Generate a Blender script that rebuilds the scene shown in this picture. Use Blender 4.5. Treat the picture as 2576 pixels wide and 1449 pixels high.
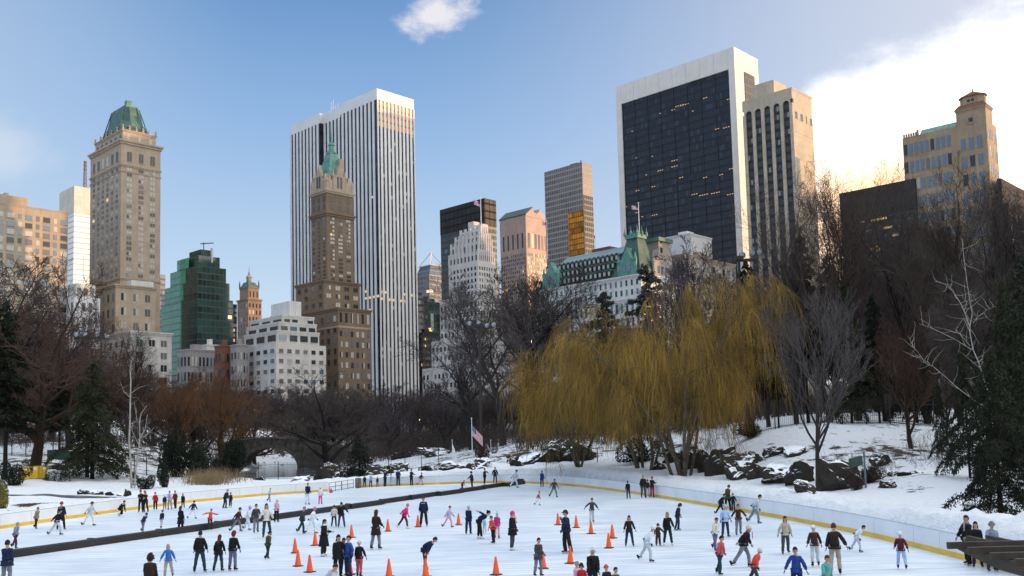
import bpy, bmesh, math, random
import numpy as np
from mathutils import Vector, Matrix, noise
R = math.radians
for o in list(bpy.data.objects): bpy.data.objects.remove(o)
S = bpy.context.scene
COL = S.collection

# ------------------------------------------------------------------ camera
F, W, H = 2400.0, 2576.0, 1449.0          # focal length and picture size in measuring units
CAMZ = 5.3
cam_d = bpy.data.cameras.new('camera'); cam = bpy.data.objects.new('camera', cam_d); COL.objects.link(cam)
cam_d.sensor_width = 36; cam_d.lens = 36 * F / W
cam_d.clip_start = 0.1; cam_d.clip_end = 8000
TILT, ROLL = R(4.66), R(-1.5)
cam_d.shift_y = 0.0693
cam.location = (0, 0, CAMZ)
CM = Matrix.Rotation(math.pi/2 + TILT, 3, 'X') @ Matrix.Rotation(ROLL, 3, 'Z')
cam.rotation_euler = CM.to_euler()
S.camera = cam
S.render.resolution_x, S.render.resolution_y = 1024, 576

# ------------------------------------------------------------------ light
SUN_EL, SUN_AZ = R(6.0), R(88.0)          # azimuth measured clockwise from +Y (straight ahead)
sd = bpy.data.lights.new('sun', 'SUN'); sun = bpy.data.objects.new('sun', sd); COL.objects.link(sun)
sd.energy = 4.0; sd.angle = R(0.6); sd.color = (1.0, 0.56, 0.24)
sdir = Vector((math.sin(SUN_AZ)*math.cos(SUN_EL), math.cos(SUN_AZ)*math.cos(SUN_EL), math.sin(SUN_EL)))
sun.rotation_euler = sdir.to_track_quat('Z', 'Y').to_euler()

class NT:
    """tiny node tree writer"""
    def __init__(s, t): s.t = t; t.nodes.clear()
    def n(s, kind, **kw):
        nd = s.t.nodes.new(kind)
        for k, v in kw.items(): setattr(nd, k, v)
        return nd
    def put(s, sock, v):
        if hasattr(v, 'links') or isinstance(v, bpy.types.NodeSocket): s.t.links.new(v, sock)
        else:
            if isinstance(v, (tuple, list)) and len(v) == 3 and sock.type == 'RGBA': v = (*v, 1)
            sock.default_value = v
    def m(s, op, a, b=None, c=None, clamp=False):
        nd = s.n('ShaderNodeMath', operation=op, use_clamp=clamp)
        s.put(nd.inputs[0], a)
        if b is not None: s.put(nd.inputs[1], b)
        if c is not None: s.put(nd.inputs[2], c)
        return nd.outputs[0]
    def ss(s, x, a, b):                    # smoothstep
        nd = s.n('ShaderNodeMapRange', interpolation_type='SMOOTHSTEP')
        s.put(nd.inputs[0], x); nd.inputs[1].default_value = a; nd.inputs[2].default_value = b
        return nd.outputs[0]
    def mix(s, f, a, b, mode='MIX'):
        nd = s.n('ShaderNodeMix', data_type='RGBA', blend_type=mode)
        s.put(nd.inputs[0], f); s.put(nd.inputs[6], a); s.put(nd.inputs[7], b)
        return nd.outputs[2]
    def noise(s, vec, scale, detail=4, rough=0.55, w=None):
        nd = s.n('ShaderNodeTexNoise'); s.put(nd.inputs['Vector'], vec)
        nd.inputs['Scale'].default_value = scale; nd.inputs['Detail'].default_value = detail; nd.inputs['Roughness'].default_value = rough
        return nd.outputs['Fac']
    def scalev(s, vec, sc):
        nd = s.n('ShaderNodeVectorMath', operation='MULTIPLY'); s.put(nd.inputs[0], vec); nd.inputs[1].default_value = sc
        return nd.outputs[0]

world = bpy.data.worlds.new('World'); S.world = world; world.use_nodes = True
w = NT(world.node_tree)
sky = w.n('ShaderNodeTexSky', sky_type='NISHITA'); sky.sun_disc = False
sky.sun_elevation = SUN_EL; sky.sun_rotation = SUN_AZ
sky.altitude = 0; sky.air_density = 1.0; sky.dust_density = 0.6; sky.ozone_density = 2.0
tc = w.n('ShaderNodeTexCoord')
sp = w.n('ShaderNodeSeparateXYZ'); w.put(sp.inputs[0], tc.outputs['Generated'])
az = w.m('DEGREES', w.m('ARCTAN2', sp.outputs[0], sp.outputs[1]))
el = w.m('DEGREES', w.m('ARCSINE', sp.outputs[2]))
dirv = tc.outputs['Generated']
n1 = w.noise(w.scalev(dirv, (1, 1, 2.2)), 5.5, 7, 0.55)
n2 = w.noise(w.scalev(dirv, (1, 1, 1.6)), 17.0, 6, 0.6)
# cloud bank low in the west: its upper edge climbs with azimuth
edge = w.m('ADD', w.m('MULTIPLY', w.m('SUBTRACT', az, 18.0), 0.11), 18.8)
edge = w.m('ADD', w.m('MINIMUM', edge, 24.0), w.m('MULTIPLY', w.ss(az, 31.0, 75.0), 45.0))  # unseen part of the bank, raised to throw more light on the ice
t = w.m('SUBTRACT', edge, el)
t = w.m('ADD', t, w.m('MULTIPLY', w.m('SUBTRACT', n1, 0.5), 6.0))
t = w.m('ADD', t, w.m('MULTIPLY', w.m('SUBTRACT', n2, 0.5), 3.2))
bank = w.ss(t, -2.2, 2.0)
left = w.ss(w.m('ADD', w.m('ADD', az, w.m('MULTIPLY', w.m('SUBTRACT', n1, 0.5), 4.0)), w.m('MULTIPLY', el, 0.06)), 18.3, 19.6)
bank = w.m('MULTIPLY', w.m('MULTIPLY', bank, left), w.m('SUBTRACT', 1.0, w.ss(az, 120.0, 150.0)))
glowt = w.m('MULTIPLY', w.ss(w.m('ABSOLUTE', w.m('SUBTRACT', az, 22.0)), 9.0, 1.0), w.ss(el, 17.5, 13.0))
fill_cloud = w.m('MULTIPLY', w.ss(el, 36.0, 58.0), w.ss(w.m('ADD', n1, n2), 0.70, 1.05))   # unseen broken cloud added overhead to light the ice
bank_col = w.mix(w.m('MULTIPLY', glowt, 0.8), (1.0, 0.97, 0.90), (1.0, 0.52, 0.20))
# small cumulus above the towers
dx = w.m('DIVIDE', w.m('ADD', az, 4.1), 2.5); dy = w.m('DIVIDE', w.m('SUBTRACT', el, 24.3), 1.25)
dy = w.m('SUBTRACT', dy, w.m('MULTIPLY', dx, 0.35))
rr = w.m('SQRT', w.m('ADD', w.m('MULTIPLY', dx, dx), w.m('MULTIPLY', dy, dy)))
puff = w.ss(w.m('ADD', rr, w.m('MULTIPLY', w.m('SUBTRACT', n2, 0.5), 3.0)), 1.15, 0.25)
# faint wisp low in the east
dx2 = w.m('DIVIDE', w.m('ADD', az, 29.0), 4.0); dy2 = w.m('DIVIDE', w.m('SUBTRACT', el, 16.0), 2.2)
rr2 = w.m('SQRT', w.m('ADD', w.m('MULTIPLY', dx2, dx2), w.m('MULTIPLY', dy2, dy2)))
wisp = w.m('MULTIPLY', w.ss(w.m('ADD', rr2, w.m('MULTIPLY', w.m('SUBTRACT', n2, 0.5), 1.2)), 1.1, 0.0), 0.35)
# clear sky: scattering sky, cooled to the winter blue of an early evening
lum = w.n('ShaderNodeRGBToBW'); w.put(lum.inputs[0], sky.outputs[0])
grad = w.n('ShaderNodeValToRGB'); cr = grad.color_ramp
w.put(grad.inputs[0], w.m('DIVIDE', el, 40.0))
for e in list(cr.elements)[1:]: cr.elements.remove(e)
cr.elements[0].position = 0.0; cr.elements[0].color = (0.80, 0.90, 1.0, 1)
for p, c in ((0.22, (0.62, 0.80, 1.0)), (0.45, (0.34, 0.55, 0.88)), (0.66, (0.155, 0.335, 0.66)), (1.0, (0.08, 0.22, 0.54))):
    e = cr.elements.new(p); e.color = (*c, 1)
clear = w.mix(w.m('MULTIPLY', w.ss(az, -14.0, -33.0), 0.5), grad.outputs[0], (0.62, 0.77, 0.96))
clear = w.mix(w.ss(az, -8.0, 38.0), clear, (0.84, 0.87, 0.98))
clear = w.mix(w.ss(el, 4.0, -4.0), clear, (0.45, 0.5, 0.6))
SKYK = 9.0
clear_s = w.mix(1.0, clear, (SKYK, SKYK, SKYK), 'MULTIPLY')
base = w.mix(0.88, sky.outputs[0], clear_s)
puffc = w.mix(1.0, (0.93, 0.90, 0.93), (SKYK, SKYK, SKYK), 'MULTIPLY')
bankc = w.mix(1.0, bank_col, (SKYK*2.2, SKYK*2.2, SKYK*2.2), 'MULTIPLY')
c = w.mix(w.m('MULTIPLY', puff, 0.9), base, puffc)
c = w.mix(wisp, c, puffc)
c = w.mix(fill_cloud, c, w.mix(1.0, (0.84, 0.92, 1.0), (SKYK*2.25, SKYK*2.25, SKYK*2.25), 'MULTIPLY'))
c = w.mix(bank, c, bankc)
bg = w.n('ShaderNodeBackground'); w.put(bg.inputs[0], c); bg.inputs[1].default_value = 0.10
out = w.n('ShaderNodeOutputWorld'); w.t.links.new(bg.outputs[0], out.inputs[0])

S.view_settings.view_transform = 'Standard'; S.view_settings.look = 'None'
S.view_settings.exposure = 0.12; S.view_settings.gamma = 1.0
S.render.engine = 'CYCLES'
S.cycles.max_bounces = 6; S.cycles.diffuse_bounces = 3; S.cycles.transparent_max_bounces = 8

# ------------------------------------------------------------------ measuring
def ray(px, py):
    v = Vector(((px - W/2)/F, (H/2 - py)/F + cam_d.shift_y*W/F, -1.0))
    return CM @ v
def at(px, py, Y):                         # point of the line of sight at depth Y
    d = ray(px, py); return Vector((0, 0, CAMZ)) + d*(Y/d.y)
def gp(px, py, z=0.0):                     # point of the line of sight at height z
    d = ray(px, py); return Vector((0, 0, CAMZ)) + d*((z - CAMZ)/d.z)
def proj(p):
    v = CM.transposed() @ (Vector(p) - Vector((0, 0, CAMZ)))
    return (W/2 + F*v.x/-v.z, H/2 - (F*v.y/-v.z - cam_d.shift_y*W))

# ------------------------------------------------------------------ objects
def tag(o, label=None, cat=None, group=None, kind=None):
    if label: o['label'] = label
    if cat: o['category'] = cat
    if group: o['group'] = group
    if kind: o['kind'] = kind
    return o
def thing(name, label, cat, loc=(0, 0, 0), rz=0, group=None):
    o = bpy.data.objects.new(name, None); COL.objects.link(o)
    o.location = loc; o.rotation_euler = (0, 0, rz); o.empty_display_size = 0.2
    return tag(o, label, cat, group)
def link(name, me, parent=None, mat=None):
    o = bpy.data.objects.new(name, me); COL.objects.link(o)
    if parent: o.parent = parent
    if mat:
        if not me.materials: me.materials.append(mat)
        o.material_slots[0].link = 'OBJECT'; o.material_slots[0].material = mat
    return o
def copy_tree(o, parent=None):
    c = o.copy(); COL.objects.link(c)
    if parent: c.parent = parent
    for ch in o.children: copy_tree(ch, c)
    return c

class MB:
    """collects shapes and links them as one mesh object"""
    def __init__(s): s.v = []; s.f = []; s.mi = []; s.M = None; s.cm = 0; s.sm = False
    def add(s, vs, fs, mi=None):
        b = len(s.v)
        s.v += [tuple(s.M @ Vector(p)) if s.M else tuple(p) for p in vs]
        s.f += [tuple(i + b for i in f) for f in fs]
        s.mi += [s.cm if mi is None else mi]*len(fs)
    def box(s, a, b, mi=None, skip=()):
        x0, y0, z0 = a; x1, y1, z1 = b
        vs = [(x0,y0,z0),(x1,y0,z0),(x1,y1,z0),(x0,y1,z0),(x0,y0,z1),(x1,y0,z1),(x1,y1,z1),(x0,y1,z1)]
        fs = [(0,3,2,1),(4,5,6,7),(0,1,5,4),(1,2,6,5),(2,3,7,6),(3,0,4,7)]
        s.add(vs, [f for i, f in enumerate(fs) if i not in skip], mi)
    def bev(s, a, b, r, mi=None):          # box with chamfered edges
        x0,y0,z0 = a; x1,y1,z1 = b; vs = []
        for z, q in ((z0, r), (z0+r, 0), (z1-r, 0), (z1, r)):
            for (x, y) in ((x0+q+r,y0+q),(x1-q-r,y0+q),(x1-q,y0+q+r),(x1-q,y1-q-r),(x1-q-r,y1-q),(x0+q+r,y1-q),(x0+q,y1-q-r),(x0+q,y0+q+r)):
                vs.append((x, y, z))
        fs = [tuple(range(7, -1, -1)), tuple(range(24, 32))]
        for k in range(3):
            for i in range(8): j = (i+1) % 8; fs.append((k*8+i, k*8+j, k*8+8+j, k*8+8+i))
        s.add(vs, fs, mi)
    def prism(s, poly, z0, z1, top=None, mi=None):   # poly: list of xy, top: optional other poly at z1
        n = len(poly); top = top or poly
        vs = [(x, y, z0) for x, y in poly] + [(x, y, z1) for x, y in top]
        fs = [tuple(range(n-1, -1, -1)), tuple(range(n, 2*n))] + [(i, (i+1) % n, n+(i+1) % n, n+i) for i in range(n)]
        s.add(vs, fs, mi)
    def rings(s, rings, mi=None, cap=True):          # loft of equal-length rings
        n = len(rings[0]); vs = [p for r in rings for p in r]; fs = []
        for k in range(len(rings)-1):
            for i in range(n): j = (i+1) % n; fs.append((k*n+i, k*n+j, k*n+n+j, k*n+n+i))
        if cap: fs += [tuple(range(n-1, -1, -1)), tuple(range((len(rings)-1)*n, len(rings)*n))]
        s.add(vs, fs, mi)
    def lathe(s, prof, c=(0, 0, 0), n=10, mi=None):
        s.rings([[(c[0]+r*math.cos(2*math.pi*i/n), c[1]+r*math.sin(2*math.pi*i/n), c[2]+z) for i in range(n)] for r, z in prof], mi)
    def tube(s, pts, rad, n=6, mi=None):
        pts = [Vector(p) for p in pts]
        if not isinstance(rad, (list, tuple)): rad = [rad]*len(pts)
        rs = []; up = Vector((0.13, 0.31, 0.94))
        for i, p in enumerate(pts):
            d = (pts[min(i+1, len(pts)-1)] - pts[max(i-1, 0)]).normalized()
            a = d.cross(up)
            if a.length < 0.05: a = d.cross(Vector((1, 0, 0)))
            a.normalize(); b = d.cross(a)
            rs.append([tuple(p + (a*math.cos(2*math.pi*k/n) + b*math.sin(2*math.pi*k/n))*rad[i]) for k in range(n)])
        s.rings(rs, mi)
    def bar(s, p, q, r, n=5, mi=None): s.tube([p, q], r, n, mi)
    def mesh(s, name, mats=()):
        me = bpy.data.meshes.new(name); me.from_pydata(s.v, [], s.f)
        for m_ in mats: me.materials.append(m_)
        if len(mats) > 1: me.polygons.foreach_set('material_index', s.mi)
        if s.sm: me.polygons.foreach_set('use_smooth', [True]*len(s.f))
        me.update(); return me
    def build(s, name, mats, parent=None):
        if not isinstance(mats, (list, tuple)): mats = [mats]
        o = bpy.data.objects.new(name, s.mesh(name, mats)); COL.objects.link(o)
        if parent: o.parent = parent
        return o

def np_mesh(name, V, Fc, mi=None, smooth=False):
    """mesh from numpy arrays, faces all of the same length"""
    me = bpy.data.meshes.new(name); k = Fc.shape[1]
    me.vertices.add(len(V)); me.vertices.foreach_set('co', V.astype(np.float32).ravel())
    me.loops.add(Fc.size); me.loops.foreach_set('vertex_index', Fc.astype(np.int32).ravel())
    me.polygons.add(len(Fc)); me.polygons.foreach_set('loop_start', np.arange(0, Fc.size, k, dtype=np.int32))
    if mi is not None: me.polygons.foreach_set('material_index', mi.astype(np.int32))
    if smooth: me.polygons.foreach_set('use_smooth', np.ones(len(Fc), dtype=bool))
    me.update(calc_edges=True); me.validate(); return me

# ------------------------------------------------------------------ materials
MATS = {}
def mat(name, col, rough=0.7, metal=0.0, vary=0.15, scale=3.0, bump=0.0, spec=0.5, coords='Object', emit=None, bscale=None):
    if name in MATS: return MATS[name]
    m = bpy.data.materials.new(name); m.use_nodes = True; t = NT(m.node_tree); MATS[name] = m
    b = t.n('ShaderNodeBsdfPrincipled'); o = t.n('ShaderNodeOutputMaterial'); t.t.links.new(b.outputs[0], o.inputs[0])
    tc = t.n('ShaderNodeTexCoord'); v = tc.outputs[coords]
    f = t.noise(v, scale, 5, 0.6)
    lo = tuple(max(0, x*(1-vary)) for x in col); hi = tuple(min(1, x*(1+vary)) for x in col)
    t.put(b.inputs['Base Color'], t.mix(t.ss(f, 0.3, 0.7), lo, hi))
    b.inputs['Roughness'].default_value = rough; b.inputs['Metallic'].default_value = metal
    b.inputs['Specular IOR Level'].default_value = spec
    if emit: b.inputs['Emission Color'].default_value = (*emit[:3], 1); b.inputs['Emission Strength'].default_value = emit[3]
    if bump:
        bp = t.n('ShaderNodeBump'); bp.inputs['Strength'].default_value = bump
        t.put(bp.inputs['Height'], t.noise(v, bscale or scale*4, 6, 0.65)); t.t.links.new(bp.outputs[0], b.inputs['Normal'])
    return m
# ------------------------------------------------------------------ ground
LB = [(-140,1358),(0,1331),(150,1308.5),(300,1287),(480,1264),(660,1247),(825,1236)]          # foot of the boards, left run
RB = [(897,1227),(960,1223.5),(1030,1221),(1100,1218.5),(1170,1216.3),(1245,1215),(1320,1215.5),(1390,1219),(1450,1224),(1520,1232),(1600,1243),(1700,1259),
      (1800,1276),(1900,1293.5),(2000,1311.5),(2100,1331),(2200,1353),(2300,1377),(2440,1413),(2600,1458),(2760,1508)]
LBW = [gp(*p) for p in LB]; RBW = [gp(*p) for p in RB]
POLY = [(p.x, p.y) for p in LBW + RBW] + [(30, 22), (-34, 22), (-52, 45)]
def sdist(X, Y, poly):                     # signed distance to a polygon, negative inside
    X = np.asarray(X, float); Y = np.asarray(Y, float)
    d = np.full(X.shape, 1e9); ins = np.zeros(X.shape, bool); n = len(poly)
    for i in range(n):
        (x0, y0), (x1, y1) = poly[i], poly[(i+1) % n]
        ex, ey = x1-x0, y1-y0; t = np.clip(((X-x0)*ex + (Y-y0)*ey)/(ex*ex+ey*ey+1e-9), 0, 1)
        d = np.minimum(d, np.hypot(X-x0-t*ex, Y-y0-t*ey))
        c = ((y0 > Y) != (y1 > Y)) & (X < (x1-x0)*(Y-y0)/(y1-y0+1e-12) + x0); ins ^= c
    return np.where(ins, -d, d)
CTRL = [(0,1293,75),(60,1248,90),(60,1216,106),(200,1196,120),(330,1226,110),(450,1216,118),(560,1194,128),(330,1255,92),(200,1268,87),
        (480,1237,96),(-200,1260,90),(-300,1180,120),(-300,1120,180),
        (250,1150,135),(420,1178,132),(120,1165,128),(60,1130,150),(200,1110,172),(330,1108,172),(420,1120,165),
        (560,1046,230),(480,1062,222),(640,1082,222),(330,1072,205),(100,1090,200),(520,1118,195),(545,1150,180),(740,1100,240),(840,1108,225),(-100,1060,220),
        (830,1172,184),(880,1150,186),(950,1150,172),(900,1178,155),(760,1205,136),(690,1207,134),(860,1200,135),(620,1209,131),(930,1196,128),
        (1000,1192,124),(1080,1185,123),(1150,1172,127),(1200,1150,133),(1100,1126,225),(1050,1113,262),(1150,1115,240),(960,1120,235),(1240,1125,175),(1150,1140,165),
        (1300,1115,141),(1250,1146,129),(1300,1165,119),(1330,1130,130),(1450,1109,131),(1400,1160,117),(1420,1130,124),(1500,1172,105),(1560,1176,102),(1560,1120,124),(1650,1160,100),(1650,1112,124),
        (1800,1194,88),(1720,1185,93),(1760,1130,104),(1850,1110,100),(1900,1170,86),(1930,1085,98),(2000,1067,97),(2120,1066,95),(2250,1068,95),(2100,1112,85),(1950,1150,85),(2030,1160,80),
        (2060,1216,72),(2150,1180,76),(2200,1140,80),(2300,1200,67),(2300,1258,58),(2160,1245,63.5),(2000,1240,73),(2400,1242,61),(2500,1292,51),(2400,1290,53),(2570,1345,45),(2700,1370,44),(2240,1100,90),
        (2450,1120,85),(2600,1180,70),(2700,1120,80),(2400,1060,110),(2000,1045,125),(2200,1035,130),(2600,1030,120),(1700,1070,160),(1400,1075,190),(1900,1040,170),(2800,1000,140)]
cp = [at(*c) for c in CTRL]
cp += [Vector(p) for p in ((-40,160,-.5),(-52,170,-.6),(-38,178,-.6),(-50,190,-.8),(-60,180,-.5),(-44,200,-.7),(-55,215,-.5),(-40,222,-.3),(-70,195,-.2),(-48,150,-.3),(-36,152,-.2),(-30,172,-.1),
       (0,300,5.0),(-90,320,7),(90,300,7.5),(-200,300,9),(200,250,7),(-160,180,6),(160,140,6.5),(0,400,6),(-250,420,6),(250,420,6),(90,60,4.5),(80,30,3),(60,10,1.5),(-110,60,2.5),(-90,20,2),(-150,110,4))]
CPX = np.array([(p.x, p.y) for p in cp]); CPZ = np.array([p.z for p in cp])
def _k(d): return np.where(d > 1e-6, d, 0.0)          # linear radial kernel: no overshoot
SC = np.array([1.0, 0.8])
A_ = _k(np.linalg.norm((CPX[:, None]-CPX[None])*SC, axis=2)) ; n_ = len(cp)
Pm = np.hstack([np.ones((n_, 1)), CPX]); big = np.block([[A_ + 0.0*np.eye(n_) - 1.2*np.eye(n_), Pm], [Pm.T, np.zeros((3, 3))]])
sol = np.linalg.solve(big, np.concatenate([CPZ, np.zeros(3)]))
def rbf(X, Y):
    X = np.asarray(X, float).ravel(); Y = np.asarray(Y, float).ravel(); out = np.empty(len(X))
    for i in range(0, len(X), 20000):
        q = np.stack([X[i:i+20000], Y[i:i+20000]], 1)
        out[i:i+20000] = _k(np.linalg.norm((q[:, None]-CPX[None])*SC, axis=2)) @ sol[:n_] + sol[n_] + q @ sol[n_+1:]
    return out
def sst(x, a, b):
    t = np.clip((x-a)/(b-a), 0, 1); return t*t*(3-2*t)
def heights(X, Y, rough=True):
    X = np.asarray(X, float).ravel(); Y = np.asarray(Y, float).ravel()
    far = sst(np.hypot(X, Y-100), 260, 420)
    z = rbf(np.clip(X, -260, 260), np.clip(Y, -20, 420))*(1-far) + 6.0*far
    d = sdist(X, Y, POLY); near = sst(Y, 20, 34)
    if rough:
        nz = np.array([noise.fractal(Vector((x*.35, y*.35, 0)), 1.0, 2.0, 5) if (dd < 14 and dd > -1) else 0.0 for x, y, dd in zip(X, Y, d)])
        n3 = np.array([noise.noise(Vector((x*.07, y*.07, 3.0))) for x, y in zip(X, Y)])
        n4 = np.array([noise.fractal(Vector((x*.3, y*.3, 7.0)), 1.0, 2.0, 3) if y < 330 else 0 for x, y in zip(X, Y)])
        n2 = np.array([abs(noise.noise(Vector((x*1.1, y*1.1, 9.0)))) if (dd < 9 and dd > -1) else 0.0 for x, y, dd in zip(X, Y, d)])
        n5 = np.array([noise.fractal(Vector((x*.9, y*.9, 4.0)), .7, 2.3, 5) if (dd < 8 and dd > 0) else 0.0 for x, y, dd in zip(X, Y, d)])
        bank = 0.78 + 0.16*nz + 0.20*n5 + 0.28*n2 + 0.35*np.maximum(0, n3)
        bank = bank*(1 - .28*sst(-X, 12, 30))
        z = z + .12*n4 + 0.25*n3
    else: bank = 0.9 + 0*X
    up = sst(d, 0.8, 1.9)*(1 - sst(d, 3.2, 8.0))
    z = np.where(d > 0, np.maximum(z, 0.35), z)*1.0
    pond = (X > -85) & (X < -22) & (Y > 138) & (Y < 235)
    z = np.where(pond, rbf(np.clip(X, -260, 260), np.clip(Y, -20, 420)), z)
    z = np.where(d > 0, z*(1-up*.55) + up*bank*1.15, z)
    z = np.where(d < 0.85, -0.25, z)
    return z*near + (1-near)*np.minimum(z, 0.4)
def ground(x, y): return float(heights([x], [y], True)[0])
def on(px, py, Y):                          # stand something at picture column px, depth Y, on the ground there
    p = at(px, py, Y); return Vector((p.x, p.y, ground(p.x, p.y)))

xs = np.concatenate([[-6000,-3000,-1500,-800,-450,-320,-260,-220], np.arange(-190, -100, 3.0), np.arange(-100, 84, 0.5), np.arange(84, 190, 3.0), [220,260,320,450,800,1500,3000,6000]])
ys = np.concatenate([[-400,-100,-20,10,20], np.arange(26, 60, 1.0), np.arange(60, 140, 0.5), np.arange(140, 160, 1.0), np.arange(160, 260, 1.5), np.arange(260, 420, 5.0), [450,520,640,900,1500,3000,6000]])
GX, GY = np.meshgrid(xs, ys); GZ = heights(GX, GY)
nx, ny = len(xs), len(ys)
idx = np.arange(nx*ny).reshape(ny, nx)
FQ = np.stack([idx[:-1, :-1].ravel(), idx[:-1, 1:].ravel(), idx[1:, 1:].ravel(), idx[1:, :-1].ravel()], 1)
me = np_mesh('snow_ground', np.stack([GX.ravel(), GY.ravel(), GZ], 1), FQ, smooth=True)

def snow_mat():
    m = bpy.data.materials.new('snow'); m.use_nodes = True; t = NT(m.node_tree)
    b = t.n('ShaderNodeBsdfPrincipled'); o = t.n('ShaderNodeOutputMaterial'); t.t.links.new(b.outputs[0], o.inputs[0])
    v = t.n('ShaderNodeTexCoord').outputs['Object']
    big_ = t.noise(v, 0.05, 3, 0.5); mid = t.noise(v, 0.55, 6, 0.7); fine = t.noise(v, 2.3, 5, 0.7)
    white = t.mix(fine, (0.80, 0.84, 0.90), (0.90, 0.92, 0.95))
    xyz = t.n('ShaderNodeSeparateXYZ'); t.put(xyz.inputs[0], v)
    farp = t.ss(xyz.outputs[1], 95.0, 190.0)
    hill = t.m('MULTIPLY', t.ss(xyz.outputs[2], 1.2, 3.0), 0.07)
    # leaf litter and bare soil showing through
    thr = t.m('ADD', t.m('ADD', t.m('MULTIPLY', mid, 0.62), t.m('MULTIPLY', big_, 0.38)), t.m('ADD', t.m('MULTIPLY', farp, 0.085), hill))
    litter = t.ss(thr, 0.615, 0.66)
    soil = t.mix(fine, (0.030, 0.022, 0.015), (0.10, 0.07, 0.045))
    t.put(b.inputs['Base Color'], t.mix(litter, white, soil))
    b.inputs['Roughness'].default_value = 0.75; b.inputs['Specular IOR Level'].default_value = 0.25
    bp = t.n('ShaderNodeBump'); bp.inputs['Strength'].default_value = 0.9; bp.inputs['Distance'].default_value = 0.5
    t.put(bp.inputs['Height'], t.m('ADD', t.noise(v, 1.6, 6, 0.7), t.m('MULTIPLY', fine, 0.4))); t.t.links.new(bp.outputs[0], b.inputs['Normal'])
    return m
SNOW = snow_mat()
tag(link('snow_ground', me), kind='structure').data.materials.append(SNOW)

def ice_mat():
    m = bpy.data.materials.new('ice'); m.use_nodes = True; t = NT(m.node_tree)
    b = t.n('ShaderNodeBsdfPrincipled'); o = t.n('ShaderNodeOutputMaterial'); t.t.links.new(b.outputs[0], o.inputs[0])
    v = t.n('ShaderNodeTexCoord').outputs['Object']
    mp = t.n('ShaderNodeMapping'); t.put(mp.inputs[0], v); mp.inputs['Rotation'].default_value = (0, 0, R(-18)); mp.inputs['Scale'].default_value = (0.22, 1.6, 1)
    st = t.noise(mp.outputs[0], 1.2, 8, 0.72)
    mp2 = t.n('ShaderNodeMapping'); t.put(mp2.inputs[0], v); mp2.inputs['Rotation'].default_value = (0, 0, R(35)); mp2.inputs['Scale'].default_value = (0.5, 6.0, 1)
    st2 = t.noise(mp2.outputs[0], 1.6, 6, 0.75)
    pat = t.noise(v, 0.12, 5, 0.6)
    f = t.m('ADD', t.m('MULTIPLY', t.ss(st, 0.36, 0.62), 0.6), t.m('MULTIPLY', t.ss(pat, 0.36, 0.62), 0.4))
    cold = t.mix(f, (0.50, 0.59, 0.70), (0.88, 0.91, 0.94))
    t.put(b.inputs['Base Color'], t.mix(t.m('MULTIPLY', t.ss(st2, 0.54, 0.64), 0.75), cold, (0.93, 0.95, 0.97)))
    t.put(b.inputs['Roughness'], t.m('ADD', 0.24, t.m('MULTIPLY', st, 0.3)))
    ice_c = b.inputs['Base Color'].links[0].from_socket
    for ang, sx, sy, lo in ((12, .10, 7.0, .55), (-32, .13, 8.0, .56), (64, .12, 6.0, .57), (-75, .10, 9.0, .57)):   # blade scratches
        mq = t.n('ShaderNodeMapping'); t.put(mq.inputs[0], v); mq.inputs['Rotation'].default_value = (0, 0, R(ang)); mq.inputs['Scale'].default_value = (sx, sy, 1)
        nq = t.n('ShaderNodeTexNoise'); t.put(nq.inputs['Vector'], mq.outputs[0]); nq.inputs['Scale'].default_value = .8; nq.inputs['Detail'].default_value = 5; nq.inputs['Distortion'].default_value = .5
        ice_c = t.mix(t.m('MULTIPLY', t.ss(nq.outputs['Fac'], lo, lo+.05), .55), ice_c, (.46, .56, .70))
    t.put(b.inputs['Base Color'], ice_c)
    b.inputs['Specular IOR Level'].default_value = 0.35
    bp = t.n('ShaderNodeBump'); bp.inputs['Strength'].default_value = 0.12; t.put(bp.inputs['Height'], st2); t.t.links.new(bp.outputs[0], b.inputs['Normal'])
    return m
ib = MB(); ib.add([(x, y, 0.0) for x, y in POLY], [tuple(range(len(POLY)-1, -1, -1))])
tag(ib.build('ice_rink', ice_mat()), kind='structure')

def water_mat():
    m = bpy.data.materials.new('water'); m.use_nodes = True; t = NT(m.node_tree)
    b = t.n('ShaderNodeBsdfPrincipled'); o = t.n('ShaderNodeOutputMaterial'); t.t.links.new(b.outputs[0], o.inputs[0])
    v = t.n('ShaderNodeTexCoord').outputs['Object']; f = t.noise(v, 0.15, 4, 0.6)
    t.put(b.inputs['Base Color'], t.mix(t.ss(f, 0.42, 0.6), (0.02, 0.025, 0.03), (0.16, 0.18, 0.20)))
    b.inputs['Roughness'].default_value = 0.12
    bp = t.n('ShaderNodeBump'); bp.inputs['Strength'].default_value = 0.05; t.put(bp.inputs['Height'], t.noise(v, 2.0, 3, 0.5)); t.t.links.new(bp.outputs[0], b.inputs['Normal'])
    return m
pb = MB(); pb.add([(-95, 139, .3), (-18, 139, .3), (-18, 236, .3), (-95, 236, .3)], [(0, 1, 2, 3)])
tag(pb.build('pond_water', water_mat()), kind='structure')

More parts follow.
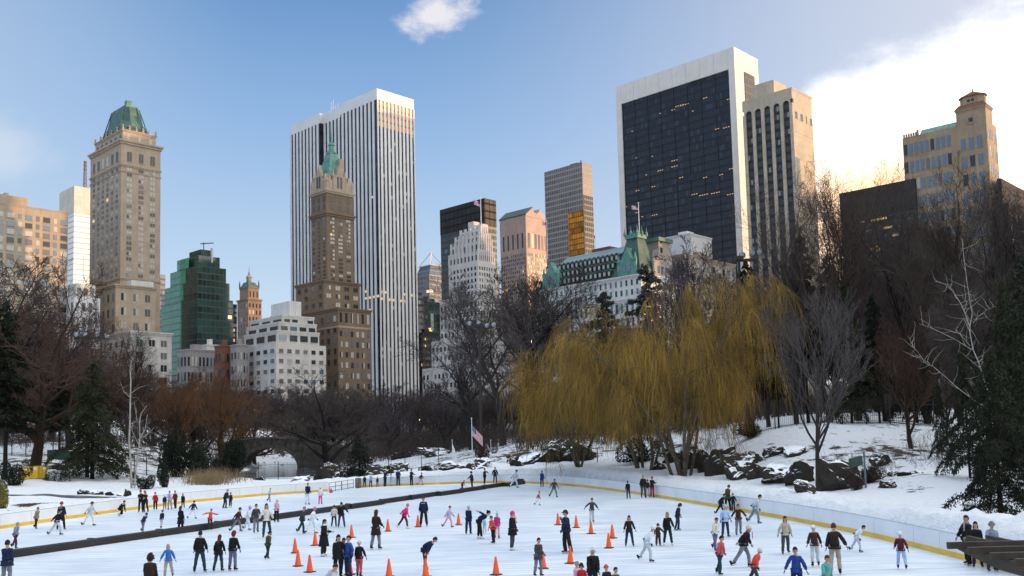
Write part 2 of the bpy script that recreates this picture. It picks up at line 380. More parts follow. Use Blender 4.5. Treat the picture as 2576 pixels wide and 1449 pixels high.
# path on the left, trodden and wet
pm = mat('wet_path', (0.10, 0.10, 0.11), 0.55, vary=0.6, scale=0.8, bump=0.2)
pth = MB(); rows = []
for px, py, Y, wd in ((-60,1252,92,2.2),(60,1246,92,2.2),(160,1250,92,2.0),(250,1254,92,1.6),(330,1255,92.5,1.0)):
    p = at(px, py, Y); n = 5
    rows.append([(p.x, p.y - wd/2 + wd*i/n, 0) for i in range(n+1)])
fine_rows = []
for a, b in zip(rows[:-1], rows[1:]):
    for k in range(8): fine_rows.append([tuple(np.array(p)*(1-k/8) + np.array(q)*k/8) for p, q in zip(a, b)])
fine_rows.append(rows[-1]); vs = [p for r in fine_rows for p in r]; hz = heights([p[0] for p in vs], [p[1] for p in vs])
vs = [(p[0], p[1], h + .06) for p, h in zip(vs, hz)]
pth.add(vs, [(i*6+j, i*6+6+j, i*6+7+j, i*6+1+j) for i in range(len(fine_rows)-1) for j in range(5)])
tag(pth.build('footpath', pm), kind='structure')
# ------------------------------------------------------------------ buildings
GA = R(46.3)                                # street grid: local +X runs back to the right, local +Y back to the left
BX = Vector((math.cos(GA), math.sin(GA), 0)); BY = Vector((-math.sin(GA), math.cos(GA), 0))
GINV = Matrix.Rotation(-GA, 3, 'Z')
def solve(C, d, px):                        # how far from C along d until the picture column px
    lo, hi = 0.0, 400.0
    f = lambda L: proj(C + d*L)[0] - px
    s = 1 if f(hi) > f(lo) else -1
    for _ in range(50):
        mid = (lo+hi)/2
        if s*f(mid) < 0: lo = mid
        else: hi = mid
    return lo
def block(cpx, tpy, Y, lpx, rpx):
    C = at(cpx, tpy, Y); return C, solve(C, BY, lpx), solve(C, BX, rpx)

def glass(name, fl, bay, base, line, lit=0.0, lw=0.12, fw=0.25, rough=0.08, vary=0.5, litcol=(1.0, 0.62, 0.25), spec=0.5, tint2=None, spandrel=None, litk=1.6, zoff=0.0, metal=0.0):
    """curtain wall: floors of height fl, bays of width bay, some of the bays with their lamps on"""
    if name in MATS: return MATS[name]
    m = bpy.data.materials.new(name); m.use_nodes = True; t = NT(m.node_tree); MATS[name] = m
    b = t.n('ShaderNodeBsdfPrincipled'); o = t.n('ShaderNodeOutputMaterial'); t.t.links.new(b.outputs[0], o.inputs[0])
    v = t.n('ShaderNodeTexCoord').outputs['Object']; s = t.n('ShaderNodeSeparateXYZ'); t.put(s.inputs[0], v)
    u = t.m('DIVIDE', t.m('ADD', s.outputs[0], s.outputs[1]), bay); zz = t.m('DIVIDE', t.m('ADD', s.outputs[2], zoff), fl)
    fu = t.m('FRACT', u); fz = t.m('FRACT', zz)
    cell = t.n('ShaderNodeCombineXYZ'); t.put(cell.inputs[0], t.m('FLOOR', u)); t.put(cell.inputs[1], t.m('FLOOR', zz))
    wn = t.n('ShaderNodeTexWhiteNoise', noise_dimensions='2D'); t.put(wn.inputs['Vector'], cell.outputs[0]); r = wn.outputs['Value']
    grp = t.n('ShaderNodeCombineXYZ'); t.put(grp.inputs[0], t.m('FLOOR', t.m('DIVIDE', u, 5.0))); t.put(grp.inputs[1], t.m('FLOOR', zz))
    wn2 = t.n('ShaderNodeTexWhiteNoise', noise_dimensions='2D'); t.put(wn2.inputs['Vector'], grp.outputs[0]); r2 = wn2.outputs['Value']
    lo = tuple(x*(1-vary) for x in base); hi = tuple(min(1, x*(1+vary)) for x in base)
    col = t.mix(t.m('ADD', t.m('MULTIPLY', r, .5), t.m('MULTIPLY', r2, .5)), lo, hi)
    if tint2: col = t.mix(t.m('GREATER_THAN', r, 0.86), col, tint2)
    if spandrel: col = t.mix(t.m('LESS_THAN', fz, 0.38), col, spandrel)
    ln = t.m('MAXIMUM', t.m('LESS_THAN', fu, lw), t.m('LESS_THAN', fz, fw)) if fw else t.m('LESS_THAN', fu, lw)
    col = t.mix(ln, col, line)
    t.put(b.inputs['Base Color'], col)
    t.put(b.inputs['Roughness'], t.m('ADD', rough, t.m('MULTIPLY', ln, 0.4)))
    b.inputs['Specular IOR Level'].default_value = spec; b.inputs['Metallic'].default_value = metal
    if lit:
        on_ = t.m('MULTIPLY', t.m('GREATER_THAN', r, 1 - lit*4), t.m('GREATER_THAN', r2, 0.86))
        on_ = t.m('MULTIPLY', on_, t.m('SUBTRACT', 1.0, ln)); on_ = t.m('MULTIPLY', on_, t.m('GREATER_THAN', fz, 0.45))
        b.inputs['Emission Color'].default_value = (*litcol, 1); t.put(b.inputs['Emission Strength'], t.m('MULTIPLY', on_, litk))
    return m
def stone(name, col, course=3.6, rough=0.85, vary=0.14, dark=0.8):
    """masonry: blotches, rain streaks and faint floor courses"""
    if name in MATS: return MATS[name]
    m = bpy.data.materials.new(name); m.use_nodes = True; t = NT(m.node_tree); MATS[name] = m
    b = t.n('ShaderNodeBsdfPrincipled'); o = t.n('ShaderNodeOutputMaterial'); t.t.links.new(b.outputs[0], o.inputs[0])
    v = t.n('ShaderNodeTexCoord').outputs['Object']; s = t.n('ShaderNodeSeparateXYZ'); t.put(s.inputs[0], v)
    f = t.noise(v, 0.12, 6, 0.7); g = t.noise(t.scalev(v, (1, 1, 0.08)), 0.9, 5, 0.7); h = t.noise(v, 1.5, 3, 0.6)
    k = t.m('ADD', t.m('ADD', t.m('MULTIPLY', f, .45), t.m('MULTIPLY', g, .35)), t.m('MULTIPLY', h, .2))
    c = t.mix(t.ss(k, 0.36, 0.64), tuple(x*(1-vary*1.6) for x in col), tuple(min(1, x*(1+vary)) for x in col))
    cz = t.m('FRACT', t.m('DIVIDE', s.outputs[2], course))
    c = t.mix(t.m('MULTIPLY', t.m('LESS_THAN', cz, 0.07), 0.5), c, tuple(x*dark for x in col))
    t.put(b.inputs['Base Color'], c); b.inputs['Roughness'].default_value = rough; b.inputs['Specular IOR Level'].default_value = 0.25
    return m

WIN = [mat('window_dark', (0.025, 0.03, 0.035), 0.12, vary=0.4, spec=0.6), mat('window_blind', (0.46, 0.44, 0.40), 0.6, vary=0.2),
       mat('window_sky', (0.10, 0.15, 0.21), 0.06, vary=0.3, spec=1.0), mat('window_lit', (0.5, 0.35, 0.15), 0.5, emit=(1.0, 0.60, 0.25, 0.6)),
       mat('window_green', (0.05, 0.16, 0.12), 0.1, vary=0.3, spec=0.8), mat('window_mid', (0.14, 0.14, 0.14), 0.3, vary=0.3)]
class Bld:
    def __init__(s, name, label, cpx, tpy, Y, lpx, rpx, group=None, cat='building'):
        s.C, s.La, s.Lb = block(cpx, tpy, Y, lpx, rpx); s.zt = s.C.z
        s.o = thing(name, label, cat, (s.C.x, s.C.y, 0), GA, group); s.wins = []; s.rng = random.Random(hash(cpx*7+tpy))
    def loc(s, P): return GINV @ (Vector(P) - Vector((s.C.x, s.C.y, 0)))
    def sub(s, cpx, tpy, Y, lpx, rpx):      # another block of the same building, as local x0,y0,x1,y1,ztop
        C, la, lb = block(cpx, tpy, Y, lpx, rpx); p = s.loc(C)
        return p.x, p.y, p.x+lb, p.y+la, C.z
    def tier(s, dep, cpx, tpy, lpx, rpx):   # a set-back block whose near corner stands dep metres straight behind the main corner
        return s.sub(cpx, tpy, s.C.y + dep, lpx, rpx)
    def part(s, name, mb, m, parent=None): return mb.build(name, m, parent or s.o)
    def wall(s, box, z0, m, name='wall', b=0.0):
        x0, y0, x1, y1, z1 = box; q = MB(); q.box((x0, y0, z0), (x1, y1, z1)); return s.part(name, q, m)
    def cornice(s, box, z, m, out=0.5, h=0.8, name='cornice'):
        x0, y0, x1, y1 = box[:4]; q = MB()
        q.box((x0-out*.5, y0-out*.5, z-h), (x1+out*.5, y1+out*.5, z-h*.45)); q.box((x0-out, y0-out, z-h*.45+.003), (x1+out, y1+out, z))
        return s.part(name, q, m)
    def face(s, side, box, z0, z1, nc, nr, wf=0.5, hf=0.55, w=(6, 3, 1, .3, 0, 1), off=0.0, m0=0.0, m1=0.0, cols=None, rows=None, keep=1.0, dbl=False, depth=0.10):
        """a grid of windows on the 'R' (right) or 'L' (left) face of a block"""
        x0, y0, x1, y1 = box[:4]; L = ((x1-x0) if side == 'R' else (y1-y0)); a = L*m0; Lw = L*(1-m0-m1)
        cw, rh = Lw/nc, (z1-z0)/nr
        for r in range(nr):
            if rows and r not in rows: continue
            rowk = s.rng.random()
            for c in range(nc):
                if cols and c not in cols: continue
                if keep < 1 and s.rng.random() > keep: continue
                u = a + cw*(c + .5); zc = z0 + rh*(r + .48); ww, hh = cw*wf, rh*hf
                k = s.rng.choices(range(6), w)[0]
                if dbl:
                    s.wins.append((side, (x0, y0), u - ww*.27, zc, ww*.44, hh, k, depth)); s.wins.append((side, (x0, y0), u + ww*.27, zc, ww*.44, hh, k if s.rng.random() < .7 else 1, depth))
                else: s.wins.append((side, (x0, y0), u, zc, ww, hh, k, depth))
    def finish(s, frame=None, own=100):
        """the first windows become parts of their own, what is beyond a hundred one part"""
        s.wins.sort(key=lambda q: -q[4]*q[5]*(1.0 + 0.0005*q[3])); cache = {}
        rest = MB()
        for i, (side, (x0, y0), u, zc, ww, hh, k, dp) in enumerate(s.wins):
            d = dp; t = min(.18, ww*.12)
            if side == 'R': c = (x0+u, y0, zc); bx = lambda e0, e1, ww=ww, hh=hh: ((-ww/2+e0, -e1, -hh/2+e0), (ww/2-e0, .05, hh/2-e0))
            else: c = (x0, y0+u, zc); bx = lambda e0, e1, ww=ww, hh=hh: ((-e1, -ww/2+e0, -hh/2+e0), (.05, ww/2-e0, hh/2-e0))
            if i < own:
                key = (side, round(ww, 2), round(hh, 2), k)
                if key not in cache:
                    q = MB(); q.box(*bx(0, d)); 
                    # glazing bar and sill give the opening some relief
                    if side == 'R': q.box((-ww/2-.08, -d-.14, -hh/2-.16), (ww/2+.08, .04, -hh/2+.003), 1)
                    else: q.box((-d-.14, -ww/2-.08, -hh/2-.16), (.04, ww/2+.08, -hh/2+.003), 1)
                    cache[key] = q.mesh('window', [WIN[k], frame or WIN[5]])
                o = bpy.data.objects.new('window', cache[key]); COL.objects.link(o); o.parent = s.o; o.location = c
            else:
                (ax, ay, az_), (bx_, by, bz) = bx(0, d); rest.box((c[0]+ax, c[1]+ay, c[2]+az_), (c[0]+bx_, c[1]+by, c[2]+bz), k)
        if rest.f: tag(rest.build('window', WIN, s.o), kind='stuff')
def ribs(mb, side, box, z0, z1, n, wf, d, m0=0, m1=0, mi=None):
    x0, y0, x1, y1 = box[:4]; L = ((x1-x0) if side == 'R' else (y1-y0)); a = L*m0; cw = L*(1-m0-m1)/n
    for c in range(n+1):
        u = a + cw*c; h = cw*wf/2
        if side == 'R': mb.box((x0+u-h, y0-d, z0), (x0+u+h, y0+.02, z1), mi)
        else: mb.box((x0-d, y0+u-h, z0), (x0+.02, y0+u+h, z1), mi)
def courses(mb, side, box, z0, z1, n, hf, d, mi=None):
    x0, y0, x1, y1 = box[:4]; rh = (z1-z0)/n
    for r in range(n+1):
        z = z0 + rh*r; h = rh*hf/2
        if side == 'R': mb.box((x0, y0-d, z-h), (x1, y0+.02, z+h), mi)
        else: mb.box((x0-d, y0, z-h), (x0+.02, y1, z+h), mi)

BEIGE = stone('beige_brick', (0.40, 0.325, 0.245)); TAN = stone('tan_stone', (0.42, 0.34, 0.26)); BROWN = stone('brown_brick', (0.20, 0.145, 0.10)); PALE = stone('pale_stone', (0.56, 0.54, 0.51))
WHITE = stone('white_stone', (0.66, 0.65, 0.64), vary=.08); CREAM = stone('cream_stone', (0.50, 0.43, 0.33)); PINK = stone('pink_granite', (0.50, 0.37, 0.31)); GREY = stone('grey_stone', (0.30, 0.29, 0.29))
TRAV = stone('travertine', (0.74, 0.71, 0.66), course=9.0, vary=.06, dark=.93); REDB = stone('red_brick', (0.20, 0.09, 0.06)); DKBR = stone('dark_stone', (0.05, 0.045, 0.045))
COPPER = mat('copper_green', (0.06, 0.13, 0.11), 0.6, vary=0.3, scale=0.3); COPPER2 = mat('bright_copper', (0.095, 0.24, 0.20), 0.6, vary=0.3, scale=0.4); DKCOP = mat('dark_copper', (0.035, 0.06, 0.055), 0.6, vary=.35, scale=.3)
STEEL = mat('painted_steel', (0.55, 0.55, 0.57), 0.5, vary=.1); DARKM = mat('dark_metal', (0.02, 0.02, 0.022), 0.5, vary=.3); REDST = mat('red_steel', (0.25, 0.08, 0.06), 0.6)

def spire(b, name, cx, cy, z0, prof, m, n=8, parent=None):
    q = MB(); q.lathe(prof, (cx, cy, z0), n); return b.part(name, q, m, parent)

# 1 beige apartment block on the left edge
b = Bld('apartment_building', 'beige gridded apartment block filling the left edge of the skyline', -130, 492, 430, -260, 172)
box = (0, 0, b.Lb, b.La, b.zt); b.wall(box, 0, BEIGE)
z1 = b.zt - 3
for c in range(13):
    wide = c % 2 == 0
    b.face('R', box, 8, z1, 13, 28, .78 if wide else .42, .62, w=(1.2, 3.0, 2.4, .05, 0, 1.2), cols=[c])
b.cornice(box, b.zt + .4, BEIGE, .15, 1.0, 'parapet')
q = MB(); q.box((b.Lb*.30, 6, b.zt+.4), (b.Lb*.68, b.La-4, b.zt+6)); q.box((b.Lb*.5, 8, b.zt+6), (b.Lb*.53, 11, b.zt+7.6)); b.part('penthouse', q, BEIGE); b.finish()

# 2 white striped tower with mast
b = Bld('office_tower', 'bright white striped tower with a lattice mast behind the beige block', 187, 467, 800, 150, 262)
box = (0, 0, b.Lb, b.La, b.zt)
b.wall(box, 0, glass('white_curtain', 4.6, 90.0, (0.80, 0.80, 0.80), (0.42, 0.45, 0.47), 0, lw=0.0, fw=.22, rough=.4, vary=.04))
b.wall((-.1, -.1, b.Lb+.1, b.La+.1, b.zt), b.zt-24, stone('tower_crown', (0.62, 0.60, 0.52), course=2.4, dark=.7), 'crown')
q = MB(); ribs(q, 'R', box, 0, b.zt-60, 3, .05, .3); b.part('rib', q, STEEL)
q = MB(); mc = b.loc(at(214, 460, 815)); h0 = b.zt; h1 = at(214, 405, 815).z
for i in range(4):
    a = math.pi/2*i; q.bar((mc.x+1.6*math.cos(a), mc.y+1.6*math.sin(a), h0), (mc.x+.8*math.cos(a), mc.y+.8*math.sin(a), h1), .22, 4)
for k in range(7):
    z = h0 + (h1-h0)*k/7; r = 1.5
    for i in range(4):
        a = math.pi/2*i; a2 = a+math.pi/2; q.bar((mc.x+r*math.cos(a), mc.y+r*math.sin(a), z), (mc.x+r*math.cos(a2), mc.y+r*math.sin(a2), z+(h1-h0)/7), .16, 4)
b.part('mast', q, REDST)

# 3 grand hotel with copper mansard
b = Bld('hotel_tower', 'tall tan hotel tower with a green copper mansard roof', 305, 352, 500, 228, 404)
box = (0, 0, b.Lb, b.La, b.zt); b.wall(box, 0, TAN, 'shaft')
zz = lambda py, px=305, dep=0: at(px, py, b.C.y+dep).z
zc, zc2, zlow, zbase = zz(352), zz(411), zz(705), zz(716)
b.cornice(box, zc+.5, TAN, 1.3, 2.2); b.cornice(box, zc2, TAN, .6, 1.3, 'band_course'); b.cornice(box, zz(428), TAN, .4, .8, 'band_course'); b.cornice(box, zz(698), TAN, .5, 1.0, 'band_course')
b.face('R', box, zlow+2, zc2-1, 3, 21, .42, .62, w=(1.4, 3.4, .5, .06, 0, 1), m0=.06, m1=.06, dbl=True)
b.face('L', box, zlow+2, zc2-1, 6, 21, .42, .56, w=(3, 2, .6, .1, 0, 2), m0=.05, m1=.05)
b.face('R', box, zc2+.5, zc-4, 3, 1, .40, .62, w=(4, 1.5, 0, 0, 0, 1), m0=.06, m1=.06, dbl=True); b.face('L', box, zc2+.5, zc-4, 6, 1, .45, .66, w=(4, 1, 0, 0, 0, 2), m0=.05, m1=.05)
t1 = b.tier(4.0, 309, 326, 240, 392); b.wall((t1[0], t1[1], t1[2], t1[3], t1[4]), zc, TAN, 'attic'); b.cornice(t1, t1[4]+.4, TAN, .6, 1.2)
b.face('R', t1, zc+1.2, t1[4]-1.6, 3, 1, .22, .78, w=(0, 4, 0, 0, 0, 1)); b.face('L', t1, zc+1, t1[4]-1.6, 6, 1, .35, .7, w=(3, 1, 0, 0, 0, 1))
q = MB(); q.lathe([(.5, 0), (.7, .8), (.3, 1.4), (.6, 2.0), (.1, 2.8)], n=6); ur = q.mesh('finial', [TAN])     # urns along the attic
for k in range(6):
    for (x, y) in ((t1[0]+(t1[2]-t1[0])*k/5, t1[1]),) + (((t1[0], t1[1]+(t1[3]-t1[1])*k/5),) if k else ()): link('finial', ur, b.o).location = (x, y, t1[4]+.4)
cham = lambda x0, y0, x1, y1, c: [(x0+c, y0), (x1-c, y0), (x1, y0+c), (x1, y1-c), (x1-c, y1), (x0+c, y1), (x0, y1-c), (x0, y0+c)]
x0, y0, x1, y1, z = t1; zr = at(330, 270, b.C.y+16).z; dx_, dy_ = (x1-x0), (y1-y0)
q = MB(); r0 = cham(x0+1.2, y0+1.2, x1-1.2, y1-1.2, 4.5); r1 = cham(x0+dx_*.17, y0+dy_*.16, x1-dx_*.17, y1-dy_*.16, 3.4); r2 = cham(x0+dx_*.25, y0+dy_*.23, x1-dx_*.25, y1-dy_*.23, 2.5)
zl = z+.4
q.rings([[(x, y, zl) for x, y in r0], [(x, y, zl+(zr-zl)*.45) for x, y in r1], [(x, y, zr) for x, y in r2]])
for (A, B2) in zip(r0, r2):                  # standing seams along the hips
    q.bar((A[0], A[1], zl), (B2[0], B2[1], zr), .35, 4)
roof = b.part('roof', q, COPPER)
q = MB(); x2, y2 = x0+dx_*.25, y0+dy_*.23; q.box((x2+1, y2+1, zr), (x1-dx_*.25-1, y1-dy_*.23-1, zr+1.2)); q.box((x2+2, y2+2, zr+1.2), (x2+5, y2+5, zr+4.2)); b.part('roof_deck', q, COPPER2, roof)
for fx in (.3, .5, .7):
    q = MB(); xm = x0+dx_*fx; q.box((xm-1.0, y0+1.4, zl), (xm+1.0, y0+5, zl+3.0)); q.prism([(xm-1.3, y0+1.2), (xm+1.3, y0+1.2), (xm+1.3, y0+5), (xm-1.3, y0+5)], zl+3, zl+4.2, [(xm-.1, y0+1.2), (xm+.1, y0+1.2), (xm+.1, y0+5), (xm-.1, y0+5)]); b.part('dormer', q, COPPER, roof)
    q = MB(); ym = y0+dy_*fx; q.box((x0+1.4, ym-1.0, zl), (x0+5, ym+1.0, zl+3.0)); q.prism([(x0+1.2, ym-1.3), (x0+5, ym-1.3), (x0+5, ym+1.3), (x0+1.2, ym+1.3)], zl+3, zl+4.2, [(x0+1.2, ym-.1), (x0+5, ym-.1), (x0+5, ym+.1), (x0+1.2, ym+.1)]); b.part('dormer', q, COPPER, roof)
g1 = b.sub(291, 716, 485, 243, 391); b.wall(g1, 0, TAN, 'lower_block'); b.cornice(g1, g1[4]+.4, TAN, .8, 1.5)
q = MB(); q.box((g1[0]+8, g1[1]-.4, g1[4]+.4), (g1[0]+20, g1[1]+4, g1[4]+3.2)); b.part('terrace_screen', q, WHITE)
b.face('R', g1, 34, g1[4]-2, 3, 7, .42, .5, w=(2.5, 2, .5, 0, .3, 2), m0=.05, m1=.05, dbl=True); b.face('L', g1, 30, g1[4]-2, 4, 7, .35, .5, w=(3, 1, .4, 0, 0, 2))
g2 = b.sub(330, 834, 470, 258, 432); b.wall(g2, 0, PALE, 'base_block'); b.cornice(g2, g2[4]+.4, PALE, .8, 1.6)
b.face('R', g2, 10, g2[4]-2, 3, 8, .5, .52, w=(2, 1.5, .5, .1, .4, 2), m0=.05, m1=.05, dbl=True); b.face('L', g2, 10, g2[4]-2, 5, 8, .35, .5, w=(3, 1, .4, 0, 0, 2))
g3 = b.sub(240, 760, 500, 200, 300); b.wall(g3, 0, TAN, 'side_wing'); b.face('L', g3, 20, g3[4]-2, 5, 10, .4, .5, w=(3, 1, .4, 0, 0, 2)); b.finish(TAN)

# 4 stepped green glass building
b = Bld('office_building', 'stepped dark green glass building right of the copper roofed hotel', 497, 660, 520, 406, 586)
gl = glass('green_glass', 3.7, 2.6, (0.012, 0.05, 0.042), (0.006, 0.02, 0.018), 0.01, lw=.1, fw=.16, vary=.7, spec=.9, rough=.05)
gl2 = glass('green_glass_reflection', 3.7, 2.6, (0.06, 0.42, 0.27), (0.03, 0.26, 0.16), 0, lw=.08, fw=.14, vary=.25, spec=.9, rough=.05)  # bright reflection on the left face, put into the glass colour
box = (0, 0, b.Lb, b.La, b.zt)
zs = lambda py, px=497: at(px, py, 520).z
steps = [(0, 0, 0.78, .80, 660), (0.0, .0, .86, .90, 690), (0, 0, .93, .96, 728), (0, 0, 1.0, 1.0, 770)]
b1 = [b.Lb*.80, b.La*.66]
prev = 0
for fx, fy, zt in ((1.0, 1.0, zs(748)), (.90, .90, zs(705)), (.80, .74, zs(668)), (.66, .55, zs(640))):
    q = MB(); lo = prev; q.box((0 if fx > .7 else 1.5, 0 if fx > .7 else 1.5, lo), (b.Lb*fx, b.La*fy, zt)); b.part('glass_wall', q, gl); prev = zt+.01
    q = MB(); q.box((-.25, b.La*fy*.42, max(lo, 45)), (.02, b.La*fy-.3, zt-.3)); b.part('glass_wall', q, gl2)  # lighter panel that carries the painted reflection on the left face
q = MB(); q.box((2, b.La*.2, 60), (2.1, b.La*.3, 61)); 
q = MB(); q.box((4, 4, prev), (b.Lb*.5, b.La*.4, zs(622))); b.part('plant_room', q, DKCOP)
q = MB(); q.box((b.Lb*.42, 1.2, zs(655)), (b.Lb*.46, 2.4, zs(618))); b.part('chimney', q, STEEL)
q = MB(); zt = zs(622); q.bar((8, 8, zt), (8, 8, zt+5), .25); q.bar((6, 8, zt+4), (14, 8, zt+5.5), .3); b.part('hoist', q, DARKM); b.finish()
b = Bld('office_slab', 'narrow dark slab with pale window stack behind the green glass building', 586, 765, 560, 575, 596); box = (0, 0, b.Lb, b.La, b.zt); b.wall(box, 0, DKBR); b.face('R', box, 20, b.zt-2, 2, 22, .7, .6, w=(1, 3, 0, .6, 0, 2)); b.finish()

# grey tower peeping out between the hotel and the green glass
b = Bld('office_tower', 'plain blue grey tower just right of the copper roofed hotel', 398, 690, 700, 380, 416); box = (0, 0, b.Lb, b.La, b.zt); b.wall(box, 0, glass('blue_grey', 4, 60, (.20, .23, .27), (.12, .13, .15), 0, lw=0, fw=.4, rough=.3, vary=.1)); b.finish()
b = Bld('apartment_building', 'low white terraced apartment house between beige block and hotel', 186, 745, 455, 168, 252); box = (0, 0, b.Lb, b.La, b.zt); b.wall(box, 0, WHITE); b.face('R', box, 10, b.zt-1, 4, 9, .5, .55, w=(5, 1, 1, 0, 0, 2)); b.face('L', box, 10, b.zt-1, 2, 9, .4, .55, w=(5, 1, 1, 0, 0, 2))
t1 = b.tier(8, 191, 712, 172, 240); b.wall(t1, b.zt, PALE, 'upper_storey'); b.face('R', t1, b.zt+1, t1[4]-1, 3, 1, .6, .6, w=(5, 1, 1, 0, 0, 2)); b.finish()

# 5 small ornate tower with lantern
b = Bld('hotel_tower', 'small tan stepped tower with a pointed lantern left of the white terraces', 624, 752, 700, 597, 658)
UMB = stone('umber_brick', (.27, .20, .15)); CREAM_, CREAM = CREAM, UMB
box = (0, 0, b.Lb, b.La, b.zt); b.wall(box, 0, CREAM, 'shaft'); b.cornice(box, b.zt+.4, CREAM, .8, 1.2)
b.face('R', box, 30, b.zt-2, 4, 16, .4, .6, w=(5, 1, 0, .1, 0, 1)); b.face('L', box, 30, b.zt-2, 4, 16, .4, .6, w=(5, 1, 0, 0, 0, 1))
t1 = b.tier(4, 625, 722, 603, 651); b.wall(t1, b.zt, CREAM, 'upper_tier'); b.cornice(t1, t1[4]+.3, CREAM, .5, 1); b.face('R', t1, b.zt+1, t1[4]-1.5, 3, 1, .3, .6, w=(4, 1, 0, 0, 0, 0))
cx, cy = (t1[0]+t1[2])/2, (t1[1]+t1[3])/2; q = MB(); w1 = (t1[2]-t1[0])/2; q.prism([(t1[0], t1[1]), (t1[2], t1[1]), (t1[2], t1[3]), (t1[0], t1[3])], t1[4]+.3, t1[4]+4.5, [(cx-3, cy-3), (cx+3, cy-3), (cx+3, cy+3), (cx-3, cy+3)]); rf = b.part('roof', q, COPPER)
spire(b, 'lantern', cx, cy, t1[4]+4.3, [(2.2, 0), (2.2, 4), (2.6, 4.2), (1.2, 6), (.3, 9), (.05, 13)], GREY, 8, rf)
for (x, y) in ((t1[0], t1[1]), (t1[2], t1[1]), (t1[0], t1[3]), (t1[2], t1[3])): spire(b, 'finial', x, y, t1[4]+.3, [(.5, 0), (.7, 2), (.1, 6)], COPPER, 6)
b.finish()

CREAM = CREAM_
# 6 white terraced apartment house
b = Bld('apartment_building', 'white terraced apartment house with dark loggias below the white striped skyscraper', 694, 863, 400, 608, 820)
box = (0, 0, b.Lb, b.La, b.zt); b.wall(box, 0, PALE)
b.face('R', box, 8, b.zt-1, 6, 9, .50, .42, w=(4, 2, 1, 0, 0, 2), m0=.02, m1=.02); b.face('L', box, 8, b.zt-1, 5, 9, .5, .42, w=(5, 1, 1, 0, 0, 2))
z0 = b.zt
for i, (cx_, ty, l, r) in enumerate(((698, 835, 615, 803), (703, 814, 622, 796), (712, 797, 628, 790))):
    t = b.tier(3.0*(i+1), cx_, ty, l, r); b.wall((t[0], t[1], t[2], t[3], t[4]-.4), z0, PALE, 'terrace_storey'); b.cornice(t, t[4]+.9, PALE, .25, 1.3, 'balustrade')
    b.face('R', t, z0+.9, t[4]-.5, 4, 1, .72, .75, w=(8, .5, 1, 0, 0, 0)); b.face('L', t, z0+.9, t[4]-.5, 3, 1, .7, .75, w=(8, .5, 1, 0, 0, 0)); z0 = t[4]-.4
t = b.tier(14, 729, 757, 683, 757); b.wall(t, z0, WHITE, 'water_tank_house'); q = MB(); ribs(q, 'R', t, z0, t[4], 6, .1, .15); ribs(q, 'L', t, z0, t[4], 6, .1, .15); b.part('pilaster', q, WHITE)
q = MB()
for k in range(7): q.lathe([(.3, 0), (.8, .5), (.7, 1.2), (.1, 1.9)], (t[0]-4+k*.9, t[1]+9+1.6*math.sin(k*3), z0), 6)
b.part('roof_shrubs', q, mat('roof_green', (.03, .05, .02), .8)); b.finish(PALE)

# 7 brown gothic hotel tower with copper spire
b = Bld('hotel_tower', 'slender brown brick tower with gothic gables and a green copper spire', 821, 478, 440, 782, 888)
box = (0, 0, b.Lb, b.La, b.zt); b.wall(box, 0, BROWN, 'shaft'); zz = lambda py, Y=440, px=821: at(px, py, Y).z
zt, zm = b.zt, zz(532); b.cornice(box, zt+.5, TAN, .8, 1.6); b.cornice(box, zm, BROWN, 1.0, 1.8, 'machicolation')
b.face('R', box, zz(705), zm-2, 3, 16, .5, .55, w=(4, 1.6, .5, .2, 0, 2), m0=.05, m1=.05, dbl=True); b.face('L', box, zz(705), zm-2, 3, 16, .35, .5, w=(5, 1, .4, 0, 0, 2))
b.face('R', box, zm+1, zt-2, 3, 2, .42, .72, w=(8, .6, 0, .2, 0, 0), m0=.05, m1=.05, dbl=True); b.face('L', box, zm+1, zt-2, 3, 2, .3, .72, w=(8, .6, 0, 0, 0, 0))
def gable(side, x0, y0, wd, z, h, m, dep=1.6):
    q = MB(); 
    pts = [(-wd/2, 0), (wd/2, 0), (wd/2, h*.55), (wd*.28, h*.62), (0, h), (-wd*.28, h*.62), (-wd/2, h*.55)]
    P = [(x0+u, y0-.3, z+v) if side == 'R' else (x0-.3, y0+u, z+v) for u, v in pts]
    Q = [(x0+u, y0+dep, z+v) if side == 'R' else (x0+dep, y0+u, z+v) for u, v in pts]
    n = len(P); q.add(P+Q, [tuple(range(n)), tuple(range(2*n-1, n-1, -1))] + [(i, n+i, n+(i+1) % n, (i+1) % n) for i in range(n)])
    for e in (-1, 1):                        # pinnacles either side
        c = (x0+e*wd*.56, y0, z) if side == 'R' else (x0, y0+e*wd*.56, z); q.lathe([(.7, 0), (.7, h*.5), (.9, h*.52), (.1, h*.8)], c, 6)
    return q
Lx, Ly = b.Lb, b.La
for side, x, y, wd, h in (('R', Lx*.5, .3, 6.2, 13), ('L', .3, Ly*.5, 4.6, 13), ('R', Lx*.14, .5, 3.6, 8), ('R', Lx*.86, .5, 3.6, 8), ('L', .5, Ly*.12, 2.4, 8), ('L', .5, Ly*.88, 2.4, 8)):
    gq = b.part('gable', gable(side, x, y, wd, zt+.5, h, TAN), TAN)
    if h > 10:
        q = MB()
        for e in (-.9, .9):
            if side == 'R': q.box((x+e-.55, y-.45, zt+2), (x+e+.55, y-.28, zt+7.5))
            else: q.box((x-.45, y+e-.55, zt+2), (x-.28, y+e+.55, zt+7.5))
        b.part('window', q, WIN[0], gq)
q = MB(); q.box((1.2, 1.2, zt+.5), (Lx-1.2, Ly-1.2, zt+3)); q.box((.5, .5, zt+3.01), (Lx-.5, Ly-.5, zt+5.2)); b.part('parapet', q, TAN)
cx, cy = Lx*.5, Ly*.5; k1 = zz(372) - zt; top = zz(327) - zt
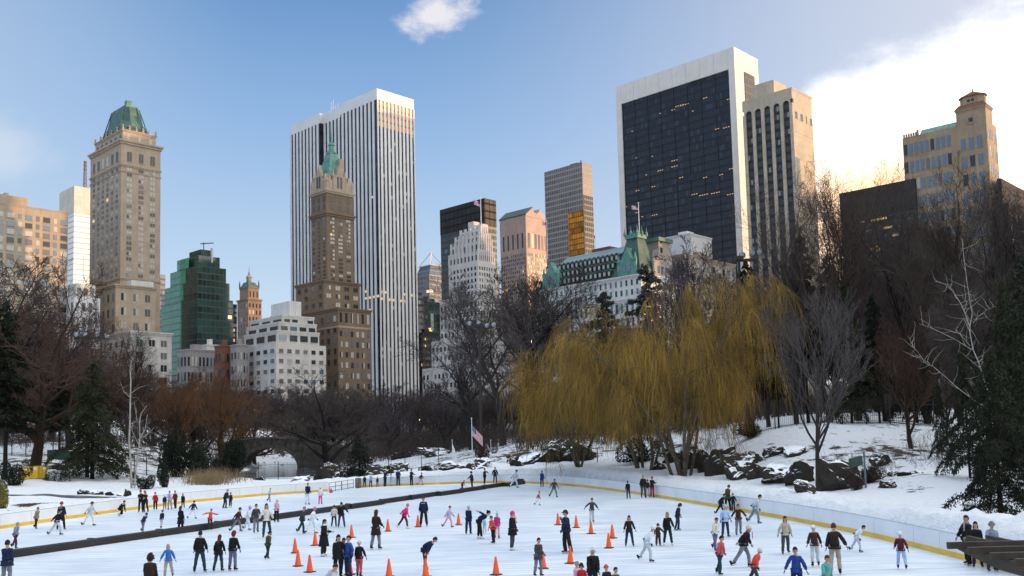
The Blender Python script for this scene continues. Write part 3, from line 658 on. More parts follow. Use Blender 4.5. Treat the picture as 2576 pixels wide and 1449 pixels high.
q = MB(); hx, hy = Lx*.46, Ly*.45; sq = lambda ax, ay, z: [(cx-ax, cy-ay, z), (cx+ax, cy-ay, z), (cx+ax, cy+ay, z), (cx-ax, cy+ay, z)]
q.rings([sq(hx, hy, zt+1), sq(hx*.62, hy*.72, zt+k1*.5), sq(2.0, 2.0, zt+k1)]); rf = b.part('roof', q, COPPER2)
spire(b, 'spire', cx, cy, zt+k1-.1, [(2.5, 0), (2.5, 1), (1.5, 1.2), (1.4, 4), (1.9, 4.3), (1.2, 5.5), (.75, (top-k1)*.55), (.3, (top-k1)*.85), (.06, top-k1+7)], COPPER2, 8, rf)
q = MB(); q.box((cx+1.0, 1.2, zt+8), (cx+3.6, 3.5, zt+17)); b.part('chimney', q, TAN)
g1 = b.sub(815, 705, 436, 744, 905); b.wall(g1, 0, BROWN, 'setback_block'); b.cornice(g1, g1[4]+.4, BROWN, .7, 1.3)
b.face('R', g1, 16, g1[4]-1, 4, 16, .5, .5, w=(4, 2, .5, .1, 0, 2), dbl=True); b.face('L', g1, 16, g1[4]-1, 4, 16, .4, .5, w=(5, 1, .4, .1, 0, 2))
g2 = b.sub(850, 775, 428, 757, 932); b.wall(g2, 0, BROWN, 'base_block'); b.cornice(g2, g2[4]+.4, BROWN, .7, 1.3); b.cornice(g2, g2[4]-8, TAN, .3, .8, 'band_course')
b.face('R', g2, 4, g2[4]-9, 6, 11, .45, .52, w=(4, 2, .5, .12, 0, 2), dbl=True); b.face('R', g2, g2[4]-7, g2[4]-1, 6, 1, .4, .75, w=(4, 2, 0, 0, 0, 1), dbl=True); b.face('L', g2, 4, g2[4]-2, 6, 12, .4, .52, w=(5, 1, .5, .1, 0, 2)); b.finish(BROWN)

# 8 white ribbed skyscraper
b = Bld('skyscraper', 'huge white ribbed skyscraper of thin marble piers and dark glass', 948, 222, 520, 731, 1041)
La, Lb, zt = b.La, b.Lb, b.zt
gm = glass('ribbed_glass', 3.9, 3.0, (0.02, 0.026, 0.036), (0.012, 0.013, 0.016), 0.0, lw=0.0, fw=.3, rough=.12, vary=.7, spec=.3)
q = MB(); q.box((.18, .18, 0), (Lb-.6, La*.40, zt-6)); q.box((2.8, La*.40, 0), (Lb-.6, La*.64, zt-6)); q.box((.18, La*.64, 0), (Lb-.6, La-.6, zt-6)); b.part('glass', q, gm)
marble = mat('white_marble', (0.72, 0.72, 0.72), 0.55, vary=.06, scale=.1); q = MB()
q.box((0, 0, zt-6.2), (Lb, La*.40, zt)); q.box((2.6, La*.40+.01, zt-6.2), (Lb, La*.64, zt)); q.box((0, La*.64+.01, zt-6.2), (Lb, La, zt)); b.part('parapet', q, marble)
piers = []
nR, nL = 10, 24
for c in range(nR+1): piers.append((Lb*c/nR - (.72 if c else 0), -.3, Lb*c/nR + (.72 if c < nR else 0), .3))
for c in range(1, nL+1):
    y = La*c/nL; xo = 2.6 if .40 < c/nL < .64 else 0; piers.append((xo-.15, y-.92, xo+.3, y+.92))
for p in piers:
    q = MB(); q.box((p[0], p[1], 0), (p[2], p[3], zt-6.1)); b.part('pier', q, marble)
q = MB(); q.box((.4, .10, at(948, 318, 520).z), (Lb-.62, .17, zt-6.2)); b.part('sunset_glow_panel', q, glass('painted_sunset_glow', 3.9, 3.0, (.75, .27, .02), (.30, .10, .01), 0, lw=0, fw=.3, rough=.35, vary=.5))  # golden reflection of the sunset, put into the panel's amber colour
for k in range(28):                          # lamps on behind the glass, here and there
    rr_ = b.rng
    if k < 12: b.wins.append(('R', (0, .18), Lb*(rr_.randrange(nR)+.5)/nR, at(990, 760, 535).z + rr_.choice((0, 0, 0, 3.9)), Lb/nR*.5, 1.4, 3, .05))
    elif k < 24: b.wins.append(('L', (.18, 0), La*(rr_.choice((0, 1, 2, 3, 4, 5))+.5)/nL, at(900, 752, 530).z + rr_.choice((0, 0, 3.9)), La/nL*.5, 1.4, 3, .05))
    else: b.wins.append(('L', (.18, 0), La*(rr_.choice((0, 1, 2, 3, 4, 5, 6, 7, 8, 16, 17, 18, 20, 22))+.5)/nL, 60+rr_.random()*(zt-75), La/nL*.5, 1.2, 3, .05))
for k in range(70): b.wins.append(('R', (0, .18), Lb*(b.rng.randrange(nR)+.5)/nR, 20 + 3.9*b.rng.randrange(int((zt-35)/3.9)), Lb/nR*.56, 2.0, b.rng.choice((1, 5, 5, 2, 1)), .05))
q = MB()
for dx_, hh in ((0, 7), (1.5, 9), (3, 6), (5, 8)): q.bar((6+dx_, La*.6, zt), (6+dx_, La*.6, zt+hh), .12, 4)
b.part('antenna', q, STEEL); b.finish()

# 9 black glass tower
b = Bld('office_tower', 'black glass tower with a flat top behind the white setback tower', 1218, 499, 650, 1107, 1247); box = (0, 0, b.Lb, b.La, b.zt)
b.wall(box, 0, glass('black_glass', 4.4, 3.2, (0.022, 0.035, 0.035), (0.012, 0.013, 0.014), 0.02, lw=.10, fw=.38, vary=.7, tint2=(.10, .14, .14), spec=.7))
b.wall((-.15, -.15, b.Lb+.15, b.La+.15, b.zt+.2), at(1218, 565, 650).z, glass('louvre', 5.2, 4.4, (.030, .030, .031), (.02, .02, .02), 0, vary=.4, rough=.5, spec=.2), 'louvre_band'); b.finish()

# 10 white setback tower
b = Bld('office_tower', 'white stone setback tower with stepped crown in front of the black glass tower', 1202, 655, 450, 1128, 1247)
m = stone('white_limestone', (0.60, 0.575, 0.55), vary=.08); box = (0, 0, b.Lb, b.La, b.zt); b.wall(box, 0, m, 'shaft')
b.face('R', box, 30, b.zt-2, 7, 20, .42, .56, w=(5, 1.5, 1, .1, 0, 3), m0=.03, m1=.03); b.face('L', box, 30, b.zt-2, 8, 20, .42, .56, w=(5, 1.2, 1, .1, 0, 3), m0=.03, m1=.03)
z0 = b.zt
for i, (cx_, ty, l, r, n) in enumerate(((1203, 633, 1131, 1241, 8), (1204, 606, 1136, 1236, 7), (1205, 590, 1147, 1231, 6), (1206, 575, 1160, 1224, 4))):
    t = b.tier(2.2*(i+1), cx_, ty, l, r); b.wall(t, z0, m, 'setback'); q = MB(); ribs(q, 'R', t, z0, t[4]+1.2, n, .42, .5); ribs(q, 'L', t, z0, t[4]+1.2, n, .42, .5); b.part('buttress', q, m)
    b.face('R', t, z0+.5, t[4]-1, n, 1, .4, .8, w=(5, 1, 0, 0, 0, 1)); b.face('L', t, z0+.5, t[4]-1, n, 1, .4, .8, w=(5, 1, 0, 0, 0, 1)); z0 = t[4]
q = MB(); q.box((t[0]+2, t[1]+6, z0), (t[0]+6, t[1]+10, z0+5)); q.box((t[0]+4, t[1]+2, z0), (t[0]+8, t[1]+5, z0+3.4)); b.part('chimney', q, m)
for (cx_, ty, Y, l, r, nR_, nL_) in ((1200, 740, 443, 1106, 1262, 9, 10), (1195, 845, 435, 1085, 1272, 11, 11), (1190, 915, 428, 1062, 1290, 13, 13)):
    g = b.sub(cx_, ty, Y, l, r); b.wall(g, 0, m, 'base_block'); nr = max(3, int((g[4]-6)/4.2)); nr = min(nr, 10)
    b.face('R', g, g[4]-2-nr*4.4, g[4]-2, nR_, nr, .42, .5, w=(5, 1.2, 1, .1, 0, 3)); b.face('L', g, g[4]-2-nr*4.4, g[4]-2, nL_, nr, .42, .5, w=(5, 1.2, 1, .1, 0, 3))
fp = b.loc(at(1211, 500, 456)); b.finish(m)
FLAG_TOWER = (at(1211, 590, 458), at(1211, 500, 458))

# 11 pink granite tower with split pediment
b = Bld('office_tower', 'pink granite tower with a split gable roof', 1322, 543, 620, 1257, 1374); b_ = b; La, Lb = b.La, b.Lb
ze = b.zt; zp = at(1367, 532, 640).z
q = MB(); q.box((0, 0, 0), (Lb, La, ze)); b.part('wall', q, PINK)
n = 12; prof = [(0, 0), (0, 1.5)]; cxm = Lb/2; rise = 6.5; rr = Lb*.17
prof = [(0, ze), (Lb, ze), (Lb, ze+1)] + [(Lb*.5 + rr, ze+rise*.72)] + [(Lb*.5 + rr*math.cos(a), ze+rise*.72 - rr*math.sin(a)) for a in [math.pi*k/8 for k in range(1, 8)]] + [(Lb*.5 - rr, ze+rise*.72), (0, ze+1)]
prof = [(0, ze), (Lb, ze), (Lb, ze+1.2), (Lb*.5+rr, ze+rise)] + [(Lb*.5 + rr*math.cos(math.pi*k/8), ze+rise - rr*1.0*math.sin(math.pi*k/8)) for k in range(1, 8)] + [(Lb*.5-rr, ze+rise), (0, ze+1.2)]
q = MB(); k = len(prof); q.add([(x, -.2, z) for x, z in prof] + [(x, La+.2, z) for x, z in prof], [tuple(range(k)), tuple(range(2*k-1, k-1, -1))] + [(i, k+i, k+(i+1) % k, (i+1) % k) for i in range(k)]); rf = b.part('pediment', q, PINK)
q = MB(); q.add([(-.3, -.5, ze+1.0), (Lb*.5-rr, -.5, ze+rise+.2), (Lb*.5-rr, La+.5, ze+rise+.2), (-.3, La+.5, ze+1.0), (-.3, -.5, ze+1.5), (Lb*.5-rr, -.5, ze+rise+.7), (Lb*.5-rr, La+.5, ze+rise+.7), (-.3, La+.5, ze+1.5)], [(0, 3, 2, 1), (4, 5, 6, 7), (0, 1, 5, 4), (1, 2, 6, 5), (2, 3, 7, 6), (3, 0, 4, 7)]); b.part('roof', q, DKCOP, rf)
za, zb_ = at(1322, 582, 620).z, at(1322, 622, 620).z
b.face('R', (0, 0, Lb, La), zb_, za, 4, 1, .62, .92, w=(5, 0, 0, 0, 0, 2), m0=.05, m1=.30); b.face('R', (0, 0, Lb, La), zb_, za, 5, 1, .3, .9, w=(5, 0, 0, 0, 0, 1), m0=.72, m1=.02)
for c in (1, 3, 5, 7, 9): b.face('L', (0, 0, Lb, La), zb_, za, 11, 1, .62, .95, w=(4, 0, 0, 0, 0, 1), cols=[c])
b.face('R', (0, 0, Lb, La), 60, zb_-3, 13, 24, .5, .62, w=(4, .3, .4, .15, 0, 3), m0=.03, m1=.03); b.face('L', (0, 0, Lb, La), 60, zb_-3, 13, 24, .5, .62, w=(4, .3, .4, .1, 0, 3), m0=.03, m1=.03); b.finish(PINK)

# 12 grey ribbed tower with a painted sun reflection
b = Bld('office_tower', 'slim grey gridded tower with a painted orange sun reflection low on its side', 1464, 407, 560, 1369, 1489); box = (0, 0, b.Lb, b.La, b.zt)
b.wall(box, 0, glass('grey_grid', 3.3, 1.75, (0.145, 0.14, 0.135), (0.31, 0.295, 0.28), 0.0, lw=.22, fw=.30, rough=.25, vary=.35))
zlo, zhi = at(1464, 640, 560).z, at(1464, 527, 560).z
q = MB(); q.box((-.2, .3, 40), (.01, b.La*.40, zhi)); b.part('sun_reflection_panel', q, glass('painted_sun_reflection', 3.3, 1.75, (0.66, 0.24, 0.03), (0.20, 0.07, 0.012), 0.0, lw=.15, fw=.2, rough=.3, vary=.75, metal=.2))  # reflected sun put into the panel's orange colour
q = MB(); q.box((.3, -.2, 40), (b.Lb-.3, .01, at(1464, 490, 560).z)); b.part('dark_glass_panel', q, glass('dark_bronze', 3.3, 1.75, (0.025, 0.022, 0.02), (.05, .045, .04), 0, lw=.2, fw=.3, vary=.4))
q = MB(); q.bar((4, 4, b.zt), (4, 4, b.zt+2.5), .4); q.box((3, 6, b.zt), (8, 12, b.zt+1.5)); b.part('roof_plant', q, DARKM); b.finish()

# 13 chateau hotel
b = Bld('grand_hotel', 'white chateau hotel with steep dark mansard and green corner pavilion', 1612, 688, 380, 1335, 1702)
La, Lb = b.La, b.Lb; m = stone('hotel_white', (0.62, 0.62, 0.61), vary=.08); brk = stone('hotel_side', (0.36, 0.32, 0.28)); zc = b.zt
zz = lambda py, dep=0: at(1612, py, 380+dep).z
q = MB(); q.box((0, 0, 0), (Lb, La, zc)); b.part('wall', q, m)
b.cornice((0, 0, Lb, La), zz(745), m, .9, 1.4); b.cornice((0, 0, Lb, La), zc, m, .8, 1.0)
b.face('L', (0, 0, Lb, La), 6, zz(750), 22, 9, .42, .62, w=(3, .8, .8, .1, 2.2, 2), m0=.01, m1=.01); b.face('L', (0, 0, Lb, La), zz(742), zc-1, 22, 2, .36, .6, w=(2, .6, .4, 0, 3, 1), m0=.01, m1=.01)
b.face('R', (0, 0, Lb, La), 6, zc-1, 7, 11, .42, .6, w=(3, .8, .8, .1, 2.2, 2))
zr = zz(629, 10); q = MB(); dp = 9.5                      # mansard slopes
A0 = [(1.0, 14, zc), (Lb-.5, 14, zc), (Lb-.5, La-.5, zc), (1.0, La-.5, zc)]; A1 = [(dp, 15, zr), (Lb-6, 15, zr), (Lb-6, La-6, zr), (dp, La-6, zr)]
slate = mat('dark_slate', (0.030, 0.040, 0.037), .65, vary=.35, scale=.25); q.rings([A0, A1]); rf = b.part('roof', q, slate)
for r_ in range(3):                                        # three rows of dormers
    for c in range(17):
        f = (r_+.35)/3.1; x = 1.0+(dp-1)*f; z = zc+(zr-zc)*f; y = 16+(La-19)*(c+.5+(r_ % 2)*.0)/17
        q = MB(); q.box((x-.5, y-.75, z), (x+2.2, y+.75, z+2.4), 0); q.box((x-.56, y-.5, z+.4), (x-.45, y+.5, z+2.0), 1); q.prism([(x-.6, y-.9), (x+2.2, y-.9), (x+2.2, y+.9), (x-.6, y+.9)], z+2.4, z+3.3, [(x-.6, y-.05), (x+2.2, y-.05), (x+2.2, y+.05), (x-.6, y+.05)], 0)
        q.build('dormer', [DKCOP, WIN[1]], rf)
q = MB(); q.box((dp, 15.5, zr+.01), (dp+6, La-8, zr+.5)); q.add([(dp-.5, 16, zr+.2), (dp-.5, La-10, zr+.2), (dp+4.5, La-10, zr+4.2), (dp+4.5, 16, zr+4.2), (dp+4.8, 16, zr), (dp+4.8, La-10, zr)], [(0, 3, 2, 1), (0, 1, 5, 4), (2, 3, 4, 5), (0, 4, 3), (1, 2, 5)])
b.part('skylight', q, glass('skylight_glass', 3.0, 1.9, (.12, .21, .22), (.05, .10, .09), 0, lw=.16, fw=.1, rough=.1, vary=.25), rf)
q = MB(); q.box((dp+6, La*.45, zr), (dp+14, La*.62, zr+6)); b.part('penthouse', q, REDB, rf)
q = MB()
for k in range(8): q.box((dp+7, 18+k*4.6, zr), (dp+8.5, 19.2+k*4.6+(k % 3), zr+1.8+(k*7 % 4)*.7))
q.lathe([(1.9, 0), (1.9, 2), (.3, 3.2)], (dp+8, 40, zr), 9); q.lathe([(1.6, 0), (1.6, 1.7), (.3, 2.8)], (dp+8, 45, zr), 9); b.part('roof_plant', q, STEEL, rf)
zt = zz(597, 6); q = MB()                                  # corner pavilion
P0 = [(.2, .2, zc), (13.5, .2, zc), (13.5, 13.5, zc), (.2, 13.5, zc)]; P1 = [(2.6, 2.6, zc+(zt-zc)*.55), (11, 2.6, zc+(zt-zc)*.55), (11, 11, zc+(zt-zc)*.55), (2.6, 11, zc+(zt-zc)*.55)]; P2 = [(4.2, 4.2, zt), (9.4, 4.2, zt), (9.4, 9.4, zt), (4.2, 9.4, zt)]
q.rings([P0, P1, P2]); pv = b.part('corner_pavilion', q, mat('pavilion_green', (.045, .095, .082), .6, vary=.3, scale=.3))
q = MB(); q.box((3.6, 3.6, zt), (10, 10, zt+1.6))
for (x, y) in ((3.6, 3.6), (10, 3.6), (3.6, 10), (10, 10), (6.8, 3.6), (3.6, 6.8)): q.lathe([(.45, 0), (.6, 1.4), (.2, 2.2), (.05, 4.2)], (x, y, zt+1), 6)
b.part('cresting', q, COPPER2, pv)
for (u, zf) in ((.35, .28), (.65, .28), (.5, .60)):
    q = MB(); x = .2+ (2.4/.55)*zf*.9 if zf < .55 else 2.9; y = 13.3*u+.3; z = zc+(zt-zc)*zf; q.box((x-.6, y-.6, z), (x+1.6, y+.6, z+2.0)); b.part('dormer', q, WIN[1], pv)
for (side, u) in (('L', 7.0), ('L', La-12), ('R', Lb*.55)):  # copper gables
    x, y = (0.4, u) if side == 'L' else (u, .4); gq = b.part('gable', gable(side, x, y, 7.5, zc-.2, 12, COPPER2, 3.0), COPPER2 if side == 'L' else brk)
    q = MB(); 
    for e in (-1.2, 1.2):
        if side == 'L': q.box((x-.45, y+e-.7, zc+1.5), (x-.29, y+e+.7, zc+4.5))
        else: q.box((x+e-.7, y-.45, zc+1.5), (x+e+.7, y-.29, zc+4.5))
    b.part('window', q, WIN[2], gq)
q = MB(); q.box((16, 2, zc), (Lb-.5, 14, zz(604, 20)-2)); b.part('side_attic', q, brk); q = MB(); q.box((15, 1, zz(604, 20)-2), (Lb, 15, zz(604, 20)-.4)); b.part('cornice', q, COPPER)
b.wins += [('R', (16, 2), 2+k*4.0, zc+4+r_*4, 1.5, 2.2, 0, .1) for k in range(int((Lb-19)/4)) for r_ in range(4)]
FLAG_HOTEL = (b.o.matrix_world, at(1609, 598, 390), at(1609, 512, 390)); b.finish(m)

# 14 black glass slab in a white travertine frame
b = Bld('skyscraper', 'wide dark glass skyscraper framed in white travertine', 1847, 118, 480, 1550, 1906); La, Lb, zt = b.La, b.Lb, b.zt
q = MB(); q.box((1.0, 0, 0), (Lb, La, zt)); b.part('wall', q, TRAV)
fr = MB(); zg = at(1840, 172, 481).z; wl = 3.6
fr.box((-.6, 0, 0), (1.02, wl, zt)); fr.box((-.6, La-wl, 0), (1.02, La, zt))
nb = 8
for k in range(nb): fr.box((-.6, wl+.06+(La-2*wl)*k/nb, zg), (1.02, wl+(La-2*wl)*(k+1)/nb-.06, zt))
b.part('travertine_frame', fr, TRAV)
sg = glass('dark_curtain', 3.95, (La-2*wl)/nb/6, (0.015, 0.018, 0.028), (0.006, 0.008, 0.012), 0.0, lw=.10, fw=.30, rough=.06, vary=.55, tint2=(.03, .04, .06), litk=1.5, litcol=(1, .68, .32), spec=.45)
q = MB(); q.box((.3, wl, 0), (1.03, La-wl, zg)); b.part('glass', q, sg)
q = MB(); ribs(q, 'L', (.3, wl, Lb, La-wl), 0, zg, nb, .014, .25); b.part('mullion', q, DARKM)
q = MB(); q.box((Lb*.36, -.25, 20), (Lb*.80, .01, at(1880, 187, 490).z)); q2 = b.part('side_glass', q, glass('side_curtain', 3.95, 2.4, (.02, .014, .012), (.008, .006, .005), 0, lw=.2, fw=.2, rough=.1, vary=.5))
for (px, py, nn_) in ((1700, 268, 4), (1712, 266, 4), (1690, 277, 2), (1742, 279, 1), (1660, 285, 1), (1820, 322, 3), (1800, 325, 2), (1690, 405, 3), (1690, 420, 3), (1655, 430, 3), (1710, 447, 2), (1640, 393, 1), (1600, 397, 1), (1590, 330, 1), (1760, 492, 4), (1790, 487, 4), (1740, 490, 3), (1830, 490, 3), (1600, 535, 2), (1640, 542, 3), (1615, 545, 1), (1810, 440, 2), (1835, 425, 2), (1770, 447, 2), (1640, 470, 2), (1600, 480, 2), (1575, 520, 1), (1830, 250, 2), (1770, 247, 2), (1625, 440, 1)):
    d_ = ray(px, py); n__ = BX; t_ = (Vector((b.C.x, b.C.y, 0)) - Vector((0, 0, CAMZ))).dot(n__)/d_.dot(n__); P_ = b.loc(Vector((0, 0, CAMZ)) + d_*t_)
    for j in range(nn_): b.wins.append(('L', (.3, 0), P_.y-j*1.5, P_.z, .8, .40, 3, .04))
b.finish()

# 15 beige tower with arched bays
b = Bld('apartment_tower', 'beige tower with five tall arched window bays beside the dark glass skyscraper', 1992, 222, 430, 1868, 2041); La, Lb, zt = b.La, b.Lb, b.zt
q = MB(); q.box((.9, 0, 0), (Lb, La, zt)); b.part('wall', q, CREAM)
nb = 5; cw = La*.94/nb; m = CREAM; fr = MB(); zs_ = at(1975, 262, 432).z
for k in range(nb+1):
    y = La*.03+cw*k; fr.box((-.5, max(0, y-cw*.17), 0), (.92, min(La, y+cw*.17), zs_))
fr.box((-.5, 0, zs_+cw*.42), (.92, La, zt))
for k in range(nb):                          # arches
    yc = La*.03+cw*(k+.5); r = cw*.33; N = 8
    for i in range(N):
        a0, a1 = math.pi*i/N, math.pi*(i+1)/N
        P = [(yc+r*math.cos(a0), zs_+r*math.sin(a0)), (yc+r*math.cos(a1), zs_+r*math.sin(a1)), (yc+cw*.5*(1 if i < N/2 else -1), zs_+cw*.421) if False else (yc+cw*.5*math.cos(a1)/max(abs(math.cos(a1)), abs(math.sin(a1))), zs_+cw*.421*min(1, max(0, math.sin(a1)/max(abs(math.cos(a1)), abs(math.sin(a1)))))), (yc+cw*.5*math.cos(a0)/max(abs(math.cos(a0)), abs(math.sin(a0))), zs_+cw*.421*min(1, max(0, math.sin(a0)/max(abs(math.cos(a0)), abs(math.sin(a0))))))]
        fr.add([(-.49, y, z) for y, z in P] + [(.9, y, z) for y, z in P], [(0, 1, 2, 3), (7, 6, 5, 4), (0, 4, 5, 1)])
b.part('arcade', fr, m)
ag = glass('bay_glass', 4.0, cw*.66/3, (.05, .05, .055), (.012, .011, .011), 0.0, lw=.12, fw=.42, rough=.15, vary=.6, tint2=(.26, .26, .25))
q = MB(); q.box((.2, La*.03, 0), (.93, La*.97, zs_+cw*.36)); b.part('glass', q, ag)
b.cornice((0, 0, Lb, La), zt+.5, CREAM, .15, 1.2, 'parapet')
b.wins += [('R', (0, 0), Lb*(.12+.07*k), zt-12, 1.1, 3.2, 0, .06) for k in (0, 1, 4, 5, 8, 11, 12)]
q = MB(); courses(q, 'R', (0, 0, Lb, La), 20, zt-20, 10, .02, .08); b.part('string_course', q, CREAM)
t = b.tier(22, 1946, 200, 1893, 1978); b.wall(t, zt, CREAM, 'penthouse'); b.finish()

# 16 tan apartment tower with belvedere
b = Bld('apartment_tower', 'tan apartment tower with a belvedere and blue windows above the right trees', 2478, 300, 400, 2270, 2506); La, Lb, zt = b.La, b.Lb, b.zt
m = stone('tan_brick', (0.36, 0.27, 0.19)); box = (0, 0, Lb, La, zt)
q = MB(); q.box((0, 0, 0), (Lb, La, zt)); b.part('wall', q, m)
tw = b.sub(2478, 264, 399.6, 2404, 2495); b.wall(tw, 0, m, 'tower'); b.cornice(tw, tw[4]+.4, m, .5, 1.0)
bw = (1.0, .3, 6, 0, .2, .4)
b.face('L', box, 20, zt-1.5, 9, 14, .66, .62, w=bw, m0=.40, m1=.0, depth=.12); b.face('L', tw, 20, tw[4]-11, 3, 14, .62, .62, w=bw, m0=.12, m1=.06); b.face('R', tw, 20, tw[4]-8, 4, 15, .35, .6, w=(3, 1, 2, 0, 0, 1)); b.face('R', box, 20, zt-2, 5, 14, .4, .6, w=(3, 1, 2, 0, 0, 1), m0=.5)
zt2 = tw[4]+.4; q = MB(); q.prism([(tw[0]-.6, tw[1]-.6), (tw[2]+.6, tw[1]-.6), (tw[2]+.6, tw[3]+.6), (tw[0]-.6, tw[3]+.6)], zt2, zt2+2.2, [(tw[0]+1.0, tw[1]+1.0), (tw[2]-1.0, tw[1]+1.0), (tw[2]-1.0, tw[3]-1), (tw[0]+1, tw[3]-1)]); rf = b.part('roof', q, REDB)
xa, ya, xb, yb = tw[0]+1.0, tw[1]+1.0, tw[2]-1.0, tw[3]-1.0
zb = at(2452, 243, 405).z; oc = cham(xa, ya, xb, yb, 2.2); q = MB(); q.prism(oc, zt2+2.0, zb); bel = b.part('belvedere', q, m)
q = MB(); q.prism(cham(xa-.5, ya-.5, xb+.5, yb+.5, 2.4), zb, zb+.6); q.prism(cham(xa-.3, ya-.3, xb+.3, yb+.3, 2.3), zb+.6, zb+3.0, cham((xa+xb)/2-.3, (ya+yb)/2-.3, (xa+xb)/2+.3, (ya+yb)/2+.3, .1)); q.lathe([(.1, 0), (.35, .6), (.1, 1.6)], ((xa+xb)/2, (ya+yb)/2, zb+2.9), 6); b.part('roof', q, REDB, bel)
for e in (-1, 1):
    q = MB(); ym = (ya+yb)/2+e*.85; q.box((xa-.1, ym-.6, zt2+3), (xa+.05, ym+.6, zb-1.2)); b.part('window', q, WIN[0], bel)
q = MB(); q.box((xb*.5+xa*.5-.8, ya-.1, zt2+3), (xb*.5+xa*.5+.8, ya+.05, zb-1.2)); b.part('window', q, WIN[0], bel)
q = MB(); yc = (tw[1]+tw[3])/2; q.rings([[(tw[0]-.25, yc+1.9*math.cos(i*.524), tw[4]-5+1.9*math.sin(i*.524)) for i in range(12)], [(tw[0]+.1, yc+1.9*math.cos(i*.524), tw[4]-5+1.9*math.sin(i*.524)) for i in range(12)]]); q.box((tw[0]-.4, yc-.85, tw[4]-5.85), (tw[0]-.24, yc+.85, tw[4]-4.15), 1); q.build('round_window', [m, WIN[0]], b.o)
q = MB(); q.add([(1.5, tw[3]+.5, zt+.02), (1.5, La*.80, zt+.02), (4.5, La*.80, zt+3.2), (4.5, tw[3]+.5, zt+3.2), (4.6, tw[3]+.5, zt), (4.6, La*.80, zt)], [(0, 3, 2, 1), (0, 1, 5, 4), (2, 3, 4, 5), (0, 4, 3), (1, 2, 5)]); b.part('glass_roof', q, COPPER2)
q = MB()
for k in range(6): q.box((-.3, La*.82+k*(La*.18/6), zt), (.6, La*.82+(k+.55)*(La*.18/6), zt+1.5))
q.box((-.3, La*.80, zt), (1.0, La*.82-.1, zt+2.4)); b.part('battlement', q, m); b.finish(m)
b = Bld('apartment_building', 'dark stepped building shoulder right of the belvedere tower', 2530, 440, 395, 2500, 2640); box = (0, 0, b.Lb, b.La, b.zt-12); b.wall(box, 0, DKBR); t = (4, 3, b.Lb, b.La, b.zt); b.wall(t, b.zt-12, DKBR, 'upper_storey'); b.face('R', box, 20, b.zt-14, 9, 14, .4, .5, w=(5, 1, 1, .1, 0, 1)); b.finish(m)

# 17 dark slab behind the bare trees
b = Bld('office_building', 'dark brown office slab with a few lit windows behind right hand trees', 2300, 449, 420, 2112, 2330); box = (0, 0, b.Lb, b.La, b.zt); b.wall(box, 0, glass('dark_office', 4.2, 2.4, (.035, .032, .030), (.055, .048, .044), .02, lw=.2, fw=.45, vary=.6, litk=1.0)); b.wall((-.15, -.15, b.Lb+.15, b.La+.15, b.zt), b.zt-14, DKBR, 'louvre_band'); b.face('L', box, 60, b.zt-16, 16, 14, .75, .36, w=(6, .35, 1.2, .16, 0, 2.5), keep=.8); b.wins += [('L', (0, 0), b.La*u_, b.zt-z_, 2.6, .9, 3, .12) for u_, z_ in ((.42, 15.5), (.46, 15.5), (.50, 15.5), (.55, 15.6), (.62, 20), (.36, 20), (.40, 20), (.70, 15.5), (.28, 24))]; b.finish()

# 18 smaller buildings
def plain(name, label, cpx, tpy, Y, l, r, m, nR_, nL_, nr, w, hf=.5, wf=.45, top=None, cat='building'):
    b = Bld(name, label, cpx, tpy, Y, l, r, cat=cat); box = (0, 0, b.Lb, b.La, b.zt); b.wall(box, 0, m); b.cornice(box, b.zt+.4, m, .3, 1.0)
    b.face('R', box, 5, b.zt-1.5, nR_, nr, wf, hf, w=w); b.face('L', box, 5, b.zt-1.5, nL_, nr, wf, hf, w=w)
    q = MB(); q.box((b.Lb*.3, b.La*.3, b.zt), (b.Lb*.6, b.La*.6, b.zt+3)); b.part('roof_house', q, m)
    if top: top(b)
    b.finish(m)
ww_ = (4, 1, 1, .1, 0, 2)
plain('town_house', 'low grey house with tall attic windows below green glass building', 470, 880, 420, 445, 545, GREY, 8, 3, 6, ww_, .6, .5)
plain('town_house', 'white attic house left of the red brick wall', 520, 868, 430, 505, 552, WHITE, 4, 2, 6, (6, 1, 0, 0, 0, 1))
plain('brick_house', 'narrow red brick house between attic house and white terraces', 556, 870, 410, 540, 590, REDB, 3, 2, 6, ww_)
plain('town_house', 'grey stone house tucked left of the white terraces', 596, 868, 405, 580, 625, GREY, 4, 2, 7, ww_)
plain('office_building', 'dark banded office block right of the white ribbed skyscraper', 1050, 745, 620, 1036, 1076, glass('banded', 4.0, 80, (.06, .06, .065), (.02, .02, .02), 0, lw=0, fw=.4, vary=.3), 3, 2, 20, (6, .5, 1, .3, 0, 3))
plain('office_building', 'teal glass office block low between two towers', 1078, 760, 640, 1066, 1110, glass('teal_glass', 4.0, 3, (.04, .11, .11), (.02, .03, .03), .03, lw=.1, fw=.3, vary=.5), 2, 2, 4, (4, 1, 2, 1, 0, 0))
plain('office_building', 'brown office block with a lit storey right of the white ribbed skyscraper', 1062, 838, 560, 1040, 1102, DKBR, 8, 5, 16, (5, .5, .5, .5, 0, 3), .45, .6)
b = Bld('office_tower', 'dark tower with a glass pyramid top behind the black glass tower', 1080, 690, 820, 1046, 1125); box = (0, 0, b.Lb, b.La, b.zt); gq = glass('pyr_glass', 4.2, 4.0, (.07, .08, .11), (.16, .17, .19), .02, lw=.08, fw=.22, vary=.5)
b.wall(box, 0, gq); cx, cy = b.Lb/2, b.La/2; q = MB(); q.prism([(0, 0), (b.Lb, 0), (b.Lb, b.La), (0, b.La)], b.zt+.01, b.zt+9, [(cx-7, cy-7), (cx+7, cy-7), (cx+7, cy+7), (cx-7, cy+7)]); rf = b.part('roof', q, gq)
q = MB(); apex = (cx, cy, b.zt+22)
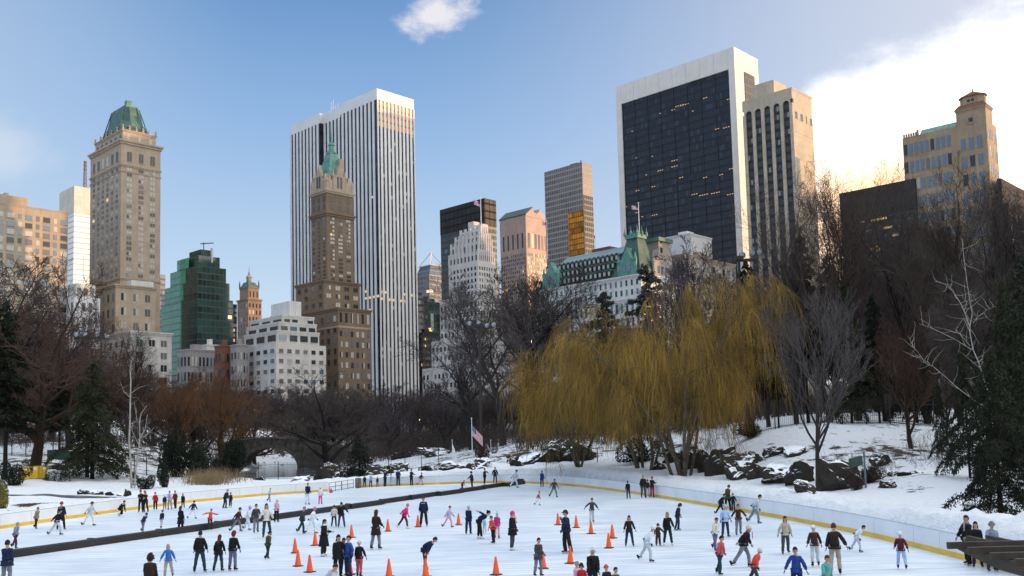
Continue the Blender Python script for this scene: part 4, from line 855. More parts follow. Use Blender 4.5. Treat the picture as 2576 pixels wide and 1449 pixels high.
for (x, y) in ((-8, -8), (8, -8), (8, 8), (-8, 8)): q.bar((cx+x, cy+y, b.zt+8.5), apex, .5, 4)
for e in range(4): c4 = [(-8, -8), (8, -8), (8, 8), (-8, 8)]; q.bar((cx+c4[e][0], cy+c4[e][1], b.zt+9), (cx+c4[(e+1) % 4][0], cy+c4[(e+1) % 4][1], b.zt+9), .5, 4)
b.part('pyramid_frame', q, STEEL, rf); b.finish()
plain('white_building', 'low white block behind the chateau hotel roof', 1735, 588, 440, 1660, 1790, WHITE, 3, 3, 3, (1, 1, 1, 0, 0, 1), .3, .3)
plain('apartment_building', 'tan apartment house right of the chateau hotel', 1720, 640, 400, 1690, 1850, stone('tan_house', (.33, .28, .23)), 10, 3, 14, ww_)

# unseen houses on the park's west side, added to block the low sun
for (x, y, lx, ly, h, lab) in ((255, 20, 34, 70, 88, 'unseen brown apartment house added beyond the right edge to shade the rink'), (262, 91, 34, 79, 96, 'unseen tan apartment house added beyond the right edge to shade the rink'), (258, 171, 32, 85, 84, 'unseen brick apartment house added beyond the right edge to shade the rink'), (250, 257, 30, 60, 62, 'unseen grey apartment house added beyond the right edge to shade the rink')):
    o = thing('apartment_building', lab, 'building', (x, y, 0)); q = MB(); q.box((0, 0, 0), (lx, ly, h)); q.box((6, 10, h), (lx-6, ly-20, h+9)); q.build('wall', glass('shade_block_wall', 3.4, 3.6, (.05, .05, .05), (.27, .21, .16), .02, lw=.5, fw=.45, vary=.5), o)  # unseen house added to shade the rink
    q = MB(); q.box((-.4, -.4, h), (lx+.4, ly+.4, h+1)); q.build('cornice', TAN, o)  # top of the added shade block
# ------------------------------------------------------------------ rink boards, barrier, gate
BOARD = mat('board_white', (0.74, 0.76, 0.78), 0.4, vary=.05, scale=.6); KICK = mat('kick_yellow', (0.78, 0.46, 0.02), 0.45, vary=.1, scale=.8); CAP = mat('cap_grey', (0.42, 0.50, 0.58), .5)
def resample(pts, step):
    out = [Vector(pts[0])]; acc = 0
    for a, b in zip(pts[:-1], pts[1:]):
        L = (b-a).length; n = max(1, round(L/step))
        out += [a.lerp(b, (i+1)/n) for i in range(n)]
    return out
def boards(name, label, pts):
    c = sum(pts, Vector())/len(pts); o = thing(name, label, 'rink boards', (pts[0].x, pts[0].y, 0)); org = Vector((pts[0].x, pts[0].y, 0)); pts = resample(pts, 3.2)
    for a, b in zip(pts[:-1], pts[1:]):
        a = a-org; b = b-org; d = (b-a).normalized(); n = Vector((-d.y, d.x, 0)); g = d*.022      # n points away from the ice on a run walked left to right
        def slab(q, z0, z1, i0, i1):
            P = [a+g+n*i0, b-g+n*i0, b-g+n*i1, a+g+n*i1]; q.prism([(p.x, p.y) for p in P], z0, z1)
        q = MB(); slab(q, 0, .95, 0, .09); p = q.build('board_panel', BOARD, o)
        q = MB(); slab(q, .02, .23, -.014, -.001); q.build('kick_plate', KICK, p)
        q = MB(); slab(q, .951, .985, -.012, .11); q.build('cap_rail', CAP, p)
    return o
boards('rink_boards', 'white rink boards with yellow kick plate along the left side up to the gate', LBW)
boards('rink_boards', 'long white rink boards with yellow kick plate curving round the far and right side', RBW)
STEELB = mat('blue_steel', (.12, .20, .28), .5)
ga, gb = gp(828, 1238.5), gp(889, 1228.5); o = thing('gate', 'blue steel rail gate standing in the gap of the rink boards', 'gate', ga); d = gb-ga
for k0, k1 in ((0, .49), (.51, 1)):
    q = MB(); a = d*k0; b = d*k1
    for z in (.12, .55, .98): q.bar(a+Vector((0, 0, z)), b+Vector((0, 0, z)), .035)
    for t in (0, .5, 1): p = a.lerp(b, t); q.bar(p+Vector((0, 0, .02)), p+Vector((0, 0, 1.02)), .035)
    q.build('gate_leaf', STEELB, o)
q = MB(); e = gp(894, 1228); e2 = gp(898, 1229)-e; q.bev((e.x, e.y-.15, 0), (e.x+.5, e.y+.9, 1.12), .03); tag(q.build('gate_post', mat('weathered_wood', (.16, .13, .10), .8, vary=.4), None), 'brown wooden end post of the boards beside the blue gate', 'post')
q = MB(); e = gp(833, 1240); q.lathe([(.14, 0), (.17, .05), (.17, .28), (.07, .36), (.06, .44)], (e.x, e.y, 0), 10); q.tube([(e.x-.12, e.y, .3), (e.x-.14, e.y, .48), (e.x+.05, e.y, .46)], .025, 5); tag(q.build('jug', mat('red_plastic', (.5, .06, .04), .4)), 'small red jug standing on the ice at the blue gate', 'jug')

BARR = mat('barrier_dark', (0.012, 0.010, 0.010), .6, vary=.5, scale=.7)
ba, bb = gp(22, 1404), gp(1312, 1217.5); o = thing('ice_divider', 'long low black padded divider running across the ice', 'divider', ba); d = bb-ba; n = 13; rg = random.Random(4)
yaw = math.atan2(d.y, d.x); L = d.length
for k in range(n):
    a, b = L*k/n+.03, L*(k+1)/n-.03; q = MB(); q.M = Matrix.Rotation(yaw, 4, 'Z') @ Matrix.Translation((0, rg.uniform(-.06, .06), 0)) @ Matrix.Rotation(R(rg.uniform(-.4, .4)), 4, 'Z'); q.bev((a, -.16, 0), (b, .16, .40), .05)
    if k == n-1: q.M = Matrix.Rotation(yaw, 4, 'Z'); q.bev((b-1.5, -.2, .36), (b+.3, .2, .58), .04)
    q.build('section', BARR, o)
    q = MB(); q.M = Matrix.Rotation(yaw, 4, 'Z'); q.box((b-.06, -.19, .0), (b+.12, .19, .44)); q.build('coupling', DARKM, o)

# ------------------------------------------------------------------ stone bridge over the pond
YB = 190; DPB = 6.5; RUB = mat('dark_rubble', (0.055, 0.048, 0.042), .9, vary=.6, scale=1.2, bump=.8, bscale=2.5)
tops = [(548, 1122), (575, 1113), (600, 1108), (640, 1104), (680, 1102.5), (720, 1104), (760, 1107), (800, 1112), (840, 1121), (870, 1131), (895, 1142)]
tw = [at(x, y, YB) for x, y in tops]; aL, aR, aT = at(608, 1171, YB), at(748, 1170, YB), at(680, 1127, YB)
o = thing('stone_bridge', 'dark rubble stone arch bridge over the frozen pond', 'bridge', (aT.x, YB, 0)); q = MB(); N = 72; cxa, ra, zs0 = (aL.x+aR.x)/2, (aR.x-aL.x)/2, .4; rise = aT.z-zs0
colx = np.linspace(tw[0].x, tw[-1].x, N); colx = np.sort(np.concatenate([colx, [aL.x-.01, aL.x+.01, aR.x-.01, aR.x+.01]])); ztop = np.interp(colx, [p.x for p in tw], [p.z for p in tw])
bot = [zs0 + rise*math.sqrt(max(0, 1-((x-cxa)/ra)**2)) if abs(x-cxa) < ra else -1.5 for x in colx]
q.rings([[(x-aT.x, 0, b), (x-aT.x, 0, t), (x-aT.x, DPB, t), (x-aT.x, DPB, b)] for x, t, b in zip(colx, ztop, bot)]); q.build('wall', RUB, o)
q = MB(); q.rings([[(x-aT.x, -.15, t+.003), (x-aT.x, -.15, t+.3), (x-aT.x, .5, t+.3), (x-aT.x, .5, t+.003)] for x, t in zip(colx, ztop)]); q.rings([[(x-aT.x, DPB-.5, t+.003), (x-aT.x, DPB-.5, t+.3), (x-aT.x, DPB+.15, t+.3), (x-aT.x, DPB+.15, t+.003)] for x, t in zip(colx, ztop)]); q.build('coping', mat('coping', (.10, .09, .085), .9, vary=.4), o)
q = MB()
for k in range(25):
    a0, a1 = math.pi*k/25+.008, math.pi*(k+1)/25-.008; P = [(cxa-aT.x+(ra+e)*math.cos(a), zs0+(rise+e)*math.sin(a)) for e, a in ((-.02, a0), (-.02, a1), (.6, a1), (.6, a0))]
    q.add([(x, -.12, z) for x, z in P]+[(x, .1, z) for x, z in P], [(0, 1, 2, 3), (7, 6, 5, 4), (0, 4, 5, 1), (1, 5, 6, 2), (2, 6, 7, 3), (3, 7, 4, 0)])
q.build('arch_ring', mat('arch_stone', (.075, .065, .06), .9, vary=.5, scale=2), o)

# ------------------------------------------------------------------ iron fences
IRON = mat('black_iron', (.012, .012, .014), .6)
def fence(label, pts, h, pitch=.19, th=.024):
    P = resample([on(*p) for p in pts], 2.6); o = thing('iron_fence', label, 'fence', P[0]); org = P[0].copy()
    for a, b in zip(P[:-1], P[1:]):
        a = Vector((a.x, a.y, ground(a.x, a.y)))-org; b = Vector((b.x, b.y, ground(b.x, b.y)))-org; q = MB()
        for z in (.18, h-.28): q.bar(a+Vector((0, 0, z)), b+Vector((0, 0, z)), .028, 4)
        m = max(2, int((b-a).length/pitch))
        for k in range(1, m): p = a.lerp(b, k/m); q.bar(p+Vector((0, 0, .02)), p+Vector((0, 0, h)), th*.62, 3)
        q.build('railing', IRON, o)
        q = MB(); q.box((a.x-.05, a.y-.05, a.z-.4), (a.x+.05, a.y+.05, a.z+h+.12)); q.build('post', IRON, o)
    return o
fence('black iron fence on the snowy hill behind the willows on the right', [(1845, 1072, 101), (1950, 1070, 98.5), (2060, 1068, 97), (2180, 1067, 96), (2300, 1070, 95), (2400, 1075, 97)], 2.4)
fence('black iron fence between the pond and the rink, climbing to the right', [(600, 1205, 132), (700, 1207, 130), (810, 1203, 128.5), (936, 1184, 128), (1060, 1172, 130), (1189, 1153, 133), (1290, 1128, 142), (1345, 1112, 150)], 2.3)
fence('black iron fence behind the yellow cabinets and white birch', [(-40, 1172, 140), (100, 1176, 137), (200, 1180, 134), (307, 1192, 125), (400, 1195, 122)], 2.2)
q = MB(); P = resample([on(118, 1195, 132), on(170, 1195, 131), on(205, 1195, 130)], 3); 
for a, b in zip(P[:-1], P[1:]): q.prism([(a.x, a.y), (b.x, b.y), (b.x, b.y+.06), (a.x, a.y+.06)], a.z-.2, a.z+1.25)
tag(q.build('windscreen', mat('green_cloth', (.02, .06, .04), .8)), 'low dark green windscreen behind the white racks', 'screen')

# ------------------------------------------------------------------ rocks
def rock_mat():
    m = bpy.data.materials.new('schist'); m.use_nodes = True; t = NT(m.node_tree)
    b = t.n('ShaderNodeBsdfPrincipled'); o = t.n('ShaderNodeOutputMaterial'); t.t.links.new(b.outputs[0], o.inputs[0])
    g = t.n('ShaderNodeNewGeometry'); s = t.n('ShaderNodeSeparateXYZ'); t.put(s.inputs[0], g.outputs['Normal']); v = g.outputs['Position']
    f = t.noise(v, 1.1, 5, .65); f2 = t.noise(v, 4.0, 5, .7)
    rk = t.mix(f2, (.010, .009, .008), (.062, .052, .040))
    sn = t.ss(t.m('ADD', s.outputs[2], t.m('MULTIPLY', t.m('SUBTRACT', f, .5), .9)), .66, .76)
    t.put(b.inputs['Base Color'], t.mix(sn, rk, (.84, .87, .92))); b.inputs['Roughness'].default_value = .85; b.inputs['Specular IOR Level'].default_value = .2
    bp = t.n('ShaderNodeBump'); bp.inputs['Strength'].default_value = .7; t.put(bp.inputs['Height'], f2); t.t.links.new(bp.outputs[0], b.inputs['Normal'])
    return m
ROCK = rock_mat(); ROCKS = []
for s in range(6):                          # blocky schist: hull of random points, roughened
    rg = random.Random(s+40); bm = bmesh.new()
    for i in range(15):
        v = Vector((rg.uniform(-1, 1), rg.uniform(-1, 1), rg.uniform(-.6, .8))); v = v/max(.75, max(abs(v.x), abs(v.y))) if rg.random() < .5 else v; bm.verts.new(v)
    g = bmesh.ops.convex_hull(bm, input=bm.verts); bmesh.ops.delete(bm, geom=list({x for x in g['geom_interior']+g['geom_unused'] if isinstance(x, bmesh.types.BMVert)}), context='VERTS')
    bmesh.ops.triangulate(bm, faces=bm.faces); bmesh.ops.subdivide_edges(bm, edges=bm.edges, cuts=7, use_grid_fill=True)
    for v in bm.verts:
        p = v.co.copy(); v.co = p*(1+.24*noise.fractal(p*1.9+Vector((s*7, 0, 0)), 1, 2, 4)) + Vector((0, 0, .10*noise.noise(Vector((p.x*3, p.y*3, s)))))
    me = bpy.data.meshes.new('rock'); bm.to_mesh(me); bm.free(); me.materials.append(ROCK); ROCKS.append(me)
rk_n = 0
def rock(px, py, Y, wpx, hpx, label, group=None, tall=1.0):
    """py is the foot of the rock; sizes in picture units"""
    global rk_n
    k = Y/F; p = on(px, py, Y); o = bpy.data.objects.new('rock', ROCKS[rk_n % 6]); rk_n += 1; COL.objects.link(o); rg = random.Random(rk_n)
    w2, h = wpx*k*.62, hpx*k*1.25; o.scale = (w2, w2*rg.uniform(.6, .9), h*.85*tall); tl = .08 if wpx > hpx*2.2 else 1; o.rotation_euler = (tl*rg.uniform(-.35, .35), tl*rg.uniform(-.3, .3), rg.uniform(-.6, .6)+(math.pi if rg.random() < .5 else 0))
    o.location = (p.x, p.y, p.z+h*.22); tag(o, label, 'rock', group); return o
G1 = 'dark snow capped rocks on the slope behind the far boards'
for a in ((1327,1158,117,56,26,'long low dark rock at the left end of the slope outcrop'), (1375,1168,116,60,40,'black rock in the outcrop left of the willow stems, with snow on its back'), (1420,1172,114,70,46,'big dark outcrop block left of the willow stems'),
          (1462,1168,112,54,40,'dark rock just left of the leftmost willow stems'), (1285,1135,122,22,12,'small dark rock high on the open snow slope'), (1292,1150,120,26,12,'small dark rock in the snow slope, below a smaller one'), (1300,1172,115,34,12,'flat dark rock close to the far snow bank'),
          (1662,1186,95,36,26,'dark rock between the middle willow stems'), (1690,1160,98,34,24,'black rock behind the middle willow stems'), (1740,1180,92,52,48,'black rock left of the big willow trunk'), (1775,1196,90,44,40,'black rock at the foot of the big willow, on its left'),
          (1815,1206,86,64,62,'large black rock right behind the big willow trunk'), (1865,1206,82,72,58,'mossy black rock face right of the big willow'), (1915,1210,80,70,44,'long dark rock ledge right of the big willow'), (1965,1212,77,66,40,'dark ledge with snow on top, left of the vase shaped tree'), (2005,1205,75,60,44,'dark rock left of the vase shaped tree trunk'),
          (1905,1165,86,40,20,'black rock on the slope above the ledges'), (1950,1160,86,48,22,'black rock pair on the slope, above the long ledge'), (2000,1168,84,44,24,'black rock up the slope near the vase shaped tree'), (2030,1190,77,34,26,'dark rock half under snow just left of the vase shaped tree')):
    rock(*a, group=G1)
rock(2110, 1226, 68, 100, 60, 'big brown boulder right of the vase shaped tree'); rock(2207, 1172, 76, 38, 26, 'brown rock uphill right of the green lamp box'); rock(2034, 1262, 61, 54, 24, 'brown rock with a snow cap by the right boards', tall=1.2)
rock(2240, 1196, 70, 26, 12, 'small dark stone right of the dark bush'); rock(2275, 1192, 69, 30, 9, 'flat dark stone at the foot of the right hill'); rock(2310, 1182, 70, 34, 9, 'flat dark stone under the right hand conifers'); rock(2232, 1222, 65, 36, 14, 'dark stone in front of the green lamp box')
for a in ((815,1204,121,40,30,'rounded boulder under snow, left one of the pair near the gate'), (843,1210,118,56,38,'rounded boulder under snow, right one of the pair near the gate'), (822,1186,124,34,16,'snow covered stone above the boulder pair'), (948,1204,116,46,26,'brown rock in the snow bank behind the children at the boards'), (988,1170,130,36,20,'dark rock on the snow below the iron fence'), (1006,1200,116,40,22,'snowy rock behind the man in black at the boards'),
          (1142,1182,117,54,17,'dark rock in the bank left of the flag pole'), (1200,1182,116,58,22,'broad dark rock at the foot of the flag pole'), (1102,1140,160,70,20,'broad flat rock under snow beyond the iron fence'), (1010,1146,165,44,14,'flat rock on the snow field beyond the fence'), (655,1212,125,30,12,'small dark stone in the bank below the bridge'), (760,1214,121,40,12,'low dark rock in the bank below the bridge')):
    rock(*a)
for i, (x, y) in enumerate(((201, 1236), (222, 1246), (245, 1247), (275, 1244), (300, 1243), (320, 1242))):
    rock(x, y, 96-i*.4, (14, 24, 22, 17, 20, 16)[i], (9, 9, 12, 9, 9, 14)[i], ('smallest edging stone at the left end of the row beside the path', 'flat edging stone beside the path, second from the left', 'pointed edging stone in the middle of the row beside the path', 'square edging stone beside the path, left of the birch', 'low edging stone just left of the birch', 'upright edging stone at the birch foot')[i], 'edging stones along the path')

# ------------------------------------------------------------------ cabinets and racks on the left
YEL = mat('cabinet_yellow', (.62, .40, .03), .5, vary=.08); NOTE = mat('paper', (.75, .74, .72), .7)
for i in range(3):
    x0 = 45+i*24; p = at(x0, 1205-i*2, 111+i*.8); g = ground(p.x, p.y); o = thing('cabinet', ('leftmost yellow metal cabinet beside the dark bush', 'middle yellow metal cabinet of three', 'rightmost yellow metal cabinet beside the white racks')[i], 'cabinet', (p.x, p.y, g-.05), R(12), 'yellow metal cabinets')
    wd = 1.10; q = MB(); q.bev((0, 0, .08), (wd, .9, 1.55), .02); q.build('body', YEL, o)
    q = MB(); q.box((.06, -.03, .14), (wd/2-.01, -.002, 1.48)); q.build('door', YEL, o); q = MB(); q.box((wd/2+.01, -.03, .14), (wd-.06, -.002, 1.48)); dr = q.build('door', YEL, o)
    q = MB(); q.box((wd*.60, -.036, 1.12), (wd*.88, -.031, 1.38)); q.build('notice', NOTE, dr); q = MB(); q.box((wd*.53, -.05, .75), (wd*.56, -.03, .9)); q.build('handle', DARKM, dr)
WHITEM = mat('white_metal', (.72, .73, .75), .5)
for i, (xa, xb) in enumerate(((119, 139), (141, 154))):
    p = at(xa, 1203, 112); g = ground(p.x, p.y); wd = (xb-xa)*112/F; o = thing('rack', ('wide white lattice rack beside the yellow cabinets', 'narrow white lattice rack right of the wide one')[i], 'rack', (p.x, p.y, g), R(8), 'white racks')
    q = MB()
    for y in (0, .5):
        for k in range(4): q.bar((wd*k/3, y, 0), (wd*k/3, y, 1.05), .03, 4)
        for z in (.1, .4, .7, 1.0): q.bar((0, y, z), (wd, y, z), .03, 4)
    for x in (0, wd):
        for z in (.1, 1.0): q.bar((x, 0, z), (x, .5, z), .03, 4)
    q.build('frame', WHITEM, o); q = MB(); q.bev((.02, -.02, 1.08), (wd-.02, .52, 1.24), .03); q.build('top_tray', WHITEM, o); q = MB(); q.box((wd*.75, -.05, .45), (wd*.85, -.03, .6)); q.build('latch', DARKM, o)

# ------------------------------------------------------------------ lamps
LENS = mat('lamp_lens', (.28, .30, .33), .08, metal=.6, vary=.1); POLE = mat('lamp_pole', (.022, .020, .02), .6)
def flood(px, ytop, Y, heads, label, base=None):
    p = on(px, 1100, Y) if base is None else base; zt = at(px, ytop, Y).z; o = thing('floodlight_mast', label, 'floodlight', p); q = MB(); h = zt-p.z
    q.tube([(0, 0, 0), (0, 0, h*.5), (0, 0, h)], [.24, .20, .15], 8); q.build('pole', POLE, o)
    q = MB(); xs_ = [(at(x, y, Y).x-p.x) for x, y in heads]; q.box((min(xs_+[0])*.8-.3, -.15, h-.25), (max(xs_+[0])*.8+.3, .15, h+.05)); q.box((-.45, -.3, h-.1), (.45, .3, h+.35)); q.build('crossarm', POLE, o)
    for (x, y) in heads:
        c = at(x, y, Y); dx, dz = c.x-p.x, c.z-p.z; q = MB(); q.M = Matrix.Translation((dx, -.2, dz)) @ Matrix.Rotation(R(100), 4, 'X'); q.lathe([(.10, -.5), (.22, -.35), (.36, 0), (.38, .02)], n=12); hd = q.build('lamp_head', POLE, o)
        q = MB(); q.M = Matrix.Translation((dx, -.2, dz)) @ Matrix.Rotation(R(100), 4, 'X'); q.lathe([(.34, .021), (.30, .07), (.15, .11), (.01, .12)], n=12); q.build('lens', LENS, hd)
        q = MB(); q.tube([(dx, .05, dz+.1), (dx*.9, .1, h)], .05, 4); q.build('bracket', POLE, hd)
flood(220, 848, 118, [(192, 842), (216, 843), (245, 841), (270, 845)], 'floodlight mast with four lamps before the grand tan hotel on the left')
flood(1211, 820, 135, [(1181, 814), (1204, 814), (1225, 819), (1242, 817)], 'floodlight mast with four lamps left of the leaning bare tree')
flood(1879, 652, 104, [(1892, 639), (1910, 637), (1866, 643)], 'floodlight mast above the right willow')
GLOBE = mat('lit_globe', (.9, .7, .4), .5, emit=(1, .62, .28, 9))
for i, (px, py, Y, lab) in enumerate(((786, 1072, 236, 'small lit park lamp behind the bridge'), (899, 1034, 262, 'small lit park lamp right of the big dark tree'), (1055, 1058, 250, 'brightest lit park lamp beyond the snow field'), (642, 1034, 240, 'small lit park lamp on the hill left of the bridge'))):
    c = at(px, py, Y); g = ground(c.x, c.y); o = thing('park_lamp', lab, 'street lamp', (c.x, c.y, g), 0, 'park lamps'); h = max(2.5, c.z-g); q = MB(); q.lathe([(.16, 0), (.10, .4), (.06, .6), (.05, h-.3), (.12, h-.2)], n=7); q.build('pole', POLE, o)
    q = MB(); q.lathe([(.05, h-.2), (.22, h-.02), (.24, h+.12), (.12, h+.32), (.02, h+.4)], n=8); q.build('globe', GLOBE, o)
c = on(2178, 1222, 66); o = thing('lamp_post', 'green lamp box on a grey post on the right slope', 'lamp post', c); q = MB(); h = 90*66/F; q.lathe([(.08, 0), (.06, h)], n=8); q.bar((0, 0, h*.96), (-.55, 0, h*.96), .03); q.build('post', mat('grey_post', (.13, .15, .17), .6), o)
q = MB(); q.M = Matrix.Translation((-.62, 0, h*.72)) @ Matrix.Rotation(R(-14), 4, 'Y'); q.prism([(-.42, -.25), (.36, -.25), (.36, .25), (-.42, .25)], -.28, .30, [(-.30, -.3), (.48, -.3), (.48, .3), (-.30, .3)]); q.build('lamp_box', mat('green_box', (.035, .06, .05), .6), o)
c = on(1504, 1180, 107); o = thing('signboard', 'small dark blank signboard on a post below the left willow', 'sign', c); q = MB(); q.bar((0, 0, 0), (0, 0, 1.5), .06); q.build('post', mat('grey_post', (.1, .1, .1)), o); q = MB(); q.M = Matrix.Rotation(R(10), 4, 'Y'); q.bev((-1.0, -.05, .5), (-.25, .03, 1.1), .01); q.build('panel', DARKM, o)

# ------------------------------------------------------------------ flags
FR, FW, FB = mat('flag_red', (.42, .03, .06), .7), mat('flag_white', (.72, .72, .74), .7), mat('flag_blue', (.02, .03, .14), .7)
def us_flag(o, z, wl, hl, droop, par):
    nx_, ny_ = 20, 13; v = []; f = []; mi = []
    for j in range(ny_+1):
        for i in range(nx_+1):
            u, w_ = i/nx_, j/ny_; sag = droop*(u*wl); x = u*wl*(1-droop*.55); y = .10*math.sin(u*9+w_*2)*wl*.4
            v.append((x, y, z-hl*w_-sag*.85))
    for j in range(ny_):
        for i in range(nx_):
            a = j*(nx_+1)+i; f.append((a, a+1, a+nx_+2, a+nx_+1)); mi.append(2 if (i < 8 and j < 7) else (0 if j % 2 == 0 else 1))
    me = bpy.data.meshes.new('flag'); me.from_pydata(v, [], f)
    for m in (FR, FW, FB): me.materials.append(m)
    me.polygons.foreach_set('material_index', mi); fo = link('flag', me); fo.parent = par
    st = MB(); s = wl*.012
    for r_ in range(5):
        for c_ in range(6): st.lathe([(s, -s), (s, s)], (wl*.4*(c_+.5)/6*(1-droop*.55), -.10*math.sin(.3)*0-.02-.0, z-hl*.538*(r_+.5)/5-droop*wl*.4*(c_+.5)/6*.85), 5)
    so = st.build('stars', FW, fo)
    sol_ = fo.modifiers.new('thickness', 'SOLIDIFY'); sol_.thickness = .012
def pole(px, ybase, ytop, Y, label, base=None, r=.05, top=None):
    b_ = base if base is not None else on(px, ybase, Y); t_ = top if top is not None else at(px, ytop, Y); o = thing('flag_pole', label, 'flag pole', b_); h = t_.z-b_.z
    q = MB(); q.lathe([(r*1.6, -.2), (r*1.5, .1), (r, .15), (r*.7, h)], n=8); q.lathe([(.01, h), (r*1.6, h+r), (r*1.6, h+r*2), (.01, h+r*3.2)], n=8); q.build('pole', WHITEM, o); return o, h
o, h = pole(1189, 1180, 1054, 116, 'white flag pole with a drooping striped flag behind the far boards'); us_flag(o, h-.7, 2.2, 1.3, .75, o)
o, h = pole(1139, 1182, 1108, 117, 'slim white pole with a plain white pennant left of the big flag', r=.035); q = MB(); q.add([(.02, 0, h-.4), (.25, .1, h-1.0), (.75, -.1, h-2.6), (.7, .1, h-3.3), (.35, -.05, h-2.9), (.03, .05, h-2.4)], [(0, 5, 4, 3, 2, 1)]); fo = q.build('pennant', FW, o); fo.modifiers.new('t', 'SOLIDIFY').thickness = .015
pole(1236, 1176, 1108, 117, 'slim bare white pole right of the big flag', r=.035)
o, h = pole(0, 0, 0, 0, 'tall white flag pole on top of the white setback tower', base=FLAG_TOWER[0], top=FLAG_TOWER[1], r=.22); q = o; us_flag(o, h-1.5, -4.0, 2.6, .35, o)
o, h = pole(0, 0, 0, 0, 'white flag pole on the corner pavilion of the chateau hotel', base=FLAG_HOTEL[1], top=FLAG_HOTEL[2], r=.18); us_flag(o, h-1.0, -3.0, 1.7, .1, o)
o, h = pole(0, 0, 0, 0, 'white flag pole on the left end of the chateau hotel roof', base=at(1378, 650, 420), top=at(1376, 556, 420), r=.16); us_flag(o, h-1.0, -2.6, 1.8, .5, o)
o, h = pole(0, 0, 0, 0, 'short pole with a small flag on the chateau hotel roof ridge', base=at(1498, 622, 400), top=at(1499, 592, 400), r=.12); us_flag(o, h-.3, -1.8, 1.6, .6, o)

# ------------------------------------------------------------------ pergola corner, bottom right
TIM = mat('dark_timber', (.030, .022, .015), .75, vary=.45, scale=1.4, bump=.3)
p0 = at(2383, 1364, 22); o = thing('pergola', 'dark brown timber pergola roof corner in the lower right', 'pergola', (p0.x, p0.y, 0)); zb = p0.z
for k in range(6):
    x0 = 0.0; y = -k*.98; q = MB(); q.bev((x0, y-.06, zb-.15), (x0+9, y+.06, zb), .008); q.build('beam', TIM, o)
for x in (1.03, 1.5, 2.75, 4.2, 5.6):
    q = MB(); q.bev((x, .07, zb-.14), (x+.1, 1.3, zb-.012), .006); q.build('rafter', TIM, o)
q = MB(); q.rings([[(.33, y, z0), (.45, y, z0), (.45, y, zb-.153), (.33, y, zb-.153)] for y, z0 in ((.35, zb-.18), (-.6, zb-.30), (-1.6, zb-.40), (-6.5, zb-.42))]); q.build('girder', TIM, o)
q = MB(); q.box((.46, -5.1, zb-.36), (9, -5.0, zb-.153)); q.box((.46, -1.1, zb-.36), (9, -1.0, zb-.153)); q.build('cross_beam', TIM, o)
for (x, y) in ((3.6, -1.0), (3.6, -4.2), (8.2, -1.0), (8.2, -4.2)):
    q = MB(); q.bev((x-.12, y-.12, -.1), (x+.12, y+.12, zb-.151), .01); q.build('post', TIM, o)
# ------------------------------------------------------------------ vegetation
def seg_mesh(name, seg, sides=3, norm=1.0):
    """many tapered sticks as one mesh: rows p0(3) p1(3) r0 r1"""
    s = np.asarray(seg, float); p0, p1, r0, r1 = s[:, 0:3], s[:, 3:6], s[:, 6], s[:, 7]; d = p1-p0; d /= np.linalg.norm(d, axis=1)[:, None]+1e-9
    ref = np.where(np.abs(d[:, 2:3]) < .9, np.array([[0, 0, 1.0]]), np.array([[1.0, 0, 0]])); a = np.cross(d, ref); a /= np.linalg.norm(a, axis=1)[:, None]+1e-9; b = np.cross(d, a)
    n = len(s); V = np.empty((n, 2, sides, 3))
    for k in range(sides):
        t = 2*math.pi*k/sides; o = a*math.cos(t)+b*math.sin(t); V[:, 0, k] = p0+o*r0[:, None]; V[:, 1, k] = p1+o*r1[:, None]
    base = (np.arange(n)*2*sides)[:, None]; Fq = []
    for k in range(sides): j = (k+1) % sides; Fq.append(base+np.array([[k, j, sides+j, sides+k]]))
    return np_mesh(name, V.reshape(-1, 3)/norm, np.concatenate(Fq))
def leaf_mesh(name, C, D, ln, wd, rng, norm=1.0):
    """flat little sprays at C pointing along D"""
    n = len(C); D = D/(np.linalg.norm(D, axis=1)[:, None]+1e-9); r = rng.normal(size=(n, 3)); S_ = np.cross(D, r); S_ /= np.linalg.norm(S_, axis=1)[:, None]+1e-9
    ln = ln*rng.uniform(.6, 1.3, (n, 1)); wd = wd*rng.uniform(.6, 1.3, (n, 1))
    V = np.stack([C-D*ln*.5, C+S_*wd*.5-D*ln*.1, C+D*ln*.5, C-S_*wd*.5-D*ln*.1], 1).reshape(-1, 3)
    return np_mesh(name, V/norm, np.arange(n*4).reshape(n, 4))

